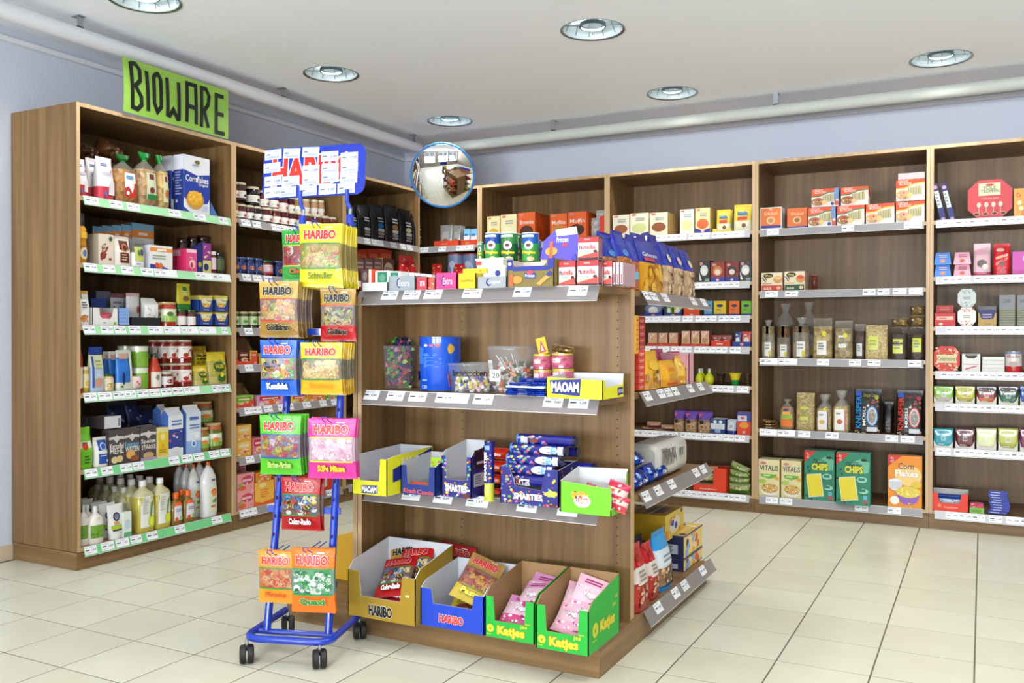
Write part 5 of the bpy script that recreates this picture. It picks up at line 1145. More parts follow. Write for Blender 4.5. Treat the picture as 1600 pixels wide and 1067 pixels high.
for i in range(3): put(p, 1086+i*3, 1114+i*3, 756-i*13, lambda w, h: pillow(w, .09, h, [(0, '6a7a3a'), (.4, 'c8b890')], [('s', 10, .1, .2, .9, .8, .08, ['d8d4b0', '5a8a2a', '8a5a3a'])]), 'seed_packet', 'seeds', 'flat brown-green packet in red-orange tray', back=.03, yb=767-i*13)
for i, (t_, b_) in enumerate(((757, 771), (747, 756), (737, 747), (726, 737))): put(p, 1138, 1172-i, t_, grp, 'seed_packet', 'seeds', 'flat light green packet, '+['lowest', 'second', 'third', 'topmost'][i]+' of pile', back=.02, yb=b_, rot=(0, [0, 0, 8, 22][i], 0))
# ================================================================ cereal bay
p = 'B3.1'
def dino(w, h): return carton(w, .06, h, 'f3eee6', [('r', .04, .08, .96, .96, 'f0832a'), ('r', .04, .08, .96, .2, '2f3a9c'), ('t', 'Dinkel', .2, .66, .8, .8, 'f8d8b8'), ('e', .5, .42, .2, .17, 'f6c894'), ('e', .5, .42, .13, .11, 'c8905a'), ('e', .5, .9, .07, .04, 'f4c8a0')], side='ece4da')
put(p, 1187, 1221, 324, dino, 'rusk_box', 'crispbread box', 'orange and white spelt box by divider', back=.03, n=2)
def dino2(w, h): return carton(w, .06, h, 'e4782c', [('r', 0, 0, 1, .12, '2f3a8c'), ('t', 'Dinkel', .2, .66, .8, .8, 'f4c8a0'), ('e', .5, .42, .22, .18, 'eab880'), ('e', .5, .42, .13, .11, 'a8704a')], side='d06a28')
put(p, 1229, 1261, 325, dino2, 'rusk_box', 'crispbread box', 'plain orange spelt box', back=.04, n=2)
def knack(wave, img, sd='e86a2a', blue=False):
    def f(w, h):
        ops = [('p', [(0, .62), (.3, .64), (.65, .82), (1, .86), (1, 1), (0, 1)], 'ef5a22'), ('p', [(0, .56), (.3, .58), (.65, .76), (1, .8), (1, .86), (.65, .82), (.3, .64), (0, .62)], wave)]
        ops += [('r', .42+.045*i, .28, .45+.045*i, .62+.012*i, ['a89a58', 'c8bc80'][i % 2]) for i in range(11)]
        ops += [('e', .24, .3, .24, .22, img), ('e', .22, .34, .14, .1, 'c8452c' if wave[0] == '3' else 'e8a08a'), ('e', .48, .26, .1, .12, 'ecc880'), ('s', 14, .05, .12, .44, .4, .03, ['8a3a2a', 'f0d8b8', '9ab060', 'e8c8a0'])]
        ops += [('t', 'LEICHT', .08, .86, .44, .97, 'f6e4d4'), ('t', '&CROSS', .12, .73, .54, .86, 'f6e4d4')]
        if blue: ops += [('r', .86, .4, 1, 1, '7a9ad0'), ('e', .78, .14, .06, .09, '3a4a98'), ('r', .88, .04, 1, .28, 'd85a50')]
        return carton(w, .09, h, 'f1ece2', ops, side=sd, sops=[('r', 0, 0, 1, .5, 'e8e0d4')], top='e8622a')
    return f
G, Y_ = '3f8a44', 'f6c83a'
put(p, 1262, 1305, 324, knack(G, 'b87a4a', '7a9ad0', True), 'crispbread_box', 'crispbread box', 'orange crispbread box, blue edge, lower row', back=.02)
put(p, 1307, 1350, 321, knack(G, 'a8683c'), 'crispbread_box', 'crispbread box', 'orange and green crispbread box, lower row', back=.02)
put(p, 1352, 1397, 318, knack(Y_, 'e8b078'), 'crispbread_box', 'crispbread box', 'orange and yellow crispbread box, lower middle', back=.02)
put(p, 1399, 1444, 314.5, knack(Y_, 'e8b078'), 'crispbread_box', 'crispbread box', 'orange and yellow crispbread box at right end', back=.02)
put(p, 1267, 1310, 295, knack(G, 'b87a4a', '7a9ad0', True), 'crispbread_box', 'crispbread box', 'orange crispbread box, blue edge, upper row', back=.05, yb=323)
put(p, 1313, 1356, 292, knack(G, 'a8683c'), 'crispbread_box', 'crispbread box', 'orange and green crispbread box, upper row', back=.04, yb=320.5)
put(p, 1399, 1444, 280.5, knack(Y_, 'e8b078'), 'crispbread_box', 'crispbread box', 'orange and yellow crispbread box, second layer right', back=.02, yb=313.5)
put(p, 1402, 1444, 270, lambda w, h: carton(w, .09, h, 'c8c0c0', [], side='b0a8a8'), 'crispbread_box', 'crispbread box', 'pale grey box topmost at right end', back=.03, yb=279.8)
p = 'B3.2'
def wasa(foot, sd='ecdccc'): return lambda w, h: carton(w, .07, h, 'f0e4c4', [('r', .02, .02, .98, .32, foot), ('e', .34, .84, .24, .12, '1f2028'), ('t', 'Wasa', .18, .78, .5, .9, 'f0d828'), ('p', [(.02, .75), (.08, .75), (.24, .5), (.2, .48)], '1f2028'), ('p', [(.12, .78), (.18, .78), (.3, .6), (.26, .58)], '1f2028'), ('e', .8, .62, .22, .2, 'dba05a'), ('e', .8, .7, .16, .1, 'e8543c' if foot[0] == '1' else 'f0c890'), ('t', 'aaa', .12, .08, .5, .2, 'f0d8c8'), ('e', .84, .16, .1, .09, 'f0c890'), ('r', .05, .38, .5, .42, 'c8786a')], side=sd)
put(p, 1189, 1222, 426, wasa('d84a3a'), 'crispbread_box', 'crispbread box', 'cream crispbread box with red base', back=.02)
put(p, 1225, 1257, 424, wasa('1a6a44', 'e8c8b4'), 'crispbread_box', 'crispbread box', 'cream crispbread box with green base', back=.02, n=2)
put(p, 1266, 1276, 429, lambda w, h: pillow(w, .05, h, [(0, '8a4a34')], [('r', .2, .1, .8, .9, '6a3424')]), 'crisp_packet', 'crispbread', 'narrow brown packet behind the two boxes', back=.1)
p = 'B3.3'
def rice(c1, lab='f0f0ec'):
    def f(w, h):
        b = B(); n = 9; hh = h*.62
        for k in range(n):
            z0 = hh*k/n; rw = w*(.97+.03*((k*7) % 3-1)*.5)
            loft(b, [(0, rw*.9, rw*.9, 2, c1, 'grain'), (.2, rw, rw, 2, c1, 'grain'), (.8, rw, rw, 2, c1, 'grain'), (1, rw*.9, rw*.9, 2, c1, 'grain')], 1, 16, w/2)
            for i in range(len(b.v)-64, len(b.v)):
                v = b.v[i]; b.v[i] = (v[0], v[1], z0+v[2]*hh/n*.94)
        L = B(); secs = [(0, w*1.03, w*1.03, 2, 'd8d4cc', 'clear'), (.62, w*1.03, w*1.03, 2, 'd8d4cc', 'clear'), (.75, w*.7, w*.6, 2, 'd8d4cc', 'clear'), (.84, w*.25, w*.25, 2, 'e0dcd4', 'clear'), (1, w*.6, w*.2, 2, 'e0dcd4', 'clear')]
        loft(L, secs, h, 20, w/2); prt(L, loftS(secs, h, w/2, .9), [('r', .3, .06, .8, .42, lab), ('r', .62, .06, .8, .2, 'e0d040'), ('l', 2, .36, .22, .7, .38, 'a0a0a0')], 'paper', .0016, 6)
        return [('cakes', b), ('wrapper', L)]
    return f
put(p, 1188, 1209, 500, rice('cbb98c'), 'rice_cake_pack', 'rice cakes', 'bag of pale rice cakes at far left', back=.03); put(p, 1212, 1234, 508, rice('a8845c'), 'rice_cake_pack', 'rice cakes', 'bag of brown rice cakes, second', back=.04)
put(p, 1236, 1264, 496, rice('bca078'), 'rice_cake_pack', 'rice cakes', 'large bag of tan rice cakes in front', back=.02)
put(p, 1209, 1240, 474, rice('7a4a34', 'c8c8c4'), 'rice_cake_pack', 'rice cakes', 'dark chocolate rice cakes behind, left', back=.16); put(p, 1247, 1276, 472, rice('3a2a24', 'b8b8b4'), 'rice_cake_pack', 'rice cakes', 'dark chocolate rice cakes behind, right', back=.17)
def nut(c1, lab, dot='e0d838', mat='nuts', lc=(.2, .1, .75, .45), top='b8b0a0'): return lambda w, h: pouch(w, .06, h, [(0, c1, mat), (.8, top, 'clear')], [('r', lc[0], lc[1], lc[2], lc[3], lab), ('l', 3, lc[0]+.08, lc[1]+.12, lc[2]-.05, lc[3]-.04, '8a8a84')]+([('e', .62, .62, .13, .07, dot)] if dot else []), seam=.05)
put(p, 1269, 1300, 497, nut('b09a68', 'ecebe6'), 'nut_bag', 'nuts', 'clear bag of banana chips, white label', back=.02); put(p, 1303, 1332, 501, nut('a89870', 'e4e4e0', lc=(.2, .3, .7, .62)), 'nut_bag', 'nuts', 'clear bag of pale nuts, label higher', back=.02)
put(p, 1334, 1352, 506, nut('5a4438', 'd0d0cc', None), 'nut_bag', 'dried fruit', 'clear bag of dark dried fruit', back=.04)
put(p, 1351, 1387, 508, lambda w, h: pouch(w, .06, h, [(0, 'c9b682', 'grain')], [('r', .1, .28, .6, .68, 'cfd468'), ('l', 2, .16, .4, .5, .6, 'a8b050')], seam=.04), 'oat_bag', 'oats', 'bag of oats with lime label', back=.01)
put(p, 1391, 1418, 512, nut('4a3428', 'd0d450', None, 'nuts', (.1, .2, .75, .65), '4a3a30'), 'seed_bag', 'seeds', 'dark seed bag with lime label, left', back=.02); put(p, 1421, 1444, 512, nut('4a3428', 'c8d040', None, 'nuts', (.15, .25, .85, .68), '4a3a30'), 'seed_bag', 'seeds', 'dark seed bag with lime label, right', back=.02)
for i, (a, c_, t_, b_) in enumerate(((1392, 1419, 497, 511), (1421, 1444, 494, 511), (1421, 1444, 477, 493))): put(p, a, c_, t_, lambda w, h: pillow(w, .08, h, [(0, '8a7040', 'nuts')], [('s', 6, .1, .2, .9, .8, .08, ['c8b860', 'd8d0c0'])]), 'nut_bag', 'nuts', ['small nut bag lying on left seed bag', 'small nut bag lying on right seed bag', 'topmost small nut bag at divider'][i], back=.03, yb=b_)
p = 'B3.4'
for i in range(3): put(p, 1187+i, 1215-i*2, 665.5-i*4, lambda w, h: pillow(w, .1, h, [(0, 'b08a5a', 'foil')], [('e', .5, .5, .2, .3, 'd8b888')]), 'bar_packet', 'snack', 'flat gold-brown packet in low pile', back=.02, yb=670-i*4)
def mus(c1, ops, H=.62): return lambda w, h: tied(w, .07, h, c1, 'd0ccc4', None, ops, 'grain', H)
put(p, 1218, 1240, 624, mus('a8906a', [('r', .1, .1, .95, .74, 'e8863a'), ('r', .1, .36, .95, .5, '9ac04a'), ('r', .3, .62, .6, .7, '3a4a8a'), ('r', .2, .5, .8, .6, 'f0a860')], .7), 'grain_bag', 'cereal', 'small clear bag with orange and green label', back=.02)
put(p, 1243, 1273, 614, lambda w, h: pouch(w, .07, h, [(0, 'c2b07c', 'grain')], [('r', .22, .28, .7, .62, 'd4d870'), ('l', 2, .3, .36, .6, .54, 'a8b050')], seam=.05), 'oat_bag', 'oats', 'tall oat bag with lime label', back=.02)
put(p, 1275, 1299, 617, mus('c4ac74', [('r', .1, .05, .85, .56, 'eeeeea'), ('e', .4, .26, .2, .06, 'e0b860'), ('r', .78, .05, .85, .56, '3a3a90'), ('e', .6, .6, .12, .05, 'e8dc30'), ('l', 1, .2, .42, .7, .5, '9a9a9a')]), 'muesli_bag', 'muesli', 'tied muesli bag with white label, purple edge', back=.02, n=2)
put(p, 1301, 1326, 611, mus('c8b480', [('r', .1, .05, .85, .56, 'eeeeea'), ('e', .45, .26, .2, .06, 'c86a3a'), ('r', .78, .05, .85, .56, 'd05a9a'), ('l', 1, .2, .42, .7, .5, '9a9a9a')]), 'muesli_bag', 'muesli', 'tied muesli bag with white label, pink edge', back=.01, n=2)
def knus(c): return lambda w, h: pouch(w, .07, h, [(0, '26221f'), (.12, '1d1b1c'), (.88, '141414')], [('s', 26, .02, .0, .98, .12, .04, ['8a4a34', 'c8a078', '5a3a2a', 'e0c8a8']), ('T', 'KNUSPER', .04, .12, .26, .84, c), ('T', 'MÜSLI', .3, .18, .44, .6, 'e4e2de'), ('r', .02, .84, .26, .94, '2a5ac0'), ('t', 'Simply Oat', .34, .8, .84, .9, 'a8a040' if c[0] == '2' else '9a2a4a'), ('e', .7, .4, .22, .22, c), ('e', .7, .4, .18, .19, 'e8e6e2'), ('e', .7, .4, .16, .17, '8a8078'), ('s', 30, .58, .28, .82, .52, .025, ['6a625a', 'a89a8a', '8a6a4a', 'd8c8b0']), ('s', 12, .5, .6, .95, .76, .05, ['d8c8c0', 'b05a4a', 'e8dcd0', '6a4a3a']), ('e', .88, .82, .08, .05, 'a8b030' if c[0] == '2' else 'b02030'), ('r', .5, .06, .9, .16, 'c8ccd4')], seam=.05)
put(p, 1333, 1378, 608, knus('2a9be0'), 'muesli_pouch', 'muesli', 'black muesli pouch with blue lettering', back=.01); put(p, 1399, 1444, 610, knus('e0402e'), 'muesli_pouch', 'muesli', 'black muesli pouch with red lettering', back=.01)
put(p, 1378, 1397, 628, lambda w, h: pouch(w, .07, h, [(0, '2a1c18'), (.3, '181416')], [('l', 3, .3, .1, .9, .4, '5a4a44')]), 'muesli_pouch', 'muesli', 'plain dark muesli pouch set back', back=.1)
p = 'B3.5'
def vit(w, h): return carton(w, .06, h, 'ece2b0', [('e', .25, .9, .14, .04, 'd88a90'), ('t', 'VITALIS', .08, .7, .94, .84, '2f3f66'), ('p', [(.1, .6), (.9, .6), (.8, .52), (.5, .48), (.2, .52)], '7ab83a'), ('l', 1, .25, .53, .75, .59, 'e0f0c8'), ('e', .2, .4, .2, .06, 'b8d060'), ('e', .88, .5, .1, .05, 'f0b030'), ('e', .55, .16, .42, .14, 'f2f0ea'), ('e', .55, .22, .4, .13, 'd8b060'), ('s', 40, .2, .12, .9, .34, .03, ['7a4a28', 'e8d090', 'c88a3a', 'f4e8c8'])], side='e8a85a', sops=[('r', 0, 0, 1, .5, 'e8c870')])
put(p, 1185, 1219, 718, vit, 'muesli_box', 'cereal box', 'cream and green muesli box', back=.02, n=2); put(p, 1221, 1253, 720, vit, 'muesli_box', 'cereal box', 'cream and green muesli box', back=.02, n=2)
def chc(w, h): return carton(w, .06, h, '2a9070', [('p', [(.35, .78), (.7, .9), (.98, .84), (.95, .64), (.8, .62), (.75, .8)], '7ac0a0'), ('p', [(0, 1), (.4, 1), (0, .76)], 'd83a2c'), ('T', 'GUT', .08, .84, .16, .97, 'f0d8d0'), ('t', 'CHOCO', .3, .74, .66, .84, '2a1c18'), ('t', 'CHIPS', .26, .62, .78, .75, 'e0dc3a', '24302a'), ('e', .82, .88, .1, .025, '3a1c12'), ('p', [(.06, .52), (.56, .56), (.66, .1), (.16, .06)], 'dfe8d8'), ('p', [(.08, .5), (.54, .54), (.63, .12), (.17, .08)], 'ead93a'), ('e', .76, .5, .16, .06, 'a8d8c0'), ('e', .8, .28, .15, .05, 'a8d8c0'), ('l', 3, .66, .24, .94, .56, '3a8a70'), ('r', .8, .12, .92, .2, '6ac0d0'), ('t', '330', .78, .05, .94, .12, 'e0506a'), ('s', 8, .02, .0, .9, .1, .03, ['4a2414', '6a3420']), ('s', 5, .02, .5, .2, .74, .03, ['4a2414', '7a2a20'])], side='2a8a6c', top='3aa888')
put(p, 1257, 1305, 705, chc, 'cereal_box', 'cereal box', 'green cereal box with yellow panel, left', back=.0, n=2); put(p, 1307, 1361, 708.5, chc, 'cereal_box', 'cereal box', 'green cereal box with yellow panel, right', back=-.04, n=2)
put(p, 1388, 1442, 712, lambda w, h: carton(w, .07, h, 'f09a22', [('p', [(0, 1), (.42, 1), (0, .78)], 'd83a2c'), ('T', 'GUT', .08, .86, .17, .97, 'f0d8d0'), ('e', .6, .62, .4, .2, 'f6d48a'), ('t', 'Corn', .3, .74, .76, .86, '5a4030'), ('t', 'Flakes', .22, .6, .88, .72, 'f8f0e0', 'e0a860'), ('e', .22, .44, .2, .12, 'e0e2e8'), ('e', .22, .5, .2, .05, 'f0f2f4'), ('p', [(.02, .5), (.42, .5), (.36, .36), (.08, .36)], 'd4d6dc'), ('p', [(.24, .3), (.96, .3), (.84, .12), (.68, .07), (.5, .07), (.34, .13)], '9a6ac0'), ('e', .6, .31, .36, .11, 'e4d060'), ('s', 40, .3, .26, .9, .38, .03, ['f4d840', 'e8b82a', 'fae880']), ('e', .2, .14, .14, .08, 'f4f0ea'), ('e', .84, .46, .16, .06, 'e8c84a'), ('s', 8, .6, .02, .95, .1, .03, ['f0cc4a', 'e0a82a'])], side='e88a1c', top='e8861c'), 'cereal_box', 'cereal box', 'orange cornflakes box with purple bowl', back=.0)

# ================================================================ chocolate bay
def octo(w, h, d, cf, ops, side=None):
    b = B(); k = .24; P = [(-.5+k, 0), (.5-k, 0), (.5, k), (.5, 1-k), (.5-k, 1), (-.5+k, 1), (-.5, 1-k), (-.5, k)]
    F = [(x*w, 0, y*h) for x, y in P]; Z = [(x*w, d, y*h) for x, y in P]
    b.face(F, cf, 'paper'); b.face(Z[::-1], side or cf, 'paper')
    for i in range(8):
        j = (i+1) % 8; b.face([F[j], F[i], Z[i], Z[j]], side or cf, 'paper')
    prt(b, flat((-w/2, 0, 0), (w, 0, 0), (0, 0, h)), ops); return b
p = 'B4.1'
for i, a in enumerate((1463, 1477)):
    put(p, a, a+9, 285, lambda w, h: carton(w, .15, h, '25307c', [('r', .1, .35, .9, .8, 'd8e0d0'), ('l', 4, .2, .4, .8, .76, '7a9a8a'), ('e', .5, .9, .36, .05, 'd8a0b8'), ('e', .5, .05, .36, .04, 'b89ac0')], side='14182c'), 'praline_box', 'chocolate', ['slim blue box leaning, left one', 'slim blue box leaning, right one'][i], back=.02, rot=(0, -13, 0), dx=.02)
put(p, 1511, 1581, 281, lambda w, h: octo(w, h, .04, 'd04a50', [('r', .24, .6, .74, .92, 'dedcb4'), ('e', .5, .87, .1, .03, 'b04a3a'), ('t', 'EDLE', .36, .76, .64, .84, '7a8a70'), ('t', 'TROPFEN', .29, .67, .71, .75, '7a8a70'), ('t', 'WEINBRAND', .3, .5, .7, .54, 'e8b0a8')]+[('e', x, .36, .05, .07, 'e8c8b8') for x in (.25, .42, .58, .74)]+[('r', x-.006, .16, x+.006, .3, 'e8d0c0') for x in (.25, .42, .58, .74)]+[('e', x, .12, .08, .05, 'e0a890') for x in (.2, .4, .6, .8)]+[('e', x, .12, .06, .035, '5a3024') for x in (.2, .4, .6, .8)], 'b03a44'), 'praline_box', 'chocolate', 'large red octagonal praline box', back=.03)
put(p, 1583, 1612, 294, lambda w, h: carton(w, .05, h, 'e0a850', [('t', 'Ce', .1, .7, .4, .84, 'd8502a'), ('e', .3, .5, .14, .08, 'f0e4b0'), ('e', .4, .3, .14, .08, 'f0e4b0'), ('e', .6, .14, .2, .08, 'd89040')], side='b8a050'), 'praline_box', 'chocolate', 'golden-orange box at right edge', back=.03)
p = 'B4.2'
def trap(c, c2): return lambda w, h: (lambda b: ([b.face(q, cc, 'paper') for q, cc in (([(-w/2, 0, 0), (w/2, 0, 0), (w*.4, .015, h), (-w*.4, .015, h)], c), ([(w/2, 0, 0), (w/2, .08, 0), (w*.4, .065, h), (w*.4, .015, h)], c2), ([(w/2, .08, 0), (-w/2, .08, 0), (-w*.4, .065, h), (w*.4, .065, h)], c2), ([(-w/2, .08, 0), (-w/2, 0, 0), (-w*.4, .015, h), (-w*.4, .065, h)], c2), ([(-w*.4, .015, h), (w*.4, .015, h), (w*.4, .065, h), (-w*.4, .065, h)], c2), ([(-w/2, .08, 0), (w/2, .08, 0), (w/2, 0, 0), (-w/2, 0, 0)], c2))], prt(b, (lambda u, v, e: Vector(((u-.5)*w*(1-.2*v), .015*v-e, v*h))), [('e', .5, .3, .16, .16, 'd8a078' if c[0] != 'e' else 'c8785a'), ('l', 2, .25, .55, .8, .85, 'e0d0e0' if c[0] != 'e' else 'b84a6a')]), b)[2])(B())
put(p, 1459, 1486, 394.5, trap('5f94e4', '3f6ab8'), 'chocolate_box', 'chocolate', 'blue tapered chocolate box', s=2, back=.02); put(p, 1489, 1517, 394, trap('eeb4c4', 'e090a8'), 'chocolate_box', 'chocolate', 'pink tapered chocolate box', s=2, back=.02)
put(p, 1520, 1548, 380, lambda w, h: pouch(w, .05, h, [(0, 'c0506c'), (.12, 'e0b8c4'), (.8, 'eec8d0')], [('p', [(0, .8), (1, .9), (1, 1), (0, 1)], 'f0dce0'), ('e', .5, .38, .32, .12, '5a4038'), ('e', .7, .28, .18, .08, 'f0e8c8'), ('e', .4, .75, .3, .06, 'eaa8bc')]), 'chocolate_bag', 'chocolate', 'pale pink chocolate bag', back=.02)
put(p, 1551, 1579, 380, lambda w, h: pouch(w, .05, h, [(0, 'c01824'), (.2, 'd8202c')], [('e', .4, .8, .26, .06, 'e8c8b8'), ('p', [(.1, .5), (.9, .6), (.9, .68), (.1, .58)], 'eab0a0'), ('p', [(.1, .3), (.9, .5), (.9, .58), (.1, .4)], 'e88a80'), ('e', .5, .36, .2, .08, '7a3024')]), 'chocolate_bag', 'chocolate', 'bright red chocolate bag', back=.02)
put(p, 1581, 1608, 393, lambda w, h: carton(w, .08, h, 'd05ab4', [('e', .9, .7, .3, .2, 'f0b8e0'), ('r', 0, 0, 1, .2, 'c04a9a')]), 'chocolate_box', 'chocolate', 'magenta box with flower at right edge', back=.02)
p = 'B4.3'
put(p, 1460, 1493, 489, lambda w, h: carton(w, .1, h, 'd03028', [('r', .1, .5, .9, .75, 'f4c8b8'), ('l', 1, .2, .55, .8, .7, 'd86a5a'), ('e', .3, .2, .1, .1, 'f0d0c0')], side='a82018'), 'chocolate_box', 'chocolate', 'red box with white ribbon band', back=.02)
put(p, 1462, 1490, 477, lambda w, h: carton(w, .1, h, 'b82420', [('l', 2, .2, .3, .8, .8, 'e08a70')]), 'chocolate_box', 'chocolate', 'dark red box stacked at back left', back=.04, yb=488.5)
for t_, b_, cc in ((480, 509, 'd85a4a'), (451.5, 479.5, '5aa8a0')): put(p, 1496, 1525, t_, lambda w, h: octo(w, h, .05, 'ecebe6' if cc[0] == 'd' else 'd6dcd8', [('s', 24, .1, .06, .9, .3, .04, [cc, 'e8c8c0']), ('s', 20, .1, .76, .9, .94, .04, [cc, 'e8e0d8']), ('l', 2, .3, .4, .7, .6, 'b0a8a4')], 'b8b8b8'), 'praline_box', 'chocolate', 'white octagonal box, '+('red spots, lower' if cc[0] == 'd' else 'teal spots, upper'), back=.02, yb=b_)
put(p, 1527, 1558, 489, lambda w, h: tray(w, .12, h, h, 'bc9c50', 'a88a48', cut=(.15, .85, .55, .05), ops=[('t', 'Lindt', .35, .14, .7, .26, '8a6a2a')]), 'display_tray', 'display box', 'gold cut-out display tray', back=.02)
put(p, 1530, 1555, 484, lambda w, h: carton(w, .08, h, '2a2c78', [('l', 2, .2, .3, .8, .7, 'c8b8d8')]), 'chocolate_box', 'chocolate', 'dark blue pieces in gold tray', back=.04, yb=503)
put(p, 1527, 1557, 478, lambda w, h: carton(w, .06, h, '8a8688', [], side='5a2020'), 'grey_carton', 'carton', 'grey carton lid behind gold tray', back=.15, yb=498)
for a, c_ in ((1561, 1586), (1589, 1606)):
    for k in range(7): put(p, a, c_, 483+k*3.8, lambda w, h: carton(w, .09, h, '9a9a80', [('r', 0, .3, 1, .6, '5a5a48')], side='8a8a70'), 'chocolate_bar', 'chocolate bar', 'flat grey-green chocolate bar in a stack', back=.02, yb=486.6+k*3.8)
    put(p, a, c_, 461, lambda w, h: carton(w, .012, h, 'a8a8a8', [('r', 0, 0, 1, .35, '1c1c20'), ('t', 'Lindt', .3, .7, .7, .86, '6a6a6a'), ('l', 1, .3, .1, .7, .22, '9a9a9a')]), 'chocolate_bar', 'chocolate bar', 'grey-headed bar standing behind the stack', back=.13, yb=500)
p = 'B4.4'
put(p, 1459, 1500, 541, lambda w, h: octo(w, h, .05, 'd8402c', [('s', 26, .1, .66, .9, .94, .05, ['f0c8a0', 'e8e0d0', 'b82818', 'e89050']), ('s', 26, .1, .06, .9, .34, .05, ['f0c8a0', 'e8e0d0', 'b82818', 'e89050']), ('p', [(.1, .34), (.9, .34), (.86, .5), (.9, .66), (.1, .66), (.14, .5)], 'ecd8a8'), ('t', 'Celebrations', .16, .42, .84, .6, '3a7a6a')]), 'praline_box', 'chocolate', 'red octagonal box with cream banner', back=.02)
put(p, 1502, 1533, 553, lambda w, h: tray(w, .12, h, h, 'e6e2de', 'd0c8c4', cut=(.2, .8, .75, .04), ops=[('r', .1, .4, .9, .44, 'c8a8a4'), ('p', [(.2, .1), (.8, .3), (.8, .36), (.2, .18)], 'c85a5a')]), 'display_tray', 'display box', 'white printed display tray', back=.02)
put(p, 1506, 1529, 556, lambda w, h: carton(w, .08, h, '3a2c2c', [('r', 0, 0, 1, .4, 'd04a4a')]), 'chocolate_box', 'chocolate', 'dark packs inside white tray', back=.04, yb=565)
for k in range(4): put(p, 1535-k*.2, 1570, 557.5+k*6, lambda w, h: carton(w, .1, h, 'e8e6e0', [('r', 0, .1, 1, .16, 'c0bcb4')]), 'white_pack', 'chocolate', 'flat white pack in a stack of four', back=.02, yb=563.3+k*6)
put(p, 1570, 1598, 549, lambda w, h: can(w, h, [(.03, 'cf3a3a'), (.3, 'e8e0dc')], [('t', 'duplo', .12, .66, .88, .84, 'a02a34'), ('e', .5, .4, .3, .14, 'c8b8b0'), ('p', [(.1, .2), (.9, .45), (.9, .55), (.1, .3)], 'd84a4a'), ('r', 0, .88, 1, .96, '8a98b8')], lid='a8b0c0'), 'duo_tin', 'tin', 'round white and red tin with silver lid', back=.02)
for pi, cols, nm in (('B4.5', (('9ac84a', 'c8b8b0', '7ab03a'), ('cfc84a', 'b8a83a', 'b8b040'), ('8a3a2a', 'd87040', '3a1a14'), ('1f5a44', '2a7a60', '3a1a14'), ('2a5ab0', '2a5ab0', '1a2a60')), 'upper'), ('B4.6', (('1fa0b0', '2ab0c0', '1a8a9a'), ('6a1a20', '7a2428', '4a1014'), ('e8eab8', 'f0f0cc', 'd8dca0'), ('c8cc6a', 'b8bc5a', 'a8b048'), ('7a1a50', '8a2460', '5a1040')), 'lower')):
    names = {'B4.5': ['green and white', 'olive yellow', 'brown orange', 'dark green', 'blue'], 'B4.6': ['turquoise', 'dark red', 'pale cream', 'pistachio', 'purple']}[pi]
    for i, (a, c_) in enumerate(((1459, 1490), (1493, 1524), (1526, 1558), (1560, 1592), (1594, 1612))):
        k1, k2, k3 = cols[i]
        put(pi, a, c_, 604.5 if pi == 'B4.5' else 671, lambda w, h: pillow(w, .012, h, [(0, k2), (.35, k1), (.75, k3 if pi == 'B4.5' and i in (2, 3) else k1)], [('r', .38, .38, .62, .62, 'e0e0dc'), ('r', .41, .42, .59, .58, k2), ('l', 1, .2, .12, .8, .22, 'e8e4d8'), ('s', 8, .1, .7, .9, .9, .05, [k3, 'e8dcc8', k1])], mat='gloss', crimp=.04), 'chocolate_bar', 'chocolate bar', names[i]+' square chocolate bar', back=.035, n=6, gap=.003)
        put(pi, a-.5, c_+.5, 620 if pi == 'B4.5' else 690, lambda w, h: tray(w, .14, h, h*1.6, 'dedcc8' if pi == 'B4.5' else 'e0dcd4', 'd0ccc0', cut=(.12, .88, .3, .06)), 'bar_tray', 'display box', 'pale cut-out tray under the '+names[i]+' bars', back=.02)
p = 'B4.7'
put(p, 1456, 1515, 771, lambda w, h: tray(w, .12, h, h*1.1, 'e84426', 'c8c4c0', cut=(.2, .78, .45, .04), ops=[('e', .22, .3, .05, .1, 'f08a70'), ('t', 'freundlicher', .34, .18, .72, .28, 'f4c8b0')]), 'display_tray', 'display box', 'red-orange cut-out display tray', back=.01)
put(p, 1466, 1505, 776, lambda w, h: pillow(w, .06, h, [(0, 'c8d8e4'), (.75, '2a4a9c')], [('s', 14, .05, .1, .95, .7, .05, ['9ab8d8', 'e0e8ec', 'b0705a'])]), 'wafer_pack', 'snack', 'pale blue packet inside the red tray', back=.03, yb=792, n=2)
put(p, 1458, 1513, 768, lambda w, h: carton(w, .03, h, '2a4a94', [('e', .1, .5, .05, .3, 'd8e0f0'), ('e', .9, .5, .05, .3, 'd8e0f0')]), 'blue_carton', 'carton', 'dark blue box end behind red tray', back=.14, yb=776)
put(p, 1516, 1539, 793.5, lambda w, h: carton(w, .06, h, '8ac458', [('r', .2, .2, .8, .7, '6aa83a')]), 'mint_box', 'candy', 'small light green box', back=.02); put(p, 1517, 1538, 787, lambda w, h: carton(w, .06, h, 'd83a6a', [('s', 8, .1, .1, .9, .9, .08, ['f0b8c8', 'a82040'])]), 'mint_box', 'candy', 'small pink box on the green box', back=.02, yb=793.2)
for k in range(9): put(p, 1545+[0, 3, 5, 3, 1, 4, 2, 0, 1][k], 1575+[0, 3, 4, 5, 4, 3, 1, 0, 1][k], 799.5-k*3.9, lambda w, h: carton(w, .05, h, '3a48b0', [('r', 0, 0, 1, .16, '1c2468'), ('l', 1, .12, .3, .9, .85, 'c8d0f4')], side='2a3690', top='5a68c8'), 'wafer_bar', 'candy bar', 'blue wafer bar in a leaning stack', back=.02, yb=803.4-k*3.9)

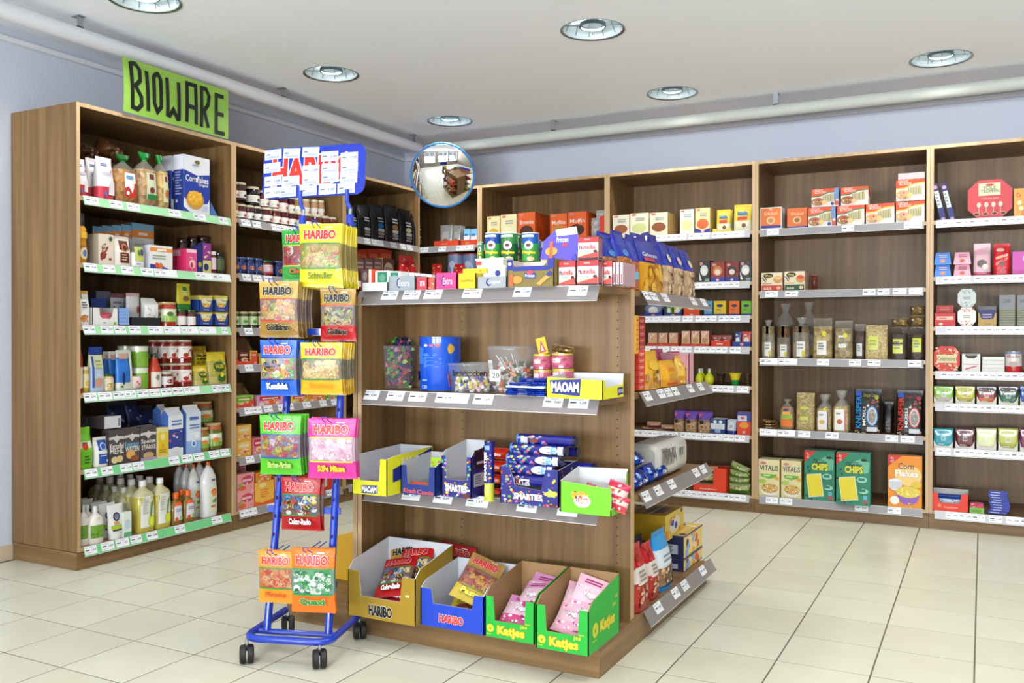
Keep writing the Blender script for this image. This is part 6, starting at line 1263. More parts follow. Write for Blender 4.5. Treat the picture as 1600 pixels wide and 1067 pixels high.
# ================================================================ island, front end
p = 'I1'
def gum(c, lab, lc, oc='2a3a90'): return lambda w, h: tray(w, .07, h, h, c, 'd8d8d8', ops=[('e', .4, .5, .1, .34, oc), ('e', .44, .54, .08, .26, c), ('t', lab, .36, .28, .8, .68, lc)] if lab else [])
put(p, 586, 607, 423, lambda w, h: carton(w, .05, h, 'eceeea', [('r', .2, .35, .9, .95, '3f8a6c'), ('e', .55, .65, .22, .18, '6aaf94')]), 'gum_pack', 'chewing gum', 'white pack with green leaf square, left', back=.03, n=1); put(p, 608, 626, 424, lambda w, h: carton(w, .05, h, 'eceeea', [('r', .1, .35, .8, .95, '3f8a6c'), ('e', .45, .65, .22, .18, '6aaf94')]), 'gum_pack', 'chewing gum', 'white pack with green leaf square, right', back=.03)
put(p, 564, 585, 421, lambda w, h: carton(w, .05, h, 'e8562e', [('r', 0, .4, .55, 1, '7a5a58'), ('e', .3, .7, .16, .2, '9a9a98'), ('r', .6, .4, .8, 1, 'f0ece8')]), 'gum_pack', 'chewing gum', 'orange and grey pack behind yellow bags', back=.03)
put(p, 565, 606, 441.5, lambda w, h: tray(w, .07, h, h, 'dfe0e4', 'd0d0d4'), 'gum_tray', 'display box', 'low white gum tray, far left', back=.0)
put(p, 607, 649, 431, gum('a4a8ae', 'Extra', 'e8ecf4'), 'gum_tray', 'display box', 'silver gum tray with blue crescent, left', back=.0)
for i in range(7): put(p, 612+i*9, 620+i*9, 423.5+i*.9, lambda w, h: carton(w, .06, h, 'f0f0ee', [('r', .1, .1, .9, .3, 'c8ccd0')]), 'gum_stick_pack', 'chewing gum', 'white gum pack in the upright row', back=.09)
put(p, 650, 668, 433, gum('dd4650', 'EXTRA', 'f0f0f4'), 'gum_tray', 'display box', 'small red gum tray', back=.0); put(p, 669, 679, 434, lambda w, h: carton(w, .05, h, 'c86a5a', [('s', 8, .1, .1, .9, .9, .1, ['5a9a4a', 'e8d0c0', 'e83a3a'])]), 'gum_pack', 'chewing gum', 'fruit-coloured gum pack beside red tray', back=.01)
put(p, 680, 714, 426, gum('e4478c', 'Extra', 'f4d8e8'), 'gum_tray', 'display box', 'pink gum tray with blue crescent', back=.0)
put(p, 715, 744, 427, lambda w, h: tray(w, .07, h, h, 'ecc91e', 'd8b818', ops=[('t', 'Juicyfruit', .16, .38, .86, .62, '8a6a14')]), 'gum_tray', 'display box', 'yellow gum tray', back=.0)
put(p, 723, 760, 419.5, lambda w, h: carton(w, .06, h, 'f0d41c', [('r', .7, .3, .8, .7, 'd89a14')]), 'gum_pack', 'chewing gum', 'yellow gum pack stacked on yellow tray', back=.04, yb=427)
put(p, 745, 792, 432, gum('a8abb0', 'Original', 'd8dce8', '26347c'), 'gum_tray', 'display box', 'silver gum tray with blue crescent, right', back=.0)
put(p, 747, 790, 415.5, lambda w, h: (lambda b: (b.box(-w/2, 0, 0, w/2, .07, h*.75, 'e6e6e8', 'gloss'), b.box(-w/2-.003, -.003, h*.75, w/2+.003, .073, h, 'f4f4f4', 'gloss'), prt(b, flat((-w/2, 0, 0), (w, 0, 0), (0, 0, h)), [('e', .72, .3, .1, .3, '2a3a90'), ('r', .4, .1, .6, .6, 'c8ccd4')]), b)[3])(B()), 'gum_box', 'chewing gum', 'white gum box with lid, lower', back=.05, yb=432)
put(p, 744, 786, 403.5, lambda w, h: (lambda b: (b.box(-w/2, 0, 0, w/2, .07, h*.7, 'e8e2c8', 'gloss'), b.box(-w/2-.003, -.003, h*.7, w/2+.003, .073, h, 'f2f0ec', 'gloss'), prt(b, flat((-w/2, 0, 0), (w, 0, 0), (0, 0, h)), [('r', .0, .1, .2, .6, 'e0463c'), ('l', 1, .4, .75, .8, .9, '9aa0a0')]), b)[3])(B()), 'gum_box', 'chewing gum', 'cream gum box with white lid, upper', back=.07, yb=415)
def prin(c1, c2, c3): return lambda w, h: can(w, h, [(.02, c1), (.62, c3)], [('r', 0, .05, 1, .5, c1), ('p', [(0, .5), (.5, .7), (.5, .95), (0, .95)], c2), ('r', .1, .84, .9, .92, 'e0e8f0'), ('e', .62, .56, .26, .15, 'f2efe6'), ('e', .62, .56, .14, .06, '6a2c24'), ('t', 'Pringles', .22, .24, .98, .38, 'f0dc28', '8a5a14'), ('e', .75, .1, .2, .08, 'e0cc98')], lid='eef2f0')
for a, c_, k, nm in ((753, 776, ('3fa84c', '2454a8', '2454a8'), 'green and blue crisps tube, left'), (778, 802, ('1c6a3c', 'd8c888', '3c8a44'), 'dark green crisps tube'), (811, 835, ('3fa84c', '2454a8', '2c66b4'), 'green and blue crisps tube, right')): put(p, a, c_, 363, prin(*k), 'crisps_tube', 'crisps', nm, back=.16, yb=409)
put(p, 802, 812, 365, prin('1c6a3c', '2c5a34', '3c8a44'), 'crisps_tube', 'crisps', 'dark tube half hidden between the tubes', back=.24, yb=406); put(p, 835, 843, 375, prin('4a5a9c', 'd8d0d8', '5a7ab8'), 'crisps_tube', 'crisps', 'narrow purple-blue tube behind', back=.22, yb=409)
put(p, 745, 753, 378, prin('4aa84c', 'b8d050', '2f8a54'), 'crisps_tube', 'crisps', 'short green tube at left of tubes', back=.17, yb=405)
put(p, 792, 866, 404.5, lambda w, h: tray(w, .12, h, h, '8d7a38', 'd8d0c0', cut=(.13, .84, .72, .01), ops=[('r', 0, .62, .12, 1, '28359c'), ('r', .87, .62, 1, 1, '28359c'), ('r', .12, .58, .88, .74, '28359c'), ('e', .06, .84, .04, .06, 'e0e0f0'), ('r', .38, .3, .62, .5, '28359c'), ('e', .5, .52, .07, .08, 'd04a5a'), ('t', 'Prinzen', .4, .34, .6, .46, 'f0f0f4'), ('e', .22, .26, .12, .14, 'd8993c'), ('r', .06, .04, .14, .45, 'c8643a'), ('p', [(.64, .1), (.86, .42), (.94, .36), (.72, .04)], 'e0a850'), ('p', [(.84, .42), (.93, .56), (.98, .46), (.9, .34)], '3040a0')]), 'biscuit_display', 'display box', 'blue and gold biscuit display tray', back=.0)
put(p, 840, 902, 354, lambda w, h: (lambda b: (plate(b, [(-w/2, 0), (w/2, 0), (w/2, h*.74), (w*.42, h), (-w*.1, h*.96), (-w*.4, h*.76)], (0, 0, 0), (1, 0, 0), (0, 0, 1), .003, 'd8c878', 'e8e4dc'), plate(b, [(-w*.47, h*.42), (w*.48, h*.36), (w/2, h*.74), (w*.42, h), (-w*.1, h*.96), (-w*.4, h*.76)], (0, -.0006, 0), (1, 0, 0), (0, 0, 1), .0004, '6a5ac8', '6a5ac8'), plate(b, [(-w*.06, h*.84), (w*.46, h*.86), (w*.42, h), (-w*.1, h*.96)], (0, -.0014, 0), (1, 0, 0), (0, 0, 1), .0004, 'f0f0f2', 'f0f0f2'), prt(b, flat((-w/2, -.002, 0), (w, 0, 0), (0, 0, h)), [('t', 'Prinzen', .44, .72, .74, .82, 'f0f0f8'), ('r', .6, .64, .72, .7, 'd8485a'), ('e', .32, .56, .16, .08, 'e4ac4a'), ('p', [(.28, .74), (.36, .74), (.36, .3), (.2, .06), (.16, .08), (.26, .34)], 'd8703c'), ('p', [(.62, .22), (.86, .4), (.92, .3), (.68, .12)], 'dda34a'), ('p', [(.84, .42), (.96, .5), (.99, .34), (.9, .28)], '4a48b8')]), b)[4])(B()), 'header_card', 'display card', 'purple and yellow biscuit header card', back=.115, yb=440, rot=(-6, 0, 0))
def nutl(w, h): return carton(w, .035, h, 'ece8e4', [('r', 0, .74, 1, .97, 'd03a3c'), ('r', 0, .97, 1, 1, '3a2018'), ('l', 1, .3, .82, .8, .92, 'e8a8a0'), ('t', 'n', .05, .44, .16, .6, '241c1c'), ('t', 'utella', .17, .44, .86, .64, 'd4242c'), ('t', 'B-ready', .2, .28, .6, .42, '8ab8e0'), ('p', [(0, .1), (.9, .32), (1, .32), (1, 0), (0, 0)], 'd8504a'), ('p', [(.05, .12), (.9, .3), (.9, .36), (.05, .2)], 'e8d0a8'), ('e', .86, .34, .1, .06, '4a2418'), ('r', 0, 0, 1, .06, '3a1a14')], side='5a3a3c', sops=[('r', .1, .1, .9, .9, 'a86a70')])
put(p, 902, 935, 405.5, nutl, 'snack_multipack', 'snack', 'white and red hazelnut snack multipack, front lower', back=.0, n=2); put(p, 903, 935, 369.5, nutl, 'snack_multipack', 'snack', 'white and red hazelnut snack multipack, upper', back=.01, yb=405)
put(p, 873, 899, 407, nutl, 'snack_multipack', 'snack', 'hazelnut snack multipack left of the stack', back=.03, n=2); put(p, 936, 956, 407, nutl, 'snack_multipack', 'snack', 'hazelnut snack multipack right of the stack', back=.05, n=1)
for i in range(3): put(p, 957+i*6, 961+i*6, 410, lambda w, h: carton(w, .12, h, 'd8d0d4', [('r', .3, .1, .7, .5, 'b84a50'), ('r', 0, 0, 1, .05, '2a1418')], side='c0a0a8'), 'snack_multipack', 'snack', ['first', 'middle', 'last'][i]+' hazelnut pack seen edge-on', back=.06)

# sweets tubs on the upper island shelf
def tub(w, h, kt=.8, rim='cfd2d4'):
    b = B(); wb = w*kt
    secs = [(0, wb*.96, wb*.96, 2, 'dcdee0', 'tub'), (.03, wb, wb, 2, 'dcdee0', 'tub'), (.93, w*.97, w*.97, 2, 'dcdee0', 'tub')]
    loft(b, secs, h, 28, w/2, cap=False)
    rr = [(.93, w*.97), (.93, w*1.03), (.955, w*1.03), (.955, w*.98), (.985, w), (1, w), (1, w*.95), (.93, w*.94)]
    rows = [[(W/2*math.cos(a*math.pi/14), w/2+W/2*math.sin(a*math.pi/14), t*h) for a in range(28)] for t, W in rr]
    b.grid(rows, [rim]*7, ['tub']*7)
    rows = [[(wb*.48*math.cos(a*math.pi/14), w/2+wb*.48*math.sin(a*math.pi/14), 0) for a in range(28)]]
    b.face(rows[0][::-1], 'dcdee0', 'tub')
    return b
def candies(w, h, fill, n, cols, size, seed, kt=.8, kind='wrap', heap=0):
    b = B(); rnd = random.Random(seed)
    for i in range(n):
        # keep to the outer shell and the top, where they show
        t = rnd.random(); z = fill*h*t if rnd.random() < .75 else fill*h*rnd.uniform(.9, 1+heap)
        R0 = w/2*(kt+(1-kt)*z/h)*.88-size*.5; r = R0*(rnd.uniform(.78, 1) if z < fill*h*.9 else rnd.uniform(0, 1)*(1-max(0, z/h-fill)*1.6))
        a = rnd.uniform(0, 2*math.pi)
        b.T = Matrix.Translation((r*math.cos(a), w/2+r*math.sin(a), max(z, size*.6))) @ Matrix.Rotation(rnd.uniform(0, 6.3), 4, 'Z') @ Matrix.Rotation(rnd.uniform(-1, 1), 4, 'X') @ Matrix.Rotation(rnd.uniform(-1, 1), 4, 'Y')
        c = rnd.choice(cols); s = size
        if kind == 'wrap':
            c2 = rnd.choice(cols)
            loft(b, [(-.9, s*.7, s*.5, 2, c, 'film'), (-.5, s*.15, s*.15, 2, c, 'film'), (-.4, s*.5, s*.5, 2, c2, 'film'), (.4, s*.5, s*.5, 2, c, 'film'), (.5, s*.15, s*.15, 2, c, 'film'), (.9, s*.7, s*.5, 2, c, 'film')], s, 6, 0)
        else:
            loft(b, [(-.6, s*.55, s*.55, 2, c, 'gloss'), (-.5, s*.62, s*.62, 2, 'f0eee8' if rnd.random() < .5 else c, 'gloss'), (.0, s*.62, s*.62, 2, c, 'gloss'), (.6, s*.6, s*.6, 2, c, 'gloss')], s, 7, 0)
    b.T = None
    return b
def tubthing(p, px0, px1, yt, yb, name, desc, fill, cn, ccols, csize, seed, cdesc, kt=.8, kind='wrap', back=0, ops=(), heap=0, sticks=False):
    fr, z, phs = SHELF[p]; a0, a1 = along(fr, px0, back+.06), along(fr, px1, back+.06); w = (a1-a0); c = (a0+a1)/2; h = zat(fr, (px0+px1)/2, yt, back+.06)-z
    b = tub(w, h, kt); loc = (c, 2.72+back, z)
    parts = [('tub_wall', b)]
    if ops:
        L = B(); secs = [(0, w*kt, w*kt, 2, '', ''), (1, w*1.0, w*1.0, 2, '', '')]
        prt(L, loftS(secs, h, w/2, .97), ops, 'paper', .0015, 8); parts.append(('handwriting' if any(o[0] == 't' for o in ops) else 'sticker', L))
    one(parts, name, 'tub', desc, phs, loc, (0, 0, 0))
    o = obj('wrapped_candies', candies(w, h, fill, cn, ccols, csize, seed, kt, kind, heap).mesh('wrapped_candies'), None, (loc[0], loc[1], z+.0015)); tag(o, cdesc, 'candy', kind='stuff')
    return w, h, loc
tubthing('I2', 583, 641, 540, 608, 'candy_tub', 'full clear tub of wrapped candies at left', .93, 330, ['5cc83a', '4aa82c', '3a2a5a', 'd85a8a', 'e8a0b8', '8a4a9a', 'c8e08a', '2c3a78', 'e04a5a', '6a4a50'], .029, 5, 'green, purple and pink wrapped candies filling the left tub', .86, back=.13, heap=.14)
w_ = along('I', 699, .07)-along('I', 642, .07)
def bluecan(w, h):
    b = can(w, h, [(.02, '1f62d8')], [('e', .04, .72, .12, .14, 'e8a898'), ('r', .14, .5, .34, .8, '3f86e4'), ('l', 9, .36, .44, .84, .7, '5a94ec'), ('e', .42, .84, .06, .025, 'd8d0d0'), ('e', .58, .84, .06, .025, 'e0706a'), ('e', .74, .84, .06, .025, 'e86a3a'), ('e', .97, .78, .04, .09, 'e0b040'), ('r', -.04, .2, .14, .36, '1a2a80'), ('t', 'KY', -.02, .2, .12, .28, 'f0f0f4'), ('e', .05, .34, .06, .03, 'd83040'), ('t', '120', .36, .06, .5, .12, 'c8dcf4'), ('l', 1, .36, .18, .6, .24, '8ab4f0')], lid='1f62d8', es=.0012)
    return b
put('I2', 642, 699, 526, bluecan, 'candy_canister', 'tub', 'tall bright blue round canister', back=.07)
put('I2', 686, 713, 540, lambda w, h: tub(w, h, .85), 'candy_tub', 'tub', 'small empty clear tub behind the canister', back=.2)
tubthing('I2', 697, 766, 567, 618, 'candy_tub', 'low clear tub with black handwriting', .5, 130, ['e8e4c8', 'e0d060', 'd8c840', '4a5ac0', 'f0f0ea', 'e8b8c8', 'd88ab0', '5a6ad0'], .022, 9, 'yellow, white and blue liquorice pieces in low tub', .84, kind='roll', back=.035,
  ops=[('t', 'Brausebrocken', .3, .56, .98, .78, '1c1c24'), ('t', '10', .52, .34, .68, .46, '1c1c24'), ('e', .06, .42, .1, .28, 'e86a7a'), ('e', .06, .42, .07, .2, 'f0a0a8'), ('s', 9, .04, .3, .12, .55, .012, ['f0e0d0'])])
w1, h1, l1 = tubthing('I2', 758, 829, 541, 605, 'candy_tub', 'wide clear tub of lollipops', .5, 75, ['e8e4e0', 'e8702c', 'f0f0ec', 'e88a3a', '3f7a3c', 'e8e4e0'], .03, 12, 'white and orange sweets at the bottom of lollipop tub', .78, back=.10, ops=[('r', .05, .35, .27, .7, 'eeeeea')])
rnd = random.Random(4)
for i in range(9):
    b = B(); s = .016; L_ = .09; loft(b, [(-.5, s*.5, s*.5, 2, 'e8702c', 'film'), (-.25, s*.95, s*.95, 2, 'ee8034', 'film'), (.25, s*.95, s*.95, 2, 'f0903c', 'film'), (.5, s*.5, s*.5, 2, 'e86a24', 'film')], s, 10, 0)
    st = B(); tube(st, [(0, 0, s*.4), (0, 0, s*.4+L_*.6)], .0013, 'f4f4f0', 'gloss', 6)
    a = i*2.4; r = rnd.uniform(.1, .5)*w1*.5
    one([('candy', b), ('stick', st)], 'lollipop', 'lollipop', 'orange lollipop with white stick', 'in the wide clear tub', (l1[0]+r*math.cos(a), l1[1]+w1/2+r*math.sin(a)*.7, l1[2]+h1*(.38+.04*(i % 4))), (rnd.uniform(-.7, .7), rnd.uniform(-.7, .7), a), key=(round(r*math.cos(a), 3), 0, 0))
put('I2', 765, 782, 578, lambda w, h: carton(w, .002, h, 'eeeeea', [('t', '.20', .1, .3, .9, .75, '3a3a40')]), 'price_note', 'note', 'white paper note reading 20 on the lollipop tub', back=.075, yb=596)
def mush(w, h): return jar(w, h, 'c25a78', 'dcc848', [('s', 18, 0, .1, 1, .9, .06, ['d87a94', 'a83a5a', 'e8a8b8']), ('r', .25, .3, .6, .75, 'e8dcd4')], lab='cc6a86', lv=(.2, .8), lidh=.14, sh=.98)
def mush2(w, h): return can(w, h, [(.02, 'd0a838'), (.2, 'c86a84'), (.8, 'd8c050')], [('r', .15, .3, .5, .75, 'ecd8d8'), ('s', 10, .5, .1, 1, .9, .05, ['b8486a', 'e0a0b4'])], lid='d8c050')
for a, c_, t_, b_, nm in ((828, 856, 578, 599, 'lower left'), (857, 889, 576, 599, 'lower right'), (828, 855, 553, 577.5, 'upper left'), (856, 888, 552, 575.5, 'upper right')):
    put('I2', a, c_, t_, mush2 if b_ > 590 else mush, 'candy_tin', 'tin', f'pink and yellow candy tin, {nm}', back=.12, yb=b_)
def foilbar(w, h): return pillow(w, .05, h, [(0, '1a4cc0', 'foil')], [('r', .35, .2, .6, .8, 'c8d4e8'), ('s', 6, .05, .1, .95, .9, .06, ['1a3a90', '5a8ae0'])], mat='foil')
put('I2', 842, 857, 527, lambda w, h: carton(w, .006, h, 'e0c830', [('p', [(.12, .1), (.88, .1), (.5, .85)], 'c05a6a'), ('p', [(.35, .2), (.65, .2), (.5, .6)], 'e8d8c8')]), 'candy_card', 'candy', 'yellow triangular wrapper on the candy tins', back=.14, yb=553, rot=(0, -14, 0))
put('I2', 858, 892, 541, lambda w, h: pillow(w, .04, h, [(0, '9a7a4a', 'foil')], [('s', 12, .1, .1, .9, .9, .05, ['c8b080', '6a4a2c', 'e0d0b0'])], mat='foil'), 'cookie_wrapper', 'candy', 'gold-brown foil packet on the candy tins', back=.14, yb=552, rot=(0, 8, 0))
for i, (a, c_, t_, b_) in enumerate(((784, 850, 613, 620.5), (786, 848, 606, 613), (790, 853, 599.5, 606), (806, 852, 591.5, 598))):
    put('I2', a, c_, t_, foilbar, 'foil_pack', 'candy', ['lowest blue foil bar of the pile', 'second blue foil bar of the pile', 'third blue foil bar of the pile', 'topmost blue foil bar of the pile'][i], back=.0+.01*i, yb=b_)
put('I2', 790, 851, 603.5, lambda w, h: carton(w, .04, h, 'dce4f0', []), 'white_stick_pack', 'candy', 'thin white pack among the blue foil bars', back=.005, yb=606)
def maoam(w, h, d=.2): return tray(w, d, h, h, 'ece81e', 'dcdce0', ops=[('p', [(.06, .86), (.66, .98), (.64, .12), (.1, .26)], '24308c'), ('t', 'MAOAM', .1, .34, .62, .78, 'f4f4f4', '1a2470')], sops=[('p', [(.66, .7), (.95, .8), (.95, .2), (.68, .1)], '24308c'), ('t', 'MAOAM', .7, .3, .93, .65, 'f4f4f4')])
def maotray(w, h):
    b = B(); d = .19; t = .003; hf = h
    plate(b, [(-w/2, 0), (w/2, 0), (w/2, hf*.9), (-w/2, hf)], (0, 0, 0), (1, 0, 0), (0, 0, 1), t, 'ece81e', 'dcdce0')
    plate(b, [(0, 0), (d, 0), (d, h*1.12), (d*.92, h*.6), (d*.1, h*.55), (.02, h*.9), (0, h*.9)], (w/2, 0, 0), (0, 1, 0), (0, 0, 1), t, 'ece81e', 'dcdce0')
    plate(b, [(0, 0), (d, 0), (d, h), (0, h*1.12)], (-w/2, d, 0), (0, -1, 0), (0, 0, 1), t, 'ece81e', 'dcdce0')
    plate(b, [(0, 0), (w, 0), (w, h*1.12), (0, h*1.12)], (w/2, d, 0), (-1, 0, 0), (0, 0, 1), t, 'ece81e', 'dcdce0')
    b.box(-w/2+t, t, 0, w/2-t, d-t, t, 'dcdce0')
    prt(b, flat((-w/2, 0, 0), (w, 0, 0), (0, 0, hf)), [('p', [(.06, .86), (.62, .94), (.6, .12), (.1, .22)], '24308c'), ('t', 'MAOAM', .1, .32, .58, .76, 'f4f4f4', '1a2470')])
    prt(b, flat((w/2, 0, 0), (0, d, 0), (0, 0, h)), [('p', [(.68, .46), (.95, .5), (.95, .14), (.7, .08)], '24308c'), ('t', 'MAOAM', .72, .2, .93, .4, 'f4f4f4')])
    return b
put('I2', 853, 943, 590, maotray, 'display_tray', 'display box', 'nearly empty yellow MAOAM tray'.replace('MAOAM ', 'candy '), back=-.02)

# lower island shelf
def sidebox(w, hf, hb, d, out, inn, front, sops, cut=(.2, .8, .3), t=.003, hs=None):
    """display carton whose sides rise towards the back"""
    b = B(); hs = hs or hf; X = lambda u: -w/2+u*w
    f = [(X(0), 0), (X(1), 0), (X(1), hs), (X(cut[1]+.03), hs), (X(cut[1]), cut[2]*hs), (X(cut[0]), cut[2]*hs), (X(cut[0]-.03), hs), (X(0), hs)]
    plate(b, f, (0, 0, 0), (1, 0, 0), (0, 0, 1), t, out, inn)
    sd = [(0, 0), (d, 0), (d, hb), (d*.35, hs+(hb-hs)*.55), (d*.12, hs+(hb-hs)*.4), (0, hs)]
    plate(b, sd, (w/2, 0, 0), (0, 1, 0), (0, 0, 1), t, out, inn); plate(b, [(d-y, z) for y, z in reversed(sd)], (-w/2, d, 0), (0, -1, 0), (0, 0, 1), t, out, inn)
    plate(b, [(0, 0), (w, 0), (w, hb), (0, hb)], (w/2, d, 0), (-1, 0, 0), (0, 0, 1), t, out, inn)
    b.box(-w/2+t, t, 0, w/2-t, d-t, t, inn)
    prt(b, flat((-w/2, 0, 0), (w, 0, 0), (0, 0, hs)), front); prt(b, flat((w/2, 0, 0), (0, d, 0), (0, 0, hb)), sops)
    return b
def zh(px, py, back, z): return zat('I', px, py, back)-z
put('I3', 550, 605, 716, lambda w, h: sidebox(w, h, h*1.12, .30, 'e8e41e', 'd8d8dc', [('p', [(.26, .24), (.74, .28), (.74, .05), (.27, .03)], '24308c'), ('t', 'MAOAM', .29, .07, .71, .23, 'f4f4f4', '1a2470')], [('p', [(.12, .62), (.55, .80), (.97, .97), (.97, .5), (.12, .3)], '24308c'), ('t', 'MAOAM', .3, .56, .95, .86, 'e8e8ec')], (.22, .78, .38)), 'display_box', 'display box', 'tall yellow candy display box at left', back=-.13)
for i, (a, c_, t_, b_) in enumerate(((572, 590, 754, 768), (588, 606, 722, 744))): put('I3', a, c_, t_, lambda w, h: pillow(w, .03, h, [(0, 'd8489c')], [('r', .2, .3, .8, .7, '2a3a8a'), ('s', 6, .1, .1, .9, .9, .1, ['e88ac0', 'f0c8dc'])]), 'candy_stick', 'candy', ['pink wrapped candy low in yellow box', 'pink wrapped candy higher in yellow box'][i], back=-.08+.1*i, yb=b_, rot=(0, 20, 0))
put('I3', 626, 681, 728, lambda w, h: sidebox(w, h, h*1.25, .20, '1f3a86', 'd0d0d4', [('t', 'Kirsch', .08, .04, .44, .2, 'e86a50'), ('t', 'Cassis', .48, .03, .94, .19, 'e86a50')], [('l', 1, .2, .3, .6, .4, 'c84a4a')], (.2, .8, .36)), 'display_box', 'display box', 'dark blue candy display box', back=-.05)
put('I3', 636, 670, 756, lambda w, h: pillow(w, .05, h, [(0, 'f0582a')], [('l', 1, .2, .4, .8, .6, 'f8a080')]), 'candy_roll', 'candy', 'orange candy roll in dark blue box', back=-.04, yb=766)
put('I3', 668, 690, 716, lambda w, h: pouch(w, .04, h, [(0, '2a7a3a'), (.35, '2a6ab0'), (.65, 'a8d03a')], [('e', .3, .5, .2, .1, 'e0608a'), ('s', 10, .1, .2, .9, .9, .1, ['e8a030', '4ab0d8', '9ad04a', 'd84a7a'])]), 'candy_bag', 'candy', 'small multicoloured fruit candy bag', back=.03, yb=768)
DOTS = ['e8d83a', 'e0503a', '4ab0e0', 'e070a0', '5ac04a', 'f09030', 'b890e0', 'f0f0f0']
put('I3', 690, 737, 713, lambda w, h: sidebox(w, h, h*1.28, .17, '2b2a86', 'd4d4d8', [('s', 40, .02, .02, .98, .4, .045, DOTS), ('s', 10, .02, .4, .14, .98, .04, DOTS, 3), ('s', 10, .84, .4, .98, .98, .04, DOTS, 4), ('t', 'SMARTIES', .14, .14, .86, .3, 'f6f2ec', '3a2020'), ('r', .68, .02, .96, .1, '7a2c1c')], [('r', .1, .2, .8, .45, 'c8ccd4'), ('l', 4, .14, .24, .5, .42, '7a7a88'), ('s', 12, .05, .5, .9, .95, .04, DOTS), ('r', .1, .55, .8, .9, '1c1838'), ('l', 1, .2, .6, .7, .7, 'd8d0e0')], (.16, .82, .42)), 'display_box', 'display box', 'open dark blue box with coloured dots', back=-.03)
def stube(w, h):
    b = B(); loft(b, [(0, w*1.18, w*1.18, 2, 'd8d030', 'gloss'), (.025, w*1.18, w*1.18, 2, 'd8d030', 'gloss'), (.03, w, w, 2, 'c8cc50', 'gloss'), (.3, w, w, 2, '2a2c8c', 'gloss'), (.96, w, w, 2, '2a2c8c', 'gloss'), (.97, w*1.06, w*1.06, 2, '20226c', 'gloss'), (1, w*1.0, w*1.0, 2, '20226c', 'gloss')], h, 20, w/2)
    S = loftS([(0, w, w, 2), (1, w, w, 2)], h, w/2, .9)
    prt(b, S, [('s', 26, .05, .36, .95, .84, .09, DOTS), ('r', .2, .86, .8, .93, '8ab8e8'), ('T', 'SMARTIES', .14, .34, .48, .82, 'f6f2ec', '3a2020'), ('e', .5, .18, .3, .1, 'dfe070')], 'paper', .001, 8); return b
put('I3', 754, 768, 689.5, stube, 'candy_tube', 'candy', 'upright giant blue candy tube with yellow foot', back=-.045)
for i, (a, c_, t_, b_) in enumerate(((742, 785, 766, 781), (744, 786, 744, 757), (746, 786, 722, 738), (750, 788, 702, 718))): put('I3', a, c_, t_, lambda w, h: pillow(w, .08, h, [(0, 'e04a20'), (.6, 'd83a24')], [('s', 8, .1, .1, .9, .9, .08, ['f0a070', 'e8e0d8', 'b82818'])]), 'wafer_bag', 'candy', 'red-orange packet behind the tube, '+['lowest', 'second', 'third', 'topmost'][i], back=.06, yb=b_)
def sdisp(w, h):
    b = B(); d = .16; t = .003
    f = [(-w/2, 0), (w/2, 0), (w/2, h), (w*.28, h), (w*.2, h*.42), (-w*.24, h*.5), (-w*.34, h*1.02), (-w/2, h)]
    plate(b, f, (0, 0, 0), (1, 0, 0), (0, 0, 1), t, '2b2a86', 'd4d4d8')
    plate(b, [(0, 0), (d, 0), (d, h*1.14), (0, h)], (w/2, 0, 0), (0, 1, 0), (0, 0, 1), t, '26246e', 'e0e0e4'); plate(b, [(0, 0), (d, 0), (d, h), (0, h*1.1)], (-w/2, d, 0), (0, -1, 0), (0, 0, 1), t, '2b2a86', 'e0e0e4')
    plate(b, [(0, 0), (w, 0), (w, h*1.1), (0, h*1.1)], (w/2, d, 0), (-1, 0, 0), (0, 0, 1), t, '2b2a86', 'e0e0e4'); b.box(-w/2+t, t, 0, w/2-t, d-t, t, 'd4d4d8')
    prt(b, flat((-w/2, 0, 0), (w, 0, 0), (0, 0, h)), [('s', 26, .02, .02, .2, .9, .02, DOTS), ('s', 30, .22, .02, .78, .4, .02, DOTS, 2), ('s', 20, .8, .02, .98, .9, .02, DOTS, 5), ('p', [(.74, .34), (.86, .46), (.99, .4), (.97, .32), (.84, .27)], 'ccd45a'), ('t', 'SMARTIES', .25, .15, .73, .31, 'f6f2ec', '3a2020'), ('r', .84, .03, .97, .08, '7a2c1c')])
    prt(b, flat((w/2, 0, 0), (0, d, 0), (0, 0, h)), [('s', 16, .1, .5, .9, .95, .04, DOTS), ('r', .1, .55, .7, .8, '3a3890')])
    return b
sw0, sh0 = put('I3', 781, 874, 732, sdisp, 'display_box', 'display box', 'large dark blue dotted display of candy tubes', back=-.04)
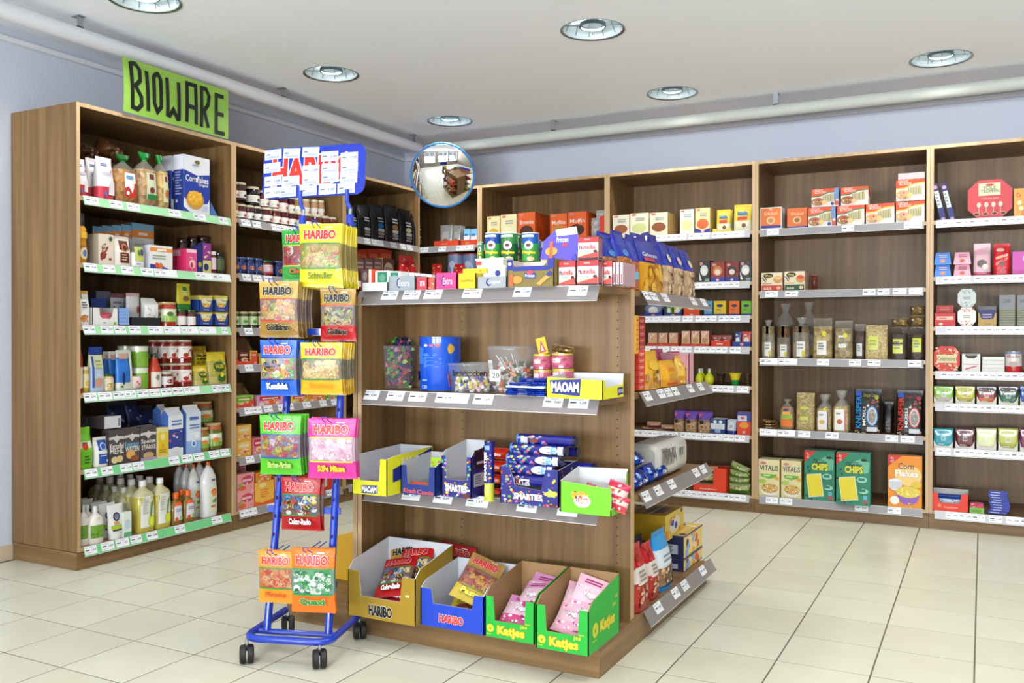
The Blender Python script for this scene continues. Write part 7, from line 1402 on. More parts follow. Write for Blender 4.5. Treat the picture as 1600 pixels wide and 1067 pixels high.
def htube(txt, lab=True):
    def f(w, h):
        b = B(); n = 16; r = h/2
        for x0, x1, c, rr in ((-w/2, -w/2+.006, '3a90d8', r*1.02), (-w/2+.006, w/2-.008, '2a2c8c', r), (w/2-.008, w/2, '181a4c', r*1.04)):
            rows = [[(x, r+rr*math.cos(a*2*math.pi/n), r+rr*math.sin(a*2*math.pi/n)) for a in range(n)] for x in (x0, x1)]
            b.grid(rows, [c], ['gloss']); b.face(rows[1][::-1], c, 'gloss'); b.face(rows[0], c, 'gloss')
        def S(u, v, e):
            a = math.radians(180+70*(0.5-v)*2*.9); return Vector((-w/2+u*w, r+(r+e)*math.cos(a)*1.0, r+(r+e)*-math.sin(a)*-1 if False else r+(r+e)*math.sin(math.radians((v-.5)*130))))
        def S2(u, v, e):
            t = math.radians((v-.5)*130); return Vector((-w/2+u*w, r-(r+e)*math.cos(t), r+(r+e)*math.sin(t)))
        S2.asp = w/h
        ops = [('s', 24, .04, .1, .55, .9, .028, DOTS)]
        if txt: ops.append(('t', 'SMARTIES', .06, .15, .6, .6, 'f6f2ec', '3a2020'))
        if lab: ops += [('e', .7, .5, .16, .36, 'e8e6d8'), ('r', .74, .2, .84, .8, '8ac0e8'), ('r', .86, .15, .96, .85, 'e4e4e0')]
        else: ops += [('r', .08, .2, .2, .7, 'd8d8dc'), ('r', .24, .3, .38, .6, '8a3420')]
        prt(b, S2, ops, 'paper', .0006, 8); return b
    return f
for i, (a, c_, t_, b_, tx, lb, bk) in enumerate(((792, 852, 742, 761, True, False, -.02), (789, 866, 726, 742, False, True, -.02), (790, 876, 711, 727, False, True, -.01), (796, 884, 695, 711, False, True, .005), (806, 898, 680, 696, False, False, .02), (812, 902, 697, 712, False, False, .07), (850, 928, 722, 738, False, False, .10))):
    put('I3', a, c_, t_, htube(tx, lb), 'candy_tube', 'candy', 'dark blue dotted candy tube lying in display, '+['first from bottom', 'second from bottom', 'third from bottom', 'fourth from bottom', 'topmost', 'behind upper ones', 'sticking out right'][i], back=bk, yb=b_)
def frott(w, h):
    b = B(); d = .15; t = .003
    plate(b, [(-w/2, 0), (w/2, 0), (w/2, h*.86), (-w/2, h)], (0, 0, 0), (1, 0, 0), (0, 0, 1), t, '7cc81e', 'd8d8d8')
    plate(b, [(0, 0), (d, 0), (d, h*1.25), (d*.9, h*1.2), (d*.84, h*.36), (.0, h*.2)], (w/2, 0, 0), (0, 1, 0), (0, 0, 1), t, '8ad02a', 'd8d8d8'); plate(b, [(0, 0), (d, 0), (d, h), (0, h*1.28)], (-w/2, d, 0), (0, -1, 0), (0, 0, 1), t, '7cc81e', 'd8d8d8')
    plate(b, [(0, 0), (w, 0), (w, h*1.25), (0, h*1.3)], (w/2, d, 0), (-1, 0, 0), (0, 0, 1), t, '7cc81e', 'd8d8d8'); b.box(-w/2+t, t, 0, w/2-t, d-t, t, 'd8d8d8')
    prt(b, flat((-w/2, 0, 0), (w, 0, 0), (0, 0, h)), [('p', [(.22, .62), (.44, .72), (.56, .62), (.5, .5), (.26, .5)], 'f0a830'), ('e', .44, .4, .17, .2, 'f0ece8'), ('e', .44, .4, .15, .17, 'f8f4f0'), ('t', 'FROTTI', .32, .32, .57, .5, 'e04a24'), ('s', 8, .22, .5, .6, .7, .03, ['e86a20', 'f0d040', '8a3018'])])
    return b
put('I3', 875, 956, 754, frott, 'display_box', 'display box', 'bright green fruit candy box', back=-.09)
for i, (a, c_, t_, b_) in enumerate(((908, 938, 756, 772), (938, 972, 750, 785), (945, 975, 772, 796))): put('I3', a, c_, t_, lambda w, h: pillow(w, .05, h, [(0, 'd84a5a'), (.4, 'e8c8c0'), (.7, 'c83a5a')], [('s', 14, .05, .1, .95, .9, .08, ['f0e8e0', 'b8d060', 'e0406a', '8a5a3a'])]), 'candy_bag', 'candy', ['red', 'pink and white', 'small multicoloured'][i]+' bag in bright green box', back=[-.03, -.06, -.075][i], yb=b_, rot=(-20, 15, 0))

# ---------------------------------------------------------------- gummy bags
def gummy(top, bot, title, win, wc, tc='e8301f', th='ffffff', stripe='2f8a3c', ttc='f0e0a0', ttb=None, base='d8d4cc', gz=.62):
    dk = lambda c, k=.84: ''.join('%02x' % int(int(c[i:i+2], 16)*k) for i in (0, 2, 4))
    wc = [dk(c) for c in wc]; base = dk(base, .88)
    def f(w, h):
        ops = [('r', 0, .3, 1, .68, base)]
        ops += [('s', 80, .04, .33, .96, .64, .085, wc, len(title))]
        ops += [('r', 0, .68, 1, .7, stripe), ('r', 0, .275, 1, .3, stripe)]
        ops += [('t', 'HARIBO', .1, .76, .9, .9, tc, th), ('l', 1, .62, .93, .94, .96, 'f0f0e8'), ('t', title, .2, .12, .82, .23, ttc, ttb)]
        return pillow(w, .028, h, [(0, bot), (.29, base), (.69, top)], ops, crimp=.04)
    return f
BG = {'gold': gummy('c9a441', 'a88434', 'Goldbären', 0, ['e0a040', 'c87a8a', 'd8c050', 'e8b8a0', 'a0b050', 'd86a4a', 'e8c8b0'], '14120f', 'f4eedc', 'd8402c', '14120f', 'f0e4c0', '9a7c70'),
 'yellow': gummy('ecd90e', 'ead610', 'Schnuller', 0, ['c8b040', 'a8b048', 'd8a868', '6aa83a', 'e0d070', 'c86a5a'], 'e8301f', 'ffffff', '2f8a3c', '3a7a24', None, 'a89440'),
 'green': gummy('2fa03a', '35a03a', 'Cherry', 0, ['a82a24', 'c83a30', '8a1a18', 'd8d0c8', 'b04038'], 'e8301f', 'ffffff', 'c8c830', 'd86a3a', '6a2a18', '8a7a70'),
 'saft': gummy('b8902e', 'c01820', 'Goldbären', 0, ['3a1814', '8a1a1c', 'd0c86a', 'c8a030', 'b8b090', '6a8a3a'], '14120f', 'f4eedc', 'd8402c', '14120f', 'f0d8c0', '9a9088'),
 'konfekt': gummy('1c6ad2', '1c66ce', 'Konfekt', 0, ['2a2a2c', 'f0b030', 'e8e060', '5ac04a', 'd8402c', 'f0f0ec', 'c88a50', '8a8ac0'], 'e8301f', 'ffffff', '163a90', 'ffffff', '163a90', 'a8a098'),
 'banana': gummy('ecc820', 'e4b41c', 'Bananas', 0, ['e8c888', 'f0d898', 'd8b070', 'f0e0b0', 'c8a868'], 'e8301f', 'ffffff', '2f8a4c', 'e8a020', None, '988c78'),
 'sauer': gummy('66c82c', '5ec028', 'Bärchen-Pärchen', 0, ['c83a5a', '4a6ab8', 'd8d0d8', 'b0703a', '8ac05a', 'a86aa8', 'e0c050'], 'e8301f', 'ffffff', '2a6aa8', 'b8d878', '3a5a2a', '9a8c98'),
 'mice': gummy('e03c9c', 'e23a9c', 'Süße Mäuse', 0, ['f0c8dc', 'f8e4ec', 'e8b0cc', 'f4d8e4', 'ffffff'], 'e8301f', 'ffffff', 'f0d838', 'e8c828', '8a2050', 'd8b4c4'),
 'color': gummy('c01c20', 'b81c20', 'Color-Rado', 0, ['2a2422', 'f0f0ec', 'e8d83a', '4a3a34', 'd8402c', 'e8e4dc', '3a80c0', '8a5a3a'], 'd8241c', 'f4e8e0', '2f9a3c', 'f8f4f0', '5a1010', '8a706a'),
 'peach': gummy('f0a03a', 'eea030', 'Pfirsiche', 0, ['e87a50', 'f0a060', 'd85a4a', 'e8b080', 'f0c8a0'], 'e8301f', 'ffffff', '4aa83c', 'd8502a', None, 'c09478'),
 'quaxi': gummy('f2821e', 'f07c1c', 'Quaxi', 0, ['f4f4f0', '2f8a4c', 'e8f0e8', '3aa85a', '6ac080', 'ffffff'], 'e8301f', 'ffffff', '2fa04c', '2a9a3c', 'e8f0d8', '8ab0a0'),
 'drache': gummy('b08a50', 'c8b030', 'Pasta', 0, ['a83a44', 'c85a4a', 'e0b040', 'b8705a', '8a2a30'], 'd83a30', 'e8d8d0', '8a8a3a', 'e8d840', '4a3a14', '9a6a60')}
def bagin(kind, px, py, wpx, hpx, yw, rot, desc, phs, key=0, nm='gummy_bag'):
    """lay a bag so that its centre sits on the sight line at depth y = yw"""
    c = hit(1, yw, px, py); k = (c-CAM).dot(_F)/FPX; w, h = wpx*k, hpx*k
    E = (math.radians(rot[0]), math.radians(rot[1]), math.radians(rot[2]))
    from mathutils import Euler
    me = BG[kind](w, h).mesh(nm); off = Euler(E).to_matrix() @ Vector((0, .014, h/2))
    o = obj(nm, me, None, c-off, E); o['category'] = 'candy'; RECS.append([o, desc, phs, key, 0, 0, phs]); return o

# base of the island: printed display boxes
gb = lambda w, h: sidebox(w, h, h*1.42, .25, 'b09022', 'dcdce0', [('t', 'HARIBO', .32, .08, .66, .3, '14120f', 'f0ecdc'), ('l', 1, .86, .56, .95, .66, 'e8e0b0')], [('t', 'H', .82, .2, 1.0, .42, '14120f', 'f0ecdc')], (.2, .78, .46))
put('I4', 543, 650, 897, gb, 'display_box', 'display box', 'gold display box of gummy bags', back=-.13, rz=0)
put('I4', 657, 757, 925, lambda w, h: sidebox(w, h, h*1.4, .25, '1a4cc8', 'd8dade', [('t', 'HARIBO', .3, .16, .68, .36, 'e8402c', 'f4f4f4')], [], (.2, .82, .62)), 'display_box', 'display box', 'bright blue display box of gummy bags', back=-.10)
kat = lambda w, h: sidebox(w, h, h*1.42, .27, '22b840', 'b08c60', [('t', 'Katjes', .26, .05, .8, .3, 'e8e03a', 'd8882a'), ('e', .11, .22, .075, .1, 'd8dc3a'), ('p', [(.08, .27), (.11, .16), (.14, .27), (.11, .21)], '3a9a3a'), ('t', 'jes', .72, .3, .86, .42, 'e8e03a'), ('t', 'tjes', .82, .42, .92, .48, 'd8d83a'), ('l', 1, .04, .07, .2, .1, 'd8dc3a')],
   [('t', 'Katjes', .36, .2, .82, .42, 'e8e03a', 'd8a82a'), ('e', .2, .34, .09, .12, 'd8dc3a'), ('p', [(.16, .4), (.2, .27), (.24, .4), (.2, .33)], '3a9a3a'), ('t', 'jes', .74, .5, .86, .6, 'e8e03a'), ('t', 'es', .82, .64, .9, .7, 'd8d83a'), ('l', 1, .1, .17, .3, .2, 'd8dc3a')], (.2, .8, .42))
put('I4', 758, 836, 936, kat, 'display_box', 'display box', 'green display box, left of the green pair', back=-.10); put('I4', 838, 921, 950, kat, 'display_box', 'display box', 'green display box at island corner', back=-.12)
def inbox(kind, px, back, dx, y, z, w, h, rot, desc, phs):
    xc = sum(along('I', q, back) for q in px)/2
    o = obj('gummy_bag', BG[kind](w, h).mesh('gummy_bag'), None, (xc+dx, y, z), tuple(math.radians(r) for r in rot)); o['category'] = 'candy'; RECS.append([o, desc, phs, 0, 0, 0, phs])
def pinkb(a, c2): return lambda w, h: pillow(w, .03, h, [(0, a), (.3, 'e8c8d4'), (.72, c2)], [('s', 26, .05, .1, .95, .7, .06, ['f4e0e8', 'd85a8a', 'b8d8a0', '8a3a5a', 'f0f0f0']), ('l', 2, .2, .76, .8, .92, 'b04a80'), ('t', 'Vegan', .3, .4, .8, .56, 'f8f4f8', 'a84878')])
BG['p1'] = pinkb('d04a88', 'e4a0cc'); BG['p2'] = pinkb('eab0c4', 'f0c0d0')
g0 = 'in the gold display box'; G = ((543, 650), -.13)
inbox('gold', *G, -.03, 2.63, .13, .13, .18, (-72, 0, 10), 'golden gummy bag lying at left', g0)
inbox('color', *G, .03, 2.63, .16, .13, .17, (-66, 0, -6), 'red gummy bag lying low at right', g0)
inbox('color', *G, -.005, 2.64, .18, .14, .18, (-54, -12, 8), 'red liquorice gummy bag at front', g0)
inbox('gold', *G, -.02, 2.77, .15, .14, .19, (-24, -14, 8), 'golden gummy bag standing at back', g0)
inbox('color', *G, .03, 2.71, .18, .14, .19, (-42, -10, 6), 'red gummy bag standing tallest', g0)
inbox('color', *G, .035, 2.69, .18, .12, .17, (-62, 8, -8), 'red gummy bag behind the tallest', g0)
inbox('gold', *G, .04, 2.76, .16, .12, .17, (-40, 12, -10), 'golden gummy bag at back right', g0)
inbox('color', *G, -.045, 2.70, .15, .12, .16, (-58, 6, 12), 'red gummy bag at back left', g0)
inbox('gold', *G, .0, 2.74, .13, .13, .17, (-64, 4, 2), 'golden gummy bag buried in the middle', g0)
bagin('color', 713, 886, 62, 70, 2.965, (-6, 6, 0), 'red gummy bag leaning on the back panel', 'behind the blue box')
g1 = 'in the blue display box'; G = ((657, 757), -.10)
inbox('drache', *G, .0, 2.66, .13, .13, .18, (-70, 0, -6), 'silver gummy bag lying low', g1)
inbox('drache', *G, -.01, 2.72, .16, .12, .16, (-58, -8, 6), 'gummy bag hidden in the middle', g1)
inbox('drache', *G, .015, 2.69, .185, .135, .18, (-44, 20, 10), 'brown and yellow gummy bag on top', g1)
g2 = 'in the left green box'; G = ((758, 836), -.10)
inbox('p2', *G, .0, 2.655, .118, .11, .14, (-80, 0, 0), 'pale pink gummy bag at the bottom', g2); inbox('p1', *G, -.005, 2.66, .145, .12, .14, (-64, 6, 8), 'pink fruit gummy bag near the front', g2)
inbox('p1', *G, .0, 2.71, .175, .12, .15, (-58, -8, -10), 'pink fruit gummy bag in the middle', g2); inbox('p1', *G, .01, 2.75, .175, .13, .15, (-52, 4, -8), 'pink fruit gummy bag standing at back', g2)
g3 = 'in the corner green box'; G = ((838, 921), -.12)
for dx, y, z, r, d in ((.0, 2.64, .12, (-74, 4, 8), 'lowest front'), (.006, 2.70, .14, (-66, 0, -8), 'under the middle right'), (-.01, 2.75, .15, (-60, -6, 8), 'far left corner'), (-.014, 2.66, .15, (-62, 8, 5), 'front left'), (.014, 2.67, .16, (-60, -10, -5), 'middle right'), (-.012, 2.72, .185, (-56, 5, 8), 'middle left'), (-.01, 2.75, .18, (-58, 0, -20), 'farthest back'), (.012, 2.73, .19, (-46, 16, 10), 'tipped up at back right')):
    inbox('p2', *G, dx, y, z, .115, .145, r, 'pale pink sweets bag, '+d, g3)

# island left base (seen past the left post)
for i, (a, c_, t_, b_) in enumerate(((0, 0, 0, 0),)):
    b = tray(.30, .2, .17, .24, 'e0b01c', 'b8a8a0', cut=(.1, .9, .4, .04)); o = one(b, 'display_box', 'display box', 'yellow display box', 'on the island left side base', (-2.395, 3.10, .1005), (0, 0, -math.pi/2))
    one(tray(.30, .2, .17, .24, 'e0b01c', 'b8a8a0', cut=(.1, .9, .4, .04)), 'display_box', 'display box', 'farther yellow display box', 'on the island left side base', (-2.395, 3.42, .1005), (0, 0, -math.pi/2))
for i in range(6):
    me = BG['drache'](.14, .17).mesh('gummy_bag'); one([('', B())] if False else BG['p2' if i % 2 else 'gold'](.14, .17), 'gummy_bag', 'candy', 'gummy bag lying in a yellow box', 'left side of island', (-2.36+.03*(i % 2), 3.12+(i//2)*.11+(.10 if i > 2 else 0), .16+.03*(i % 3)), (math.radians(-62), .1*(i-3), -math.pi/2+.2*(i % 3-1)), key=(i, 0, 0))

# ================================================================ island, right side
p = 'R1'
def cook(body, ops, top='2436a8', bm='nuts'): return lambda w, h: pouch(w, .09, h, [(0, body, bm), (.55, top, 'film')], [('r', .0, .55, 1, .95, top)]+ops, seam=.04)
put(p, 950, 972, 362, cook('b0784a', [('e', .4, .62, .25, .06, '4a90d8'), ('r', .5, .2, .8, .4, 'a8d0e8'), ('s', 16, .05, .05, .95, .5, .07, ['8a4a28', 'e0b080', 'c87838'])]), 'cookie_bag', 'biscuits', 'blue-topped bag of pretzel biscuits, first', back=.05)
put(p, 973, 990, 360, cook('b87a40', [('e', .4, .62, .25, .06, '4a90d8'), ('r', .1, .2, .5, .36, '7ac0e0'), ('s', 16, .05, .05, .95, .5, .07, ['8a4a28', 'e0b080', 'd8782c'])]), 'cookie_bag', 'biscuits', 'blue-topped bag of pretzel biscuits, second', back=.03)
put(p, 991, 1003, 372, cook('c8743a', [('r', .1, .2, .5, .36, '7ac0e0')]), 'cookie_bag', 'biscuits', 'blue-topped bag of pretzel biscuits, third', back=.02)
put(p, 1003, 1042, 374, cook('e0a41c', [('s', 30, .02, .02, .98, .52, .07, ['f0bc30', 'c88a14', 'f4cc50', 'a86a14']), ('t', 'Griesson', .1, .66, .7, .74, 'e8e8f4'), ('r', .1, .58, .5, .64, 'd83a50')], bm='film'), 'cookie_bag', 'biscuits', 'blue and golden yellow biscuit bag', back=.03)
for i, (a, c_) in enumerate(((1042, 1056), (1057, 1073), (1074, 1089))): put(p, a, c_, 378+i*6, cook('d0b08c', [('s', 22, .02, .02, .98, .52, .08, ['5a3424', 'e8d0a8', 'b08058', 'f0e0c8']), ('e', .5, .7, .2, .08, 'e8dcc8')]), 'cookie_bag', 'biscuits', 'blue-topped bag of black and white cookies, '+['first', 'second', 'third'][i], back=.03)
for i in range(5): put(p, 958+i*17, 972+i*17, 366, cook('c09060', [('s', 16, .05, .05, .95, .5, .07, ['8a4a28', 'e0b080'])]), 'cookie_bag', 'biscuits', 'blue-topped biscuit bag in the back row', back=.17)
p = 'R2'
for k in range(11): put(p, 997.5, 1008, 495+k*10.4, lambda w, h: carton(w, .1, h, 'e0483c', [('r', .2, .3, .8, .6, 'f0a890'), ('l', 1, .2, .1, .8, .24, 'f0c8b8')], side='e8b41c' if False else 'd84030'), 'small_red_box', 'candy', 'small red box, tall stack', back=.08 if k < 5 else .03, yb=505+k*10.4)
for k in range(4): put(p, 993.5, 998, 493+k*15, lambda w, h: carton(w, .1, h, 'e0a81c', [('e', .5, .5, .2, .1, '3a2a14')]), 'small_yellow_box', 'candy', 'small ochre box in the stack by the panel', back=.0, yb=507.5+k*15)
def zoo(c, ops): return lambda w, h: pouch(w, .07, h, [(0, 'e0a012'), (.3, c), (.9, 'e8b41c')], ops, seam=.05)
put(p, 1009, 1038, 548, zoo('eab616', [('s', 14, .05, .06, .95, .4, .08, ['d8a868', 'b87830', 'f0d090']), ('e', .5, .62, .3, .12, 'f0c840'), ('e', .6, .46, .08, .05, '5a3a1a')]), 'biscuit_bag', 'biscuits', 'bright yellow animal biscuit bag, left', back=.02)
put(p, 1041, 1064, 563, zoo('f0b41c', [('t', 'ZOO', .25, .6, .75, .74, 'f0783a'), ('r', .1, .08, .9, .16, 'd84a24'), ('l', 3, .2, .3, .8, .5, 'd89a1c')]), 'biscuit_bag', 'biscuits', 'orange-yellow biscuit bag, middle', back=.02)
put(p, 1066, 1076, 556, zoo('f0c850', [('s', 14, .05, .06, .95, .8, .1, ['f0e0a0', 'e0a040', 'e86a8a'])]), 'biscuit_bag', 'biscuits', 'narrow yellow and pink biscuit bag', back=.03)
put(p, 1026, 1046, 545, lambda w, h: pouch(w, .06, h, [(0, 'e03a6a'), (.6, 'f06a9a')], [('s', 8, .1, .5, .9, .9, .1, ['f8b8d0', 'c81a4a'])]), 'biscuit_bag', 'biscuits', 'hot pink bag behind the yellow bags, left', back=.13)
put(p, 1052, 1072, 549, lambda w, h: pouch(w, .06, h, [(0, 'd8203a'), (.7, 'e83a5a')], [('s', 8, .1, .5, .9, .9, .1, ['f8b8d0', 'c81a4a'])]), 'biscuit_bag', 'biscuits', 'red-pink bag behind the yellow bags, right', back=.13)
put(p, 1077, 1084, 552, lambda w, h: tray(w, .16, h, h, 'dca4b0', 'd8d0d4'), 'display_tray', 'display box', 'pink and white tray beyond the yellow bags', back=.02)
p = 'R3'
def oreo(w, h): return pillow(w, .09, h, [(0, '1a50c4', 'foil'), (.5, '1c3aa0', 'foil')], [('t', 'OREO', .2, .4, .7, .6, 'e8ecf4'), ('s', 12, .05, .1, .95, .9, .07, ['4a8ae4', '16308a', 'a8c8f0'])], mat='foil')
for i, (a, c_, t_, b_) in enumerate(((998, 1008, 742, 776), (1004, 1020, 735, 764), (1021, 1034, 726, 762), (1035, 1048, 720, 752), (1000, 1012, 708, 730))): put(p, a, c_, t_, oreo, 'cookie_roll', 'biscuits', 'shiny blue foil biscuit pack, '+['lowest by panel', 'second', 'third', 'fourth', 'topmost by panel'][i], back=.02+.03*(i == 4), yb=b_)
put(p, 1006, 1014, 694, lambda w, h: carton(w, .1, h, 'c8502c', [('r', .0, 0, .1, 1, '2a1a14')]), 'rust_box', 'carton', 'rust-red box behind the blue packs', back=.14)
b = B(); L_ = .42; loft(b, [(0, .11, .11, 5, 'cfccc4', 'film'), (.04, .14, .14, 4, 'd8d5cd', 'film'), (.5, .145, .145, 4, 'd8d5cd', 'film'), (.9, .14, .14, 4, 'dedbd4', 'film'), (.97, .09, .11, 3, 'e4e2dc', 'film'), (1, .03, .10, 3, 'e4e2dc', 'film')], L_, 20, 0)
prt(b, loftS([(0, .14, .14, 4), (1, .14, .14, 4)], L_, 0, .8), [('r', .05, .1, .7, .55, 'a8a59e'), ('l', 9, .1, .12, .66, .52, '6a6862'), ('r', .2, .64, .5, .74, '8a8880')], 'paper', .002, 4)
one(b, 'paper_sack', 'flour', 'long white paper sack lying flat', 'on island right lower shelf', (-1.20, 3.40, .605), (math.radians(-90), math.radians(90), 0))
p = 'R4'
def redb(w, h): return pouch(w, .09, h, [(0, 'a81c20'), (.15, 'b8382c'), (.45, 'e0d4cc'), (.66, 'c8202a')], [('r', .1, .42, .9, .68, 'e6dcd6'), ('l', 3, .2, .46, .8, .64, '9a8a84'), ('s', 18, .05, .08, .95, .4, .07, ['d8a070', 'e8c8a0', '8a3a24', 'c8785a']), ('s', 8, .1, .7, .9, .95, .08, ['e03a3c', 'a01018'])], seam=.06)
put(p, 998, 1018, 852, redb, 'biscuit_bag', 'biscuits', 'large shiny red biscuit bag, nearest', back=.0); put(p, 1019, 1034, 848, redb, 'biscuit_bag', 'biscuits', 'large shiny red biscuit bag, second', back=.01)
put(p, 1035, 1055, 829, lambda w, h: pouch(w, .09, h, [(0, '2a78b4'), (.1, 'a88464', 'nuts'), (.4, 'dce4ea'), (.7, '3aa0dc')], [('r', .1, .44, .9, .66, 'e0e6ea'), ('l', 2, .2, .48, .8, .62, '8a9aa8'), ('s', 22, .05, .12, .95, .4, .07, ['5a3a28', 'e8cca0', 'c89a68']), ('r', .0, .0, 1, .08, '2f8ac0')], seam=.06), 'biscuit_bag', 'biscuits', 'large shiny blue biscuit bag', back=.01)
put(p, 1000, 1018, 838, lambda w, h: pouch(w, .08, h, [(0, '20264a'), (.7, '1a2c5c')], []), 'biscuit_bag', 'biscuits', 'dark navy foil bag behind the red ones', back=.12)
def leib(w, h): return carton(w, .13, h, 'e8d080', [('e', .4, .5, .34, .4, 'f0d890'), ('s', 14, .1, .1, .9, .9, .07, ['e8a840', '2a2c7c', 'f0e0b0', 'd85a4a', '8ab0e0']), ('r', 0, 0, 1, .06, '22266e'), ('r', 0, .94, 1, 1, '22266e')], side='1f2158', sops=[('r', .3, .2, .8, .6, 'b8bcc8'), ('l', 4, .32, .24, .78, .56, '3a3a4a')], top='d8b860', tops=[('e', .5, .5, .4, .36, 'e8c868'), ('s', 12, .1, .1, .9, .9, .06, ['2a2c7c', 'f0e0b0', 'e0a040'])])
put(p, 1069, 1098, 864, leib, 'biscuit_box', 'biscuits', 'dark blue and yellow biscuit box, lower', back=.03); put(p, 1069, 1098, 828, leib, 'biscuit_box', 'biscuits', 'dark blue and yellow biscuit box, upper', back=.03, yb=863.3)
put(p, 1040, 1069, 798, lambda w, h: carton(w, .15, h, 'e4cc58', [('e', .5, .5, .3, .34, 'e8e0c8'), ('s', 10, .1, .1, .9, .9, .08, ['3a5ab0', 'e89a3a', 'f4ecd0'])], side='cfa81c', top='b88a2c', tops=[('r', .2, .2, .7, .7, '5a4a44')]), 'biscuit_box', 'biscuits', 'ochre yellow box on top of the pile', back=.08, yb=838)
put(p, 1036, 1068, 839, leib, 'biscuit_box', 'biscuits', 'biscuit box under the ochre yellow one', back=.1)
put(p, 1003, 1028, 796, leib, 'biscuit_box', 'biscuits', 'biscuit box behind the red bags', back=.2, yb=826)

for z, cols in ((.90, ('a87848', '9a6a3c', 'a87848', 'c8402c', 'd8502c')), (.53, ('c83040', 'b82a34', 'd8a040', 'c83040', 'e06050')), (.10, ())):
    if z < 1.2 and z > .2: ip('shelf_board', -2.39, 3.20, z-.022, -2.101, IY1, z, 'wood_x')
    for i, cc in enumerate(cols):
        one(carton(.11, .16, .17 if z < 1 else .2, cc, [('r', .1, .2, .9, .7, 'e8dcc8'), ('e', .5, .45, .25, .15, cc)]), 'biscuit_carton', 'carton', {'8a5a34': 'brown', 'c83a30': 'red', '3f7a3c': 'green', 'd8c040': 'yellow', 'a87848': 'tan', '9a6a3c': 'dark tan', 'c8402c': 'brick red', 'd8502c': 'orange', 'c83040': 'crimson', 'b82a34': 'deep crimson', 'd8a040': 'amber', 'e06050': 'coral'}[cc]+' carton', 'on island aisle side, reflected in mirror', (-2.37 if z < 1 else -2.12, 3.29+.135*i, z+.0005), (0, 0, -math.pi/2), key=(i*.1, 0, 0))
# ================================================================ blue bag rack
TH = math.radians(18); RX = Vector((math.cos(TH), math.sin(TH), 0)); RY = Vector((-math.sin(TH), math.cos(TH), 0)); RO = Vector((-2.13, 2.46, 0))
def poleY(z): return -.085+.335*(z-.06)/1.54
def rpx(px, py, yl):
    """sight line -> rack coordinates on the plane y = yl (rack frame)"""
    P = RO+RY*yl; d = ray(px, py); t = (P-CAM).dot(RY)/d.dot(RY); q = CAM+d*t-RO
    return Vector((q.dot(RX), yl, q.z)), (CAM+d*t-CAM).dot(_F)/FPX
rack = obj('bag_rack', None, None, RO, (0, 0, TH)); rack.empty_display_size = .1
BLU = ('0f35a8', 'blue_paint')
# U-shaped base
b = B(); x0, x1, yf, yb_, z = -.135, .165, -.165, .15, .085
pts = [(x0+.01, yb_, z)]+[Vector((x0+.05+.05*math.cos(math.radians(a)), yf+.05+.05*math.sin(math.radians(a)), z)) for a in (180, 200, 220, 245, 270)]+[Vector((x1-.05+.05*math.cos(math.radians(a)), yf+.05+.05*math.sin(math.radians(a)), z)) for a in (270, 295, 320, 340, 360)]+[(x1+.0, yb_-.02, z)]
tube(b, pts, .0125, n=12); obj('base_tube', b.mesh('base_tube'), rack)
b = B(); tube(b, [(x0+.005, poleY(.09), z-.004), (x1-.005, poleY(.09), z-.004)], .010, n=10); obj('cross_bar', b.mesh('cross_bar'), rack)
PXB, PXT = (-.092, .132), (-.095, .092)
def poleX(i, z): return PXB[i]+(PXT[i]-PXB[i])*(z-.06)/1.54
for i in (0, 1):
    b = B(); tube(b, [(poleX(i, .085), poleY(.085), .085), (poleX(i, 1.56), poleY(1.56), 1.56)], .0135, n=14)
    b2 = B(); k = .22
    while k < 1.56:
        tube(b2, [(poleX(i, k), poleY(k)-.0142, k-.006), (poleX(i, k), poleY(k)-.0142, k+.006)], .0035, 'ffffff', 'hole_dark', 6); k += .062
    pole = obj('pole', b.mesh('pole'), rack); h_ = obj('slots', b2.mesh('slots'), pole)
    b = B(); tube(b, [(poleX(i, 1.555), poleY(1.555), 1.555), (poleX(i, 1.585), poleY(1.585), 1.585)], .007, 'ffffff', 'zinc', 8)
    tube(b, [(poleX(i, 1.585), poleY(1.585), 1.585), (poleX(i, 1.60)-.014, poleY(1.6), 1.612), (poleX(i, 1.6)-.014, poleY(1.62)-.004, 1.66)], .008, n=8); obj('sign_holder', b.mesh('sign_holder'), rack)
# casters: twin wheels under a hood
for cx, cy in ((-.125, -.165), (.134, -.165), (-.118, .155), (.168, .135)):
    b = B(); b.box(cx-.012, cy-.012, .046, cx+.012, cy+.012, .062, '101012', 'rubber')
    tube(b, [(cx, cy, .055), (cx, cy, .082)], .006, 'ffffff', 'zinc', 8)
    o = obj('caster', b.mesh('caster'), rack)
    for s in (-1, 1):
        b = B(); a0 = math.radians(25); ax_ = Vector((math.cos(a0), math.sin(a0), 0)); c = Vector((cx, cy, .031))
        side = Vector((-ax_.y, ax_.x, 0)); n = 20; rows = []
        for t, r in ((.003, .022), (.004, .031), (.019, .031), (.023, .026), (.024, .013)):
            rows.append([c+ax_*s*t+(side*math.cos(q*2*math.pi/n)+Vector((0, 0, 1))*math.sin(q*2*math.pi/n))*r for q in range(n)])
        b.grid(rows, ['0c0c0e']*4, ['rubber']*4); b.face(rows[-1], '2a2a2e', 'rubber'); obj('wheel', b.mesh('wheel'), o)
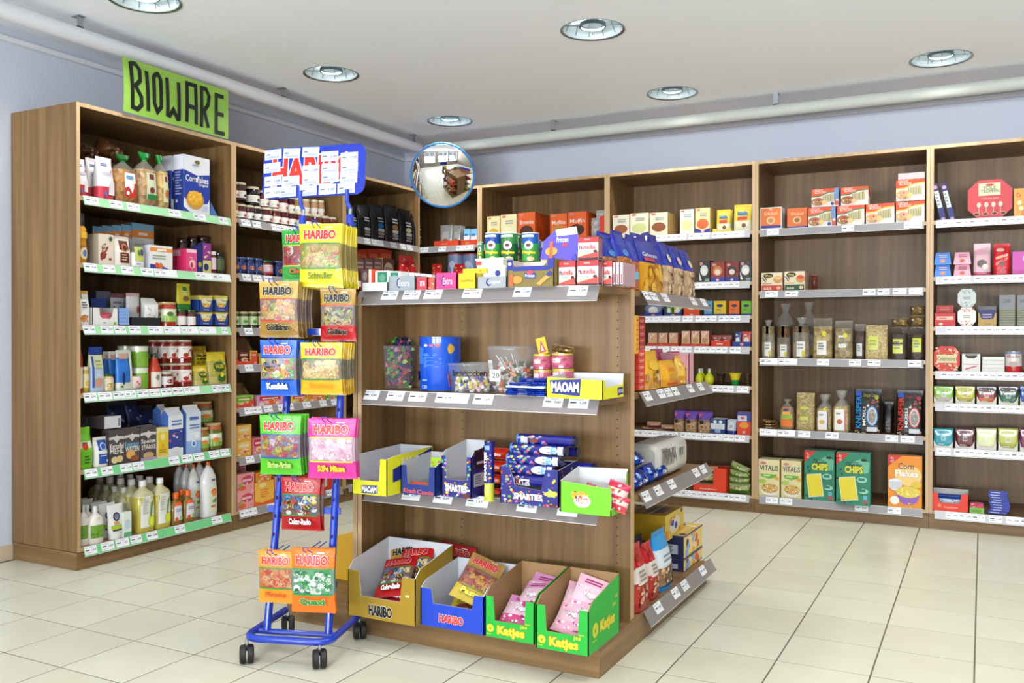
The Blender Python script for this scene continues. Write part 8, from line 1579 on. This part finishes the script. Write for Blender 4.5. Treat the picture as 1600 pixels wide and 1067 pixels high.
# header board
c, k = rpx(490, 267.5, .27); hw, hh_ = .206, .101
b = B(); P = []
for sx, sy, a in ((1, -1, -90), (1, 1, 0), (-1, 1, 90), (-1, -1, 180)):
    for q in range(6):
        an = math.radians(a+90*q/5); P.append((sx*(hw-.035)+.035*math.cos(an), sy*(hh_-.035)+.035*math.sin(an)))
plate(b, P, (0, 0, 0), (1, 0, 0), (0, 0, 1), .006, '1238b4', '1238b4', '2448c4', 'gloss')
S = flat((-hw, 0, -hh_), (2*hw, 0, 0), (0, 0, 2*hh_))
prt(b, S, [('t', 'HARIBO', .1, .26, .9, .8, 'dc2c1c', 'f4e8e4', .045)], 'gloss', .0006)
hd = obj('header_board', b.mesh('header_board'), rack, c, (math.radians(-10), math.radians(-1.5), 0))
rnd = random.Random(6)
def card(k):
    b = B(); w, h = .069, .040; b.box(-w/2, -.0006, -h/2, w/2, 0, h/2, 'ccd1e6', 'paper')
    S = flat((-w/2, -.0006, -h/2), (w, 0, 0), (0, 0, h)); ops = [('r', .06, .84, .85, .88, 'b8bcd0'), ('l', 1, .1, .4, .5, .62, '6a6c80')]
    if k: ops += [('t', '1,09', .58, .3, .92, .6, '7a7c94')]
    else: ops += [('l', 2, .15, .12, .9, .36, 'a8acc0'), ('r', .6, .7, .7, .76, '9a9cb0')]
    prt(b, S, ops, 'paper', .0002); return b.mesh('price_card')
cm = [card(0), card(1)]
pos = [((447-490)*0, 0)]
CP = [(425, 240, 4, 0), (454, 238, -2, 0), (484, 236, -2, 0), (514, 243, 0, 1), (545, 245, 1, 1), (425, 262, 4, 0), (486, 266, 1, 1), (516, 263, 0, 0), (546, 262, 0, 0),
      (428, 284, 3, 1), (456, 284, 2, 0), (487, 282, 2, 0), (517, 278, 0, 0), (546, 279, -1, 0), (429, 303, 3, 1), (452, 302, 2, 0), (484, 300, 1, 0), (514, 298, 1, 1), (543, 296, 1, 0)]
Mh = Matrix.Translation(c) @ hd.rotation_euler.to_matrix().to_4x4(); Mi = Mh.inverted()
for i, (px, py, r, kk) in enumerate(CP):
    q, _ = rpx(px, py, .27); l = Mi @ q
    obj('price_card', cm[kk], hd, (l.x, -.0022-.0004*(i % 3), l.z), (0, math.radians(-r), 0))
# rails and wire hooks
RAILS = [1.30, 1.11, .905, .66, .45, .225]
ROWS = [('green', 437, 503, 359, 438, 0, .10, 2, 1.33), ('yellow', 464, 535, 350, 447, 1, .15, 11, 1.33),
        ('gold', 400, 466, 440, 526, 0, .15, 8, 1.13), ('saft', 497, 555, 452, 532, 1, .08, 2, 1.12),
        ('konfekt', 402, 464, 532, 618, 0, .15, 6, .92), ('banana', 467, 536, 536, 616, 1, .13, 8, .92),
        ('sauer', 402, 472, 650, 742, 0, .13, 4, .62), ('mice', 477, 556, 655, 748, 1, .13, 3, .62),
        ('color', 436, 502, 747, 829, 0, .06, 2, .38), ('peach', 400, 462, 862, 943, 0, .11, 2, .2), ('quaxi', 451, 523, 858, 958, 1, .13, 2, .2)]
NAME = {'green': 'green cherry', 'yellow': 'bright yellow', 'gold': 'gold bear', 'saft': 'gold and dark red', 'konfekt': 'blue liquorice', 'banana': 'yellow foam banana', 'sauer': 'light green', 'mice': 'pink', 'color': 'dark red mixed', 'peach': 'orange peach', 'quaxi': 'orange and green frog'}
railz = {}
for kd, a, c_, t_, bt, side, off, n, _ in ROWS:
    zt = None
    q0, k0 = rpx((a+c_)/2, t_, 0); yl = poleY(q0.z)-off
    tl, k = rpx((a+c_)/2, t_, yl); bl, _k = rpx((a+c_)/2, bt, yl); w = (c_-a)*k; h = tl.z-bl.z
    me = BG[kd](w, h).mesh('gummy_bag'); rnd = random.Random(n*7+side)
    gap = min(.024, (off-.015)/max(n-1, 1)) if n > 1 else 0
    step = max(.012, gap)
    zr = tl.z-.006; railz.setdefault(round(zr, 1), []).append((zr, yl))
    for i in range(n):
        y = yl+i*step+.0; x = tl.x+rnd.uniform(-.002, .002)+(i*.0012 if kd == 'yellow' else 0)
        l = Vector((x, y, bl.z-(.004*rnd.random() if i else 0))); wl = RO+RX*l.x+RY*l.y+Vector((0, 0, l.z))
        tilt = math.radians(rnd.uniform(-1.5, 1.5) if i else 0)
        yaw = TH+math.radians(rnd.uniform(-3, 3) if i else (2 if side else -1))
        o = obj('gummy_bag', me, None, wl-Vector((0, 0, 0)), (math.radians(1.5), tilt, yaw)); o['category'] = 'candy'
        RECS.append([o, f'{NAME[kd]} gummy bag', 'hanging on the blue rack', side, i, 0, 'rack'])
    # hook: double wire with a looped tip, reaching back to the rail
    b = B(); zz = tl.z-.012; yt = yl-.022; yp = poleY(zz)-.0
    xx = tl.x-.012+ (0 if kd != 'color' else .0)
    loop = [(xx-.011, yp, zz+.006), (xx-.011, yl+.004, zz), (xx-.009, yt, zz+.012), (xx-.008, yt-.004, zz+.022), (xx+.008, yt-.004, zz+.022), (xx+.009, yt, zz+.012), (xx+.011, yl+.004, zz), (xx+.011, yp, zz+.006)]
    tube(b, loop, .0019, n=6); obj('hook', b.mesh('hook'), rack)
for zr in (1.31, 1.12, .905, .655, .49, .245):
    b = B(); y = poleY(zr); xa, xb = poleX(0, zr), poleX(1, zr); ex = .035
    b.box(xa-ex, y-.004, zr-.011, xb+ex*.6, y+.004, zr+.011, *BLU)
    obj('cross_rail', b.mesh('cross_rail'), rack)
tag(rack, 'blue wheeled metal rack hung with gummy bags, header board on top', 'display rack')

finish_labels()
bpy.context.view_layer.update()
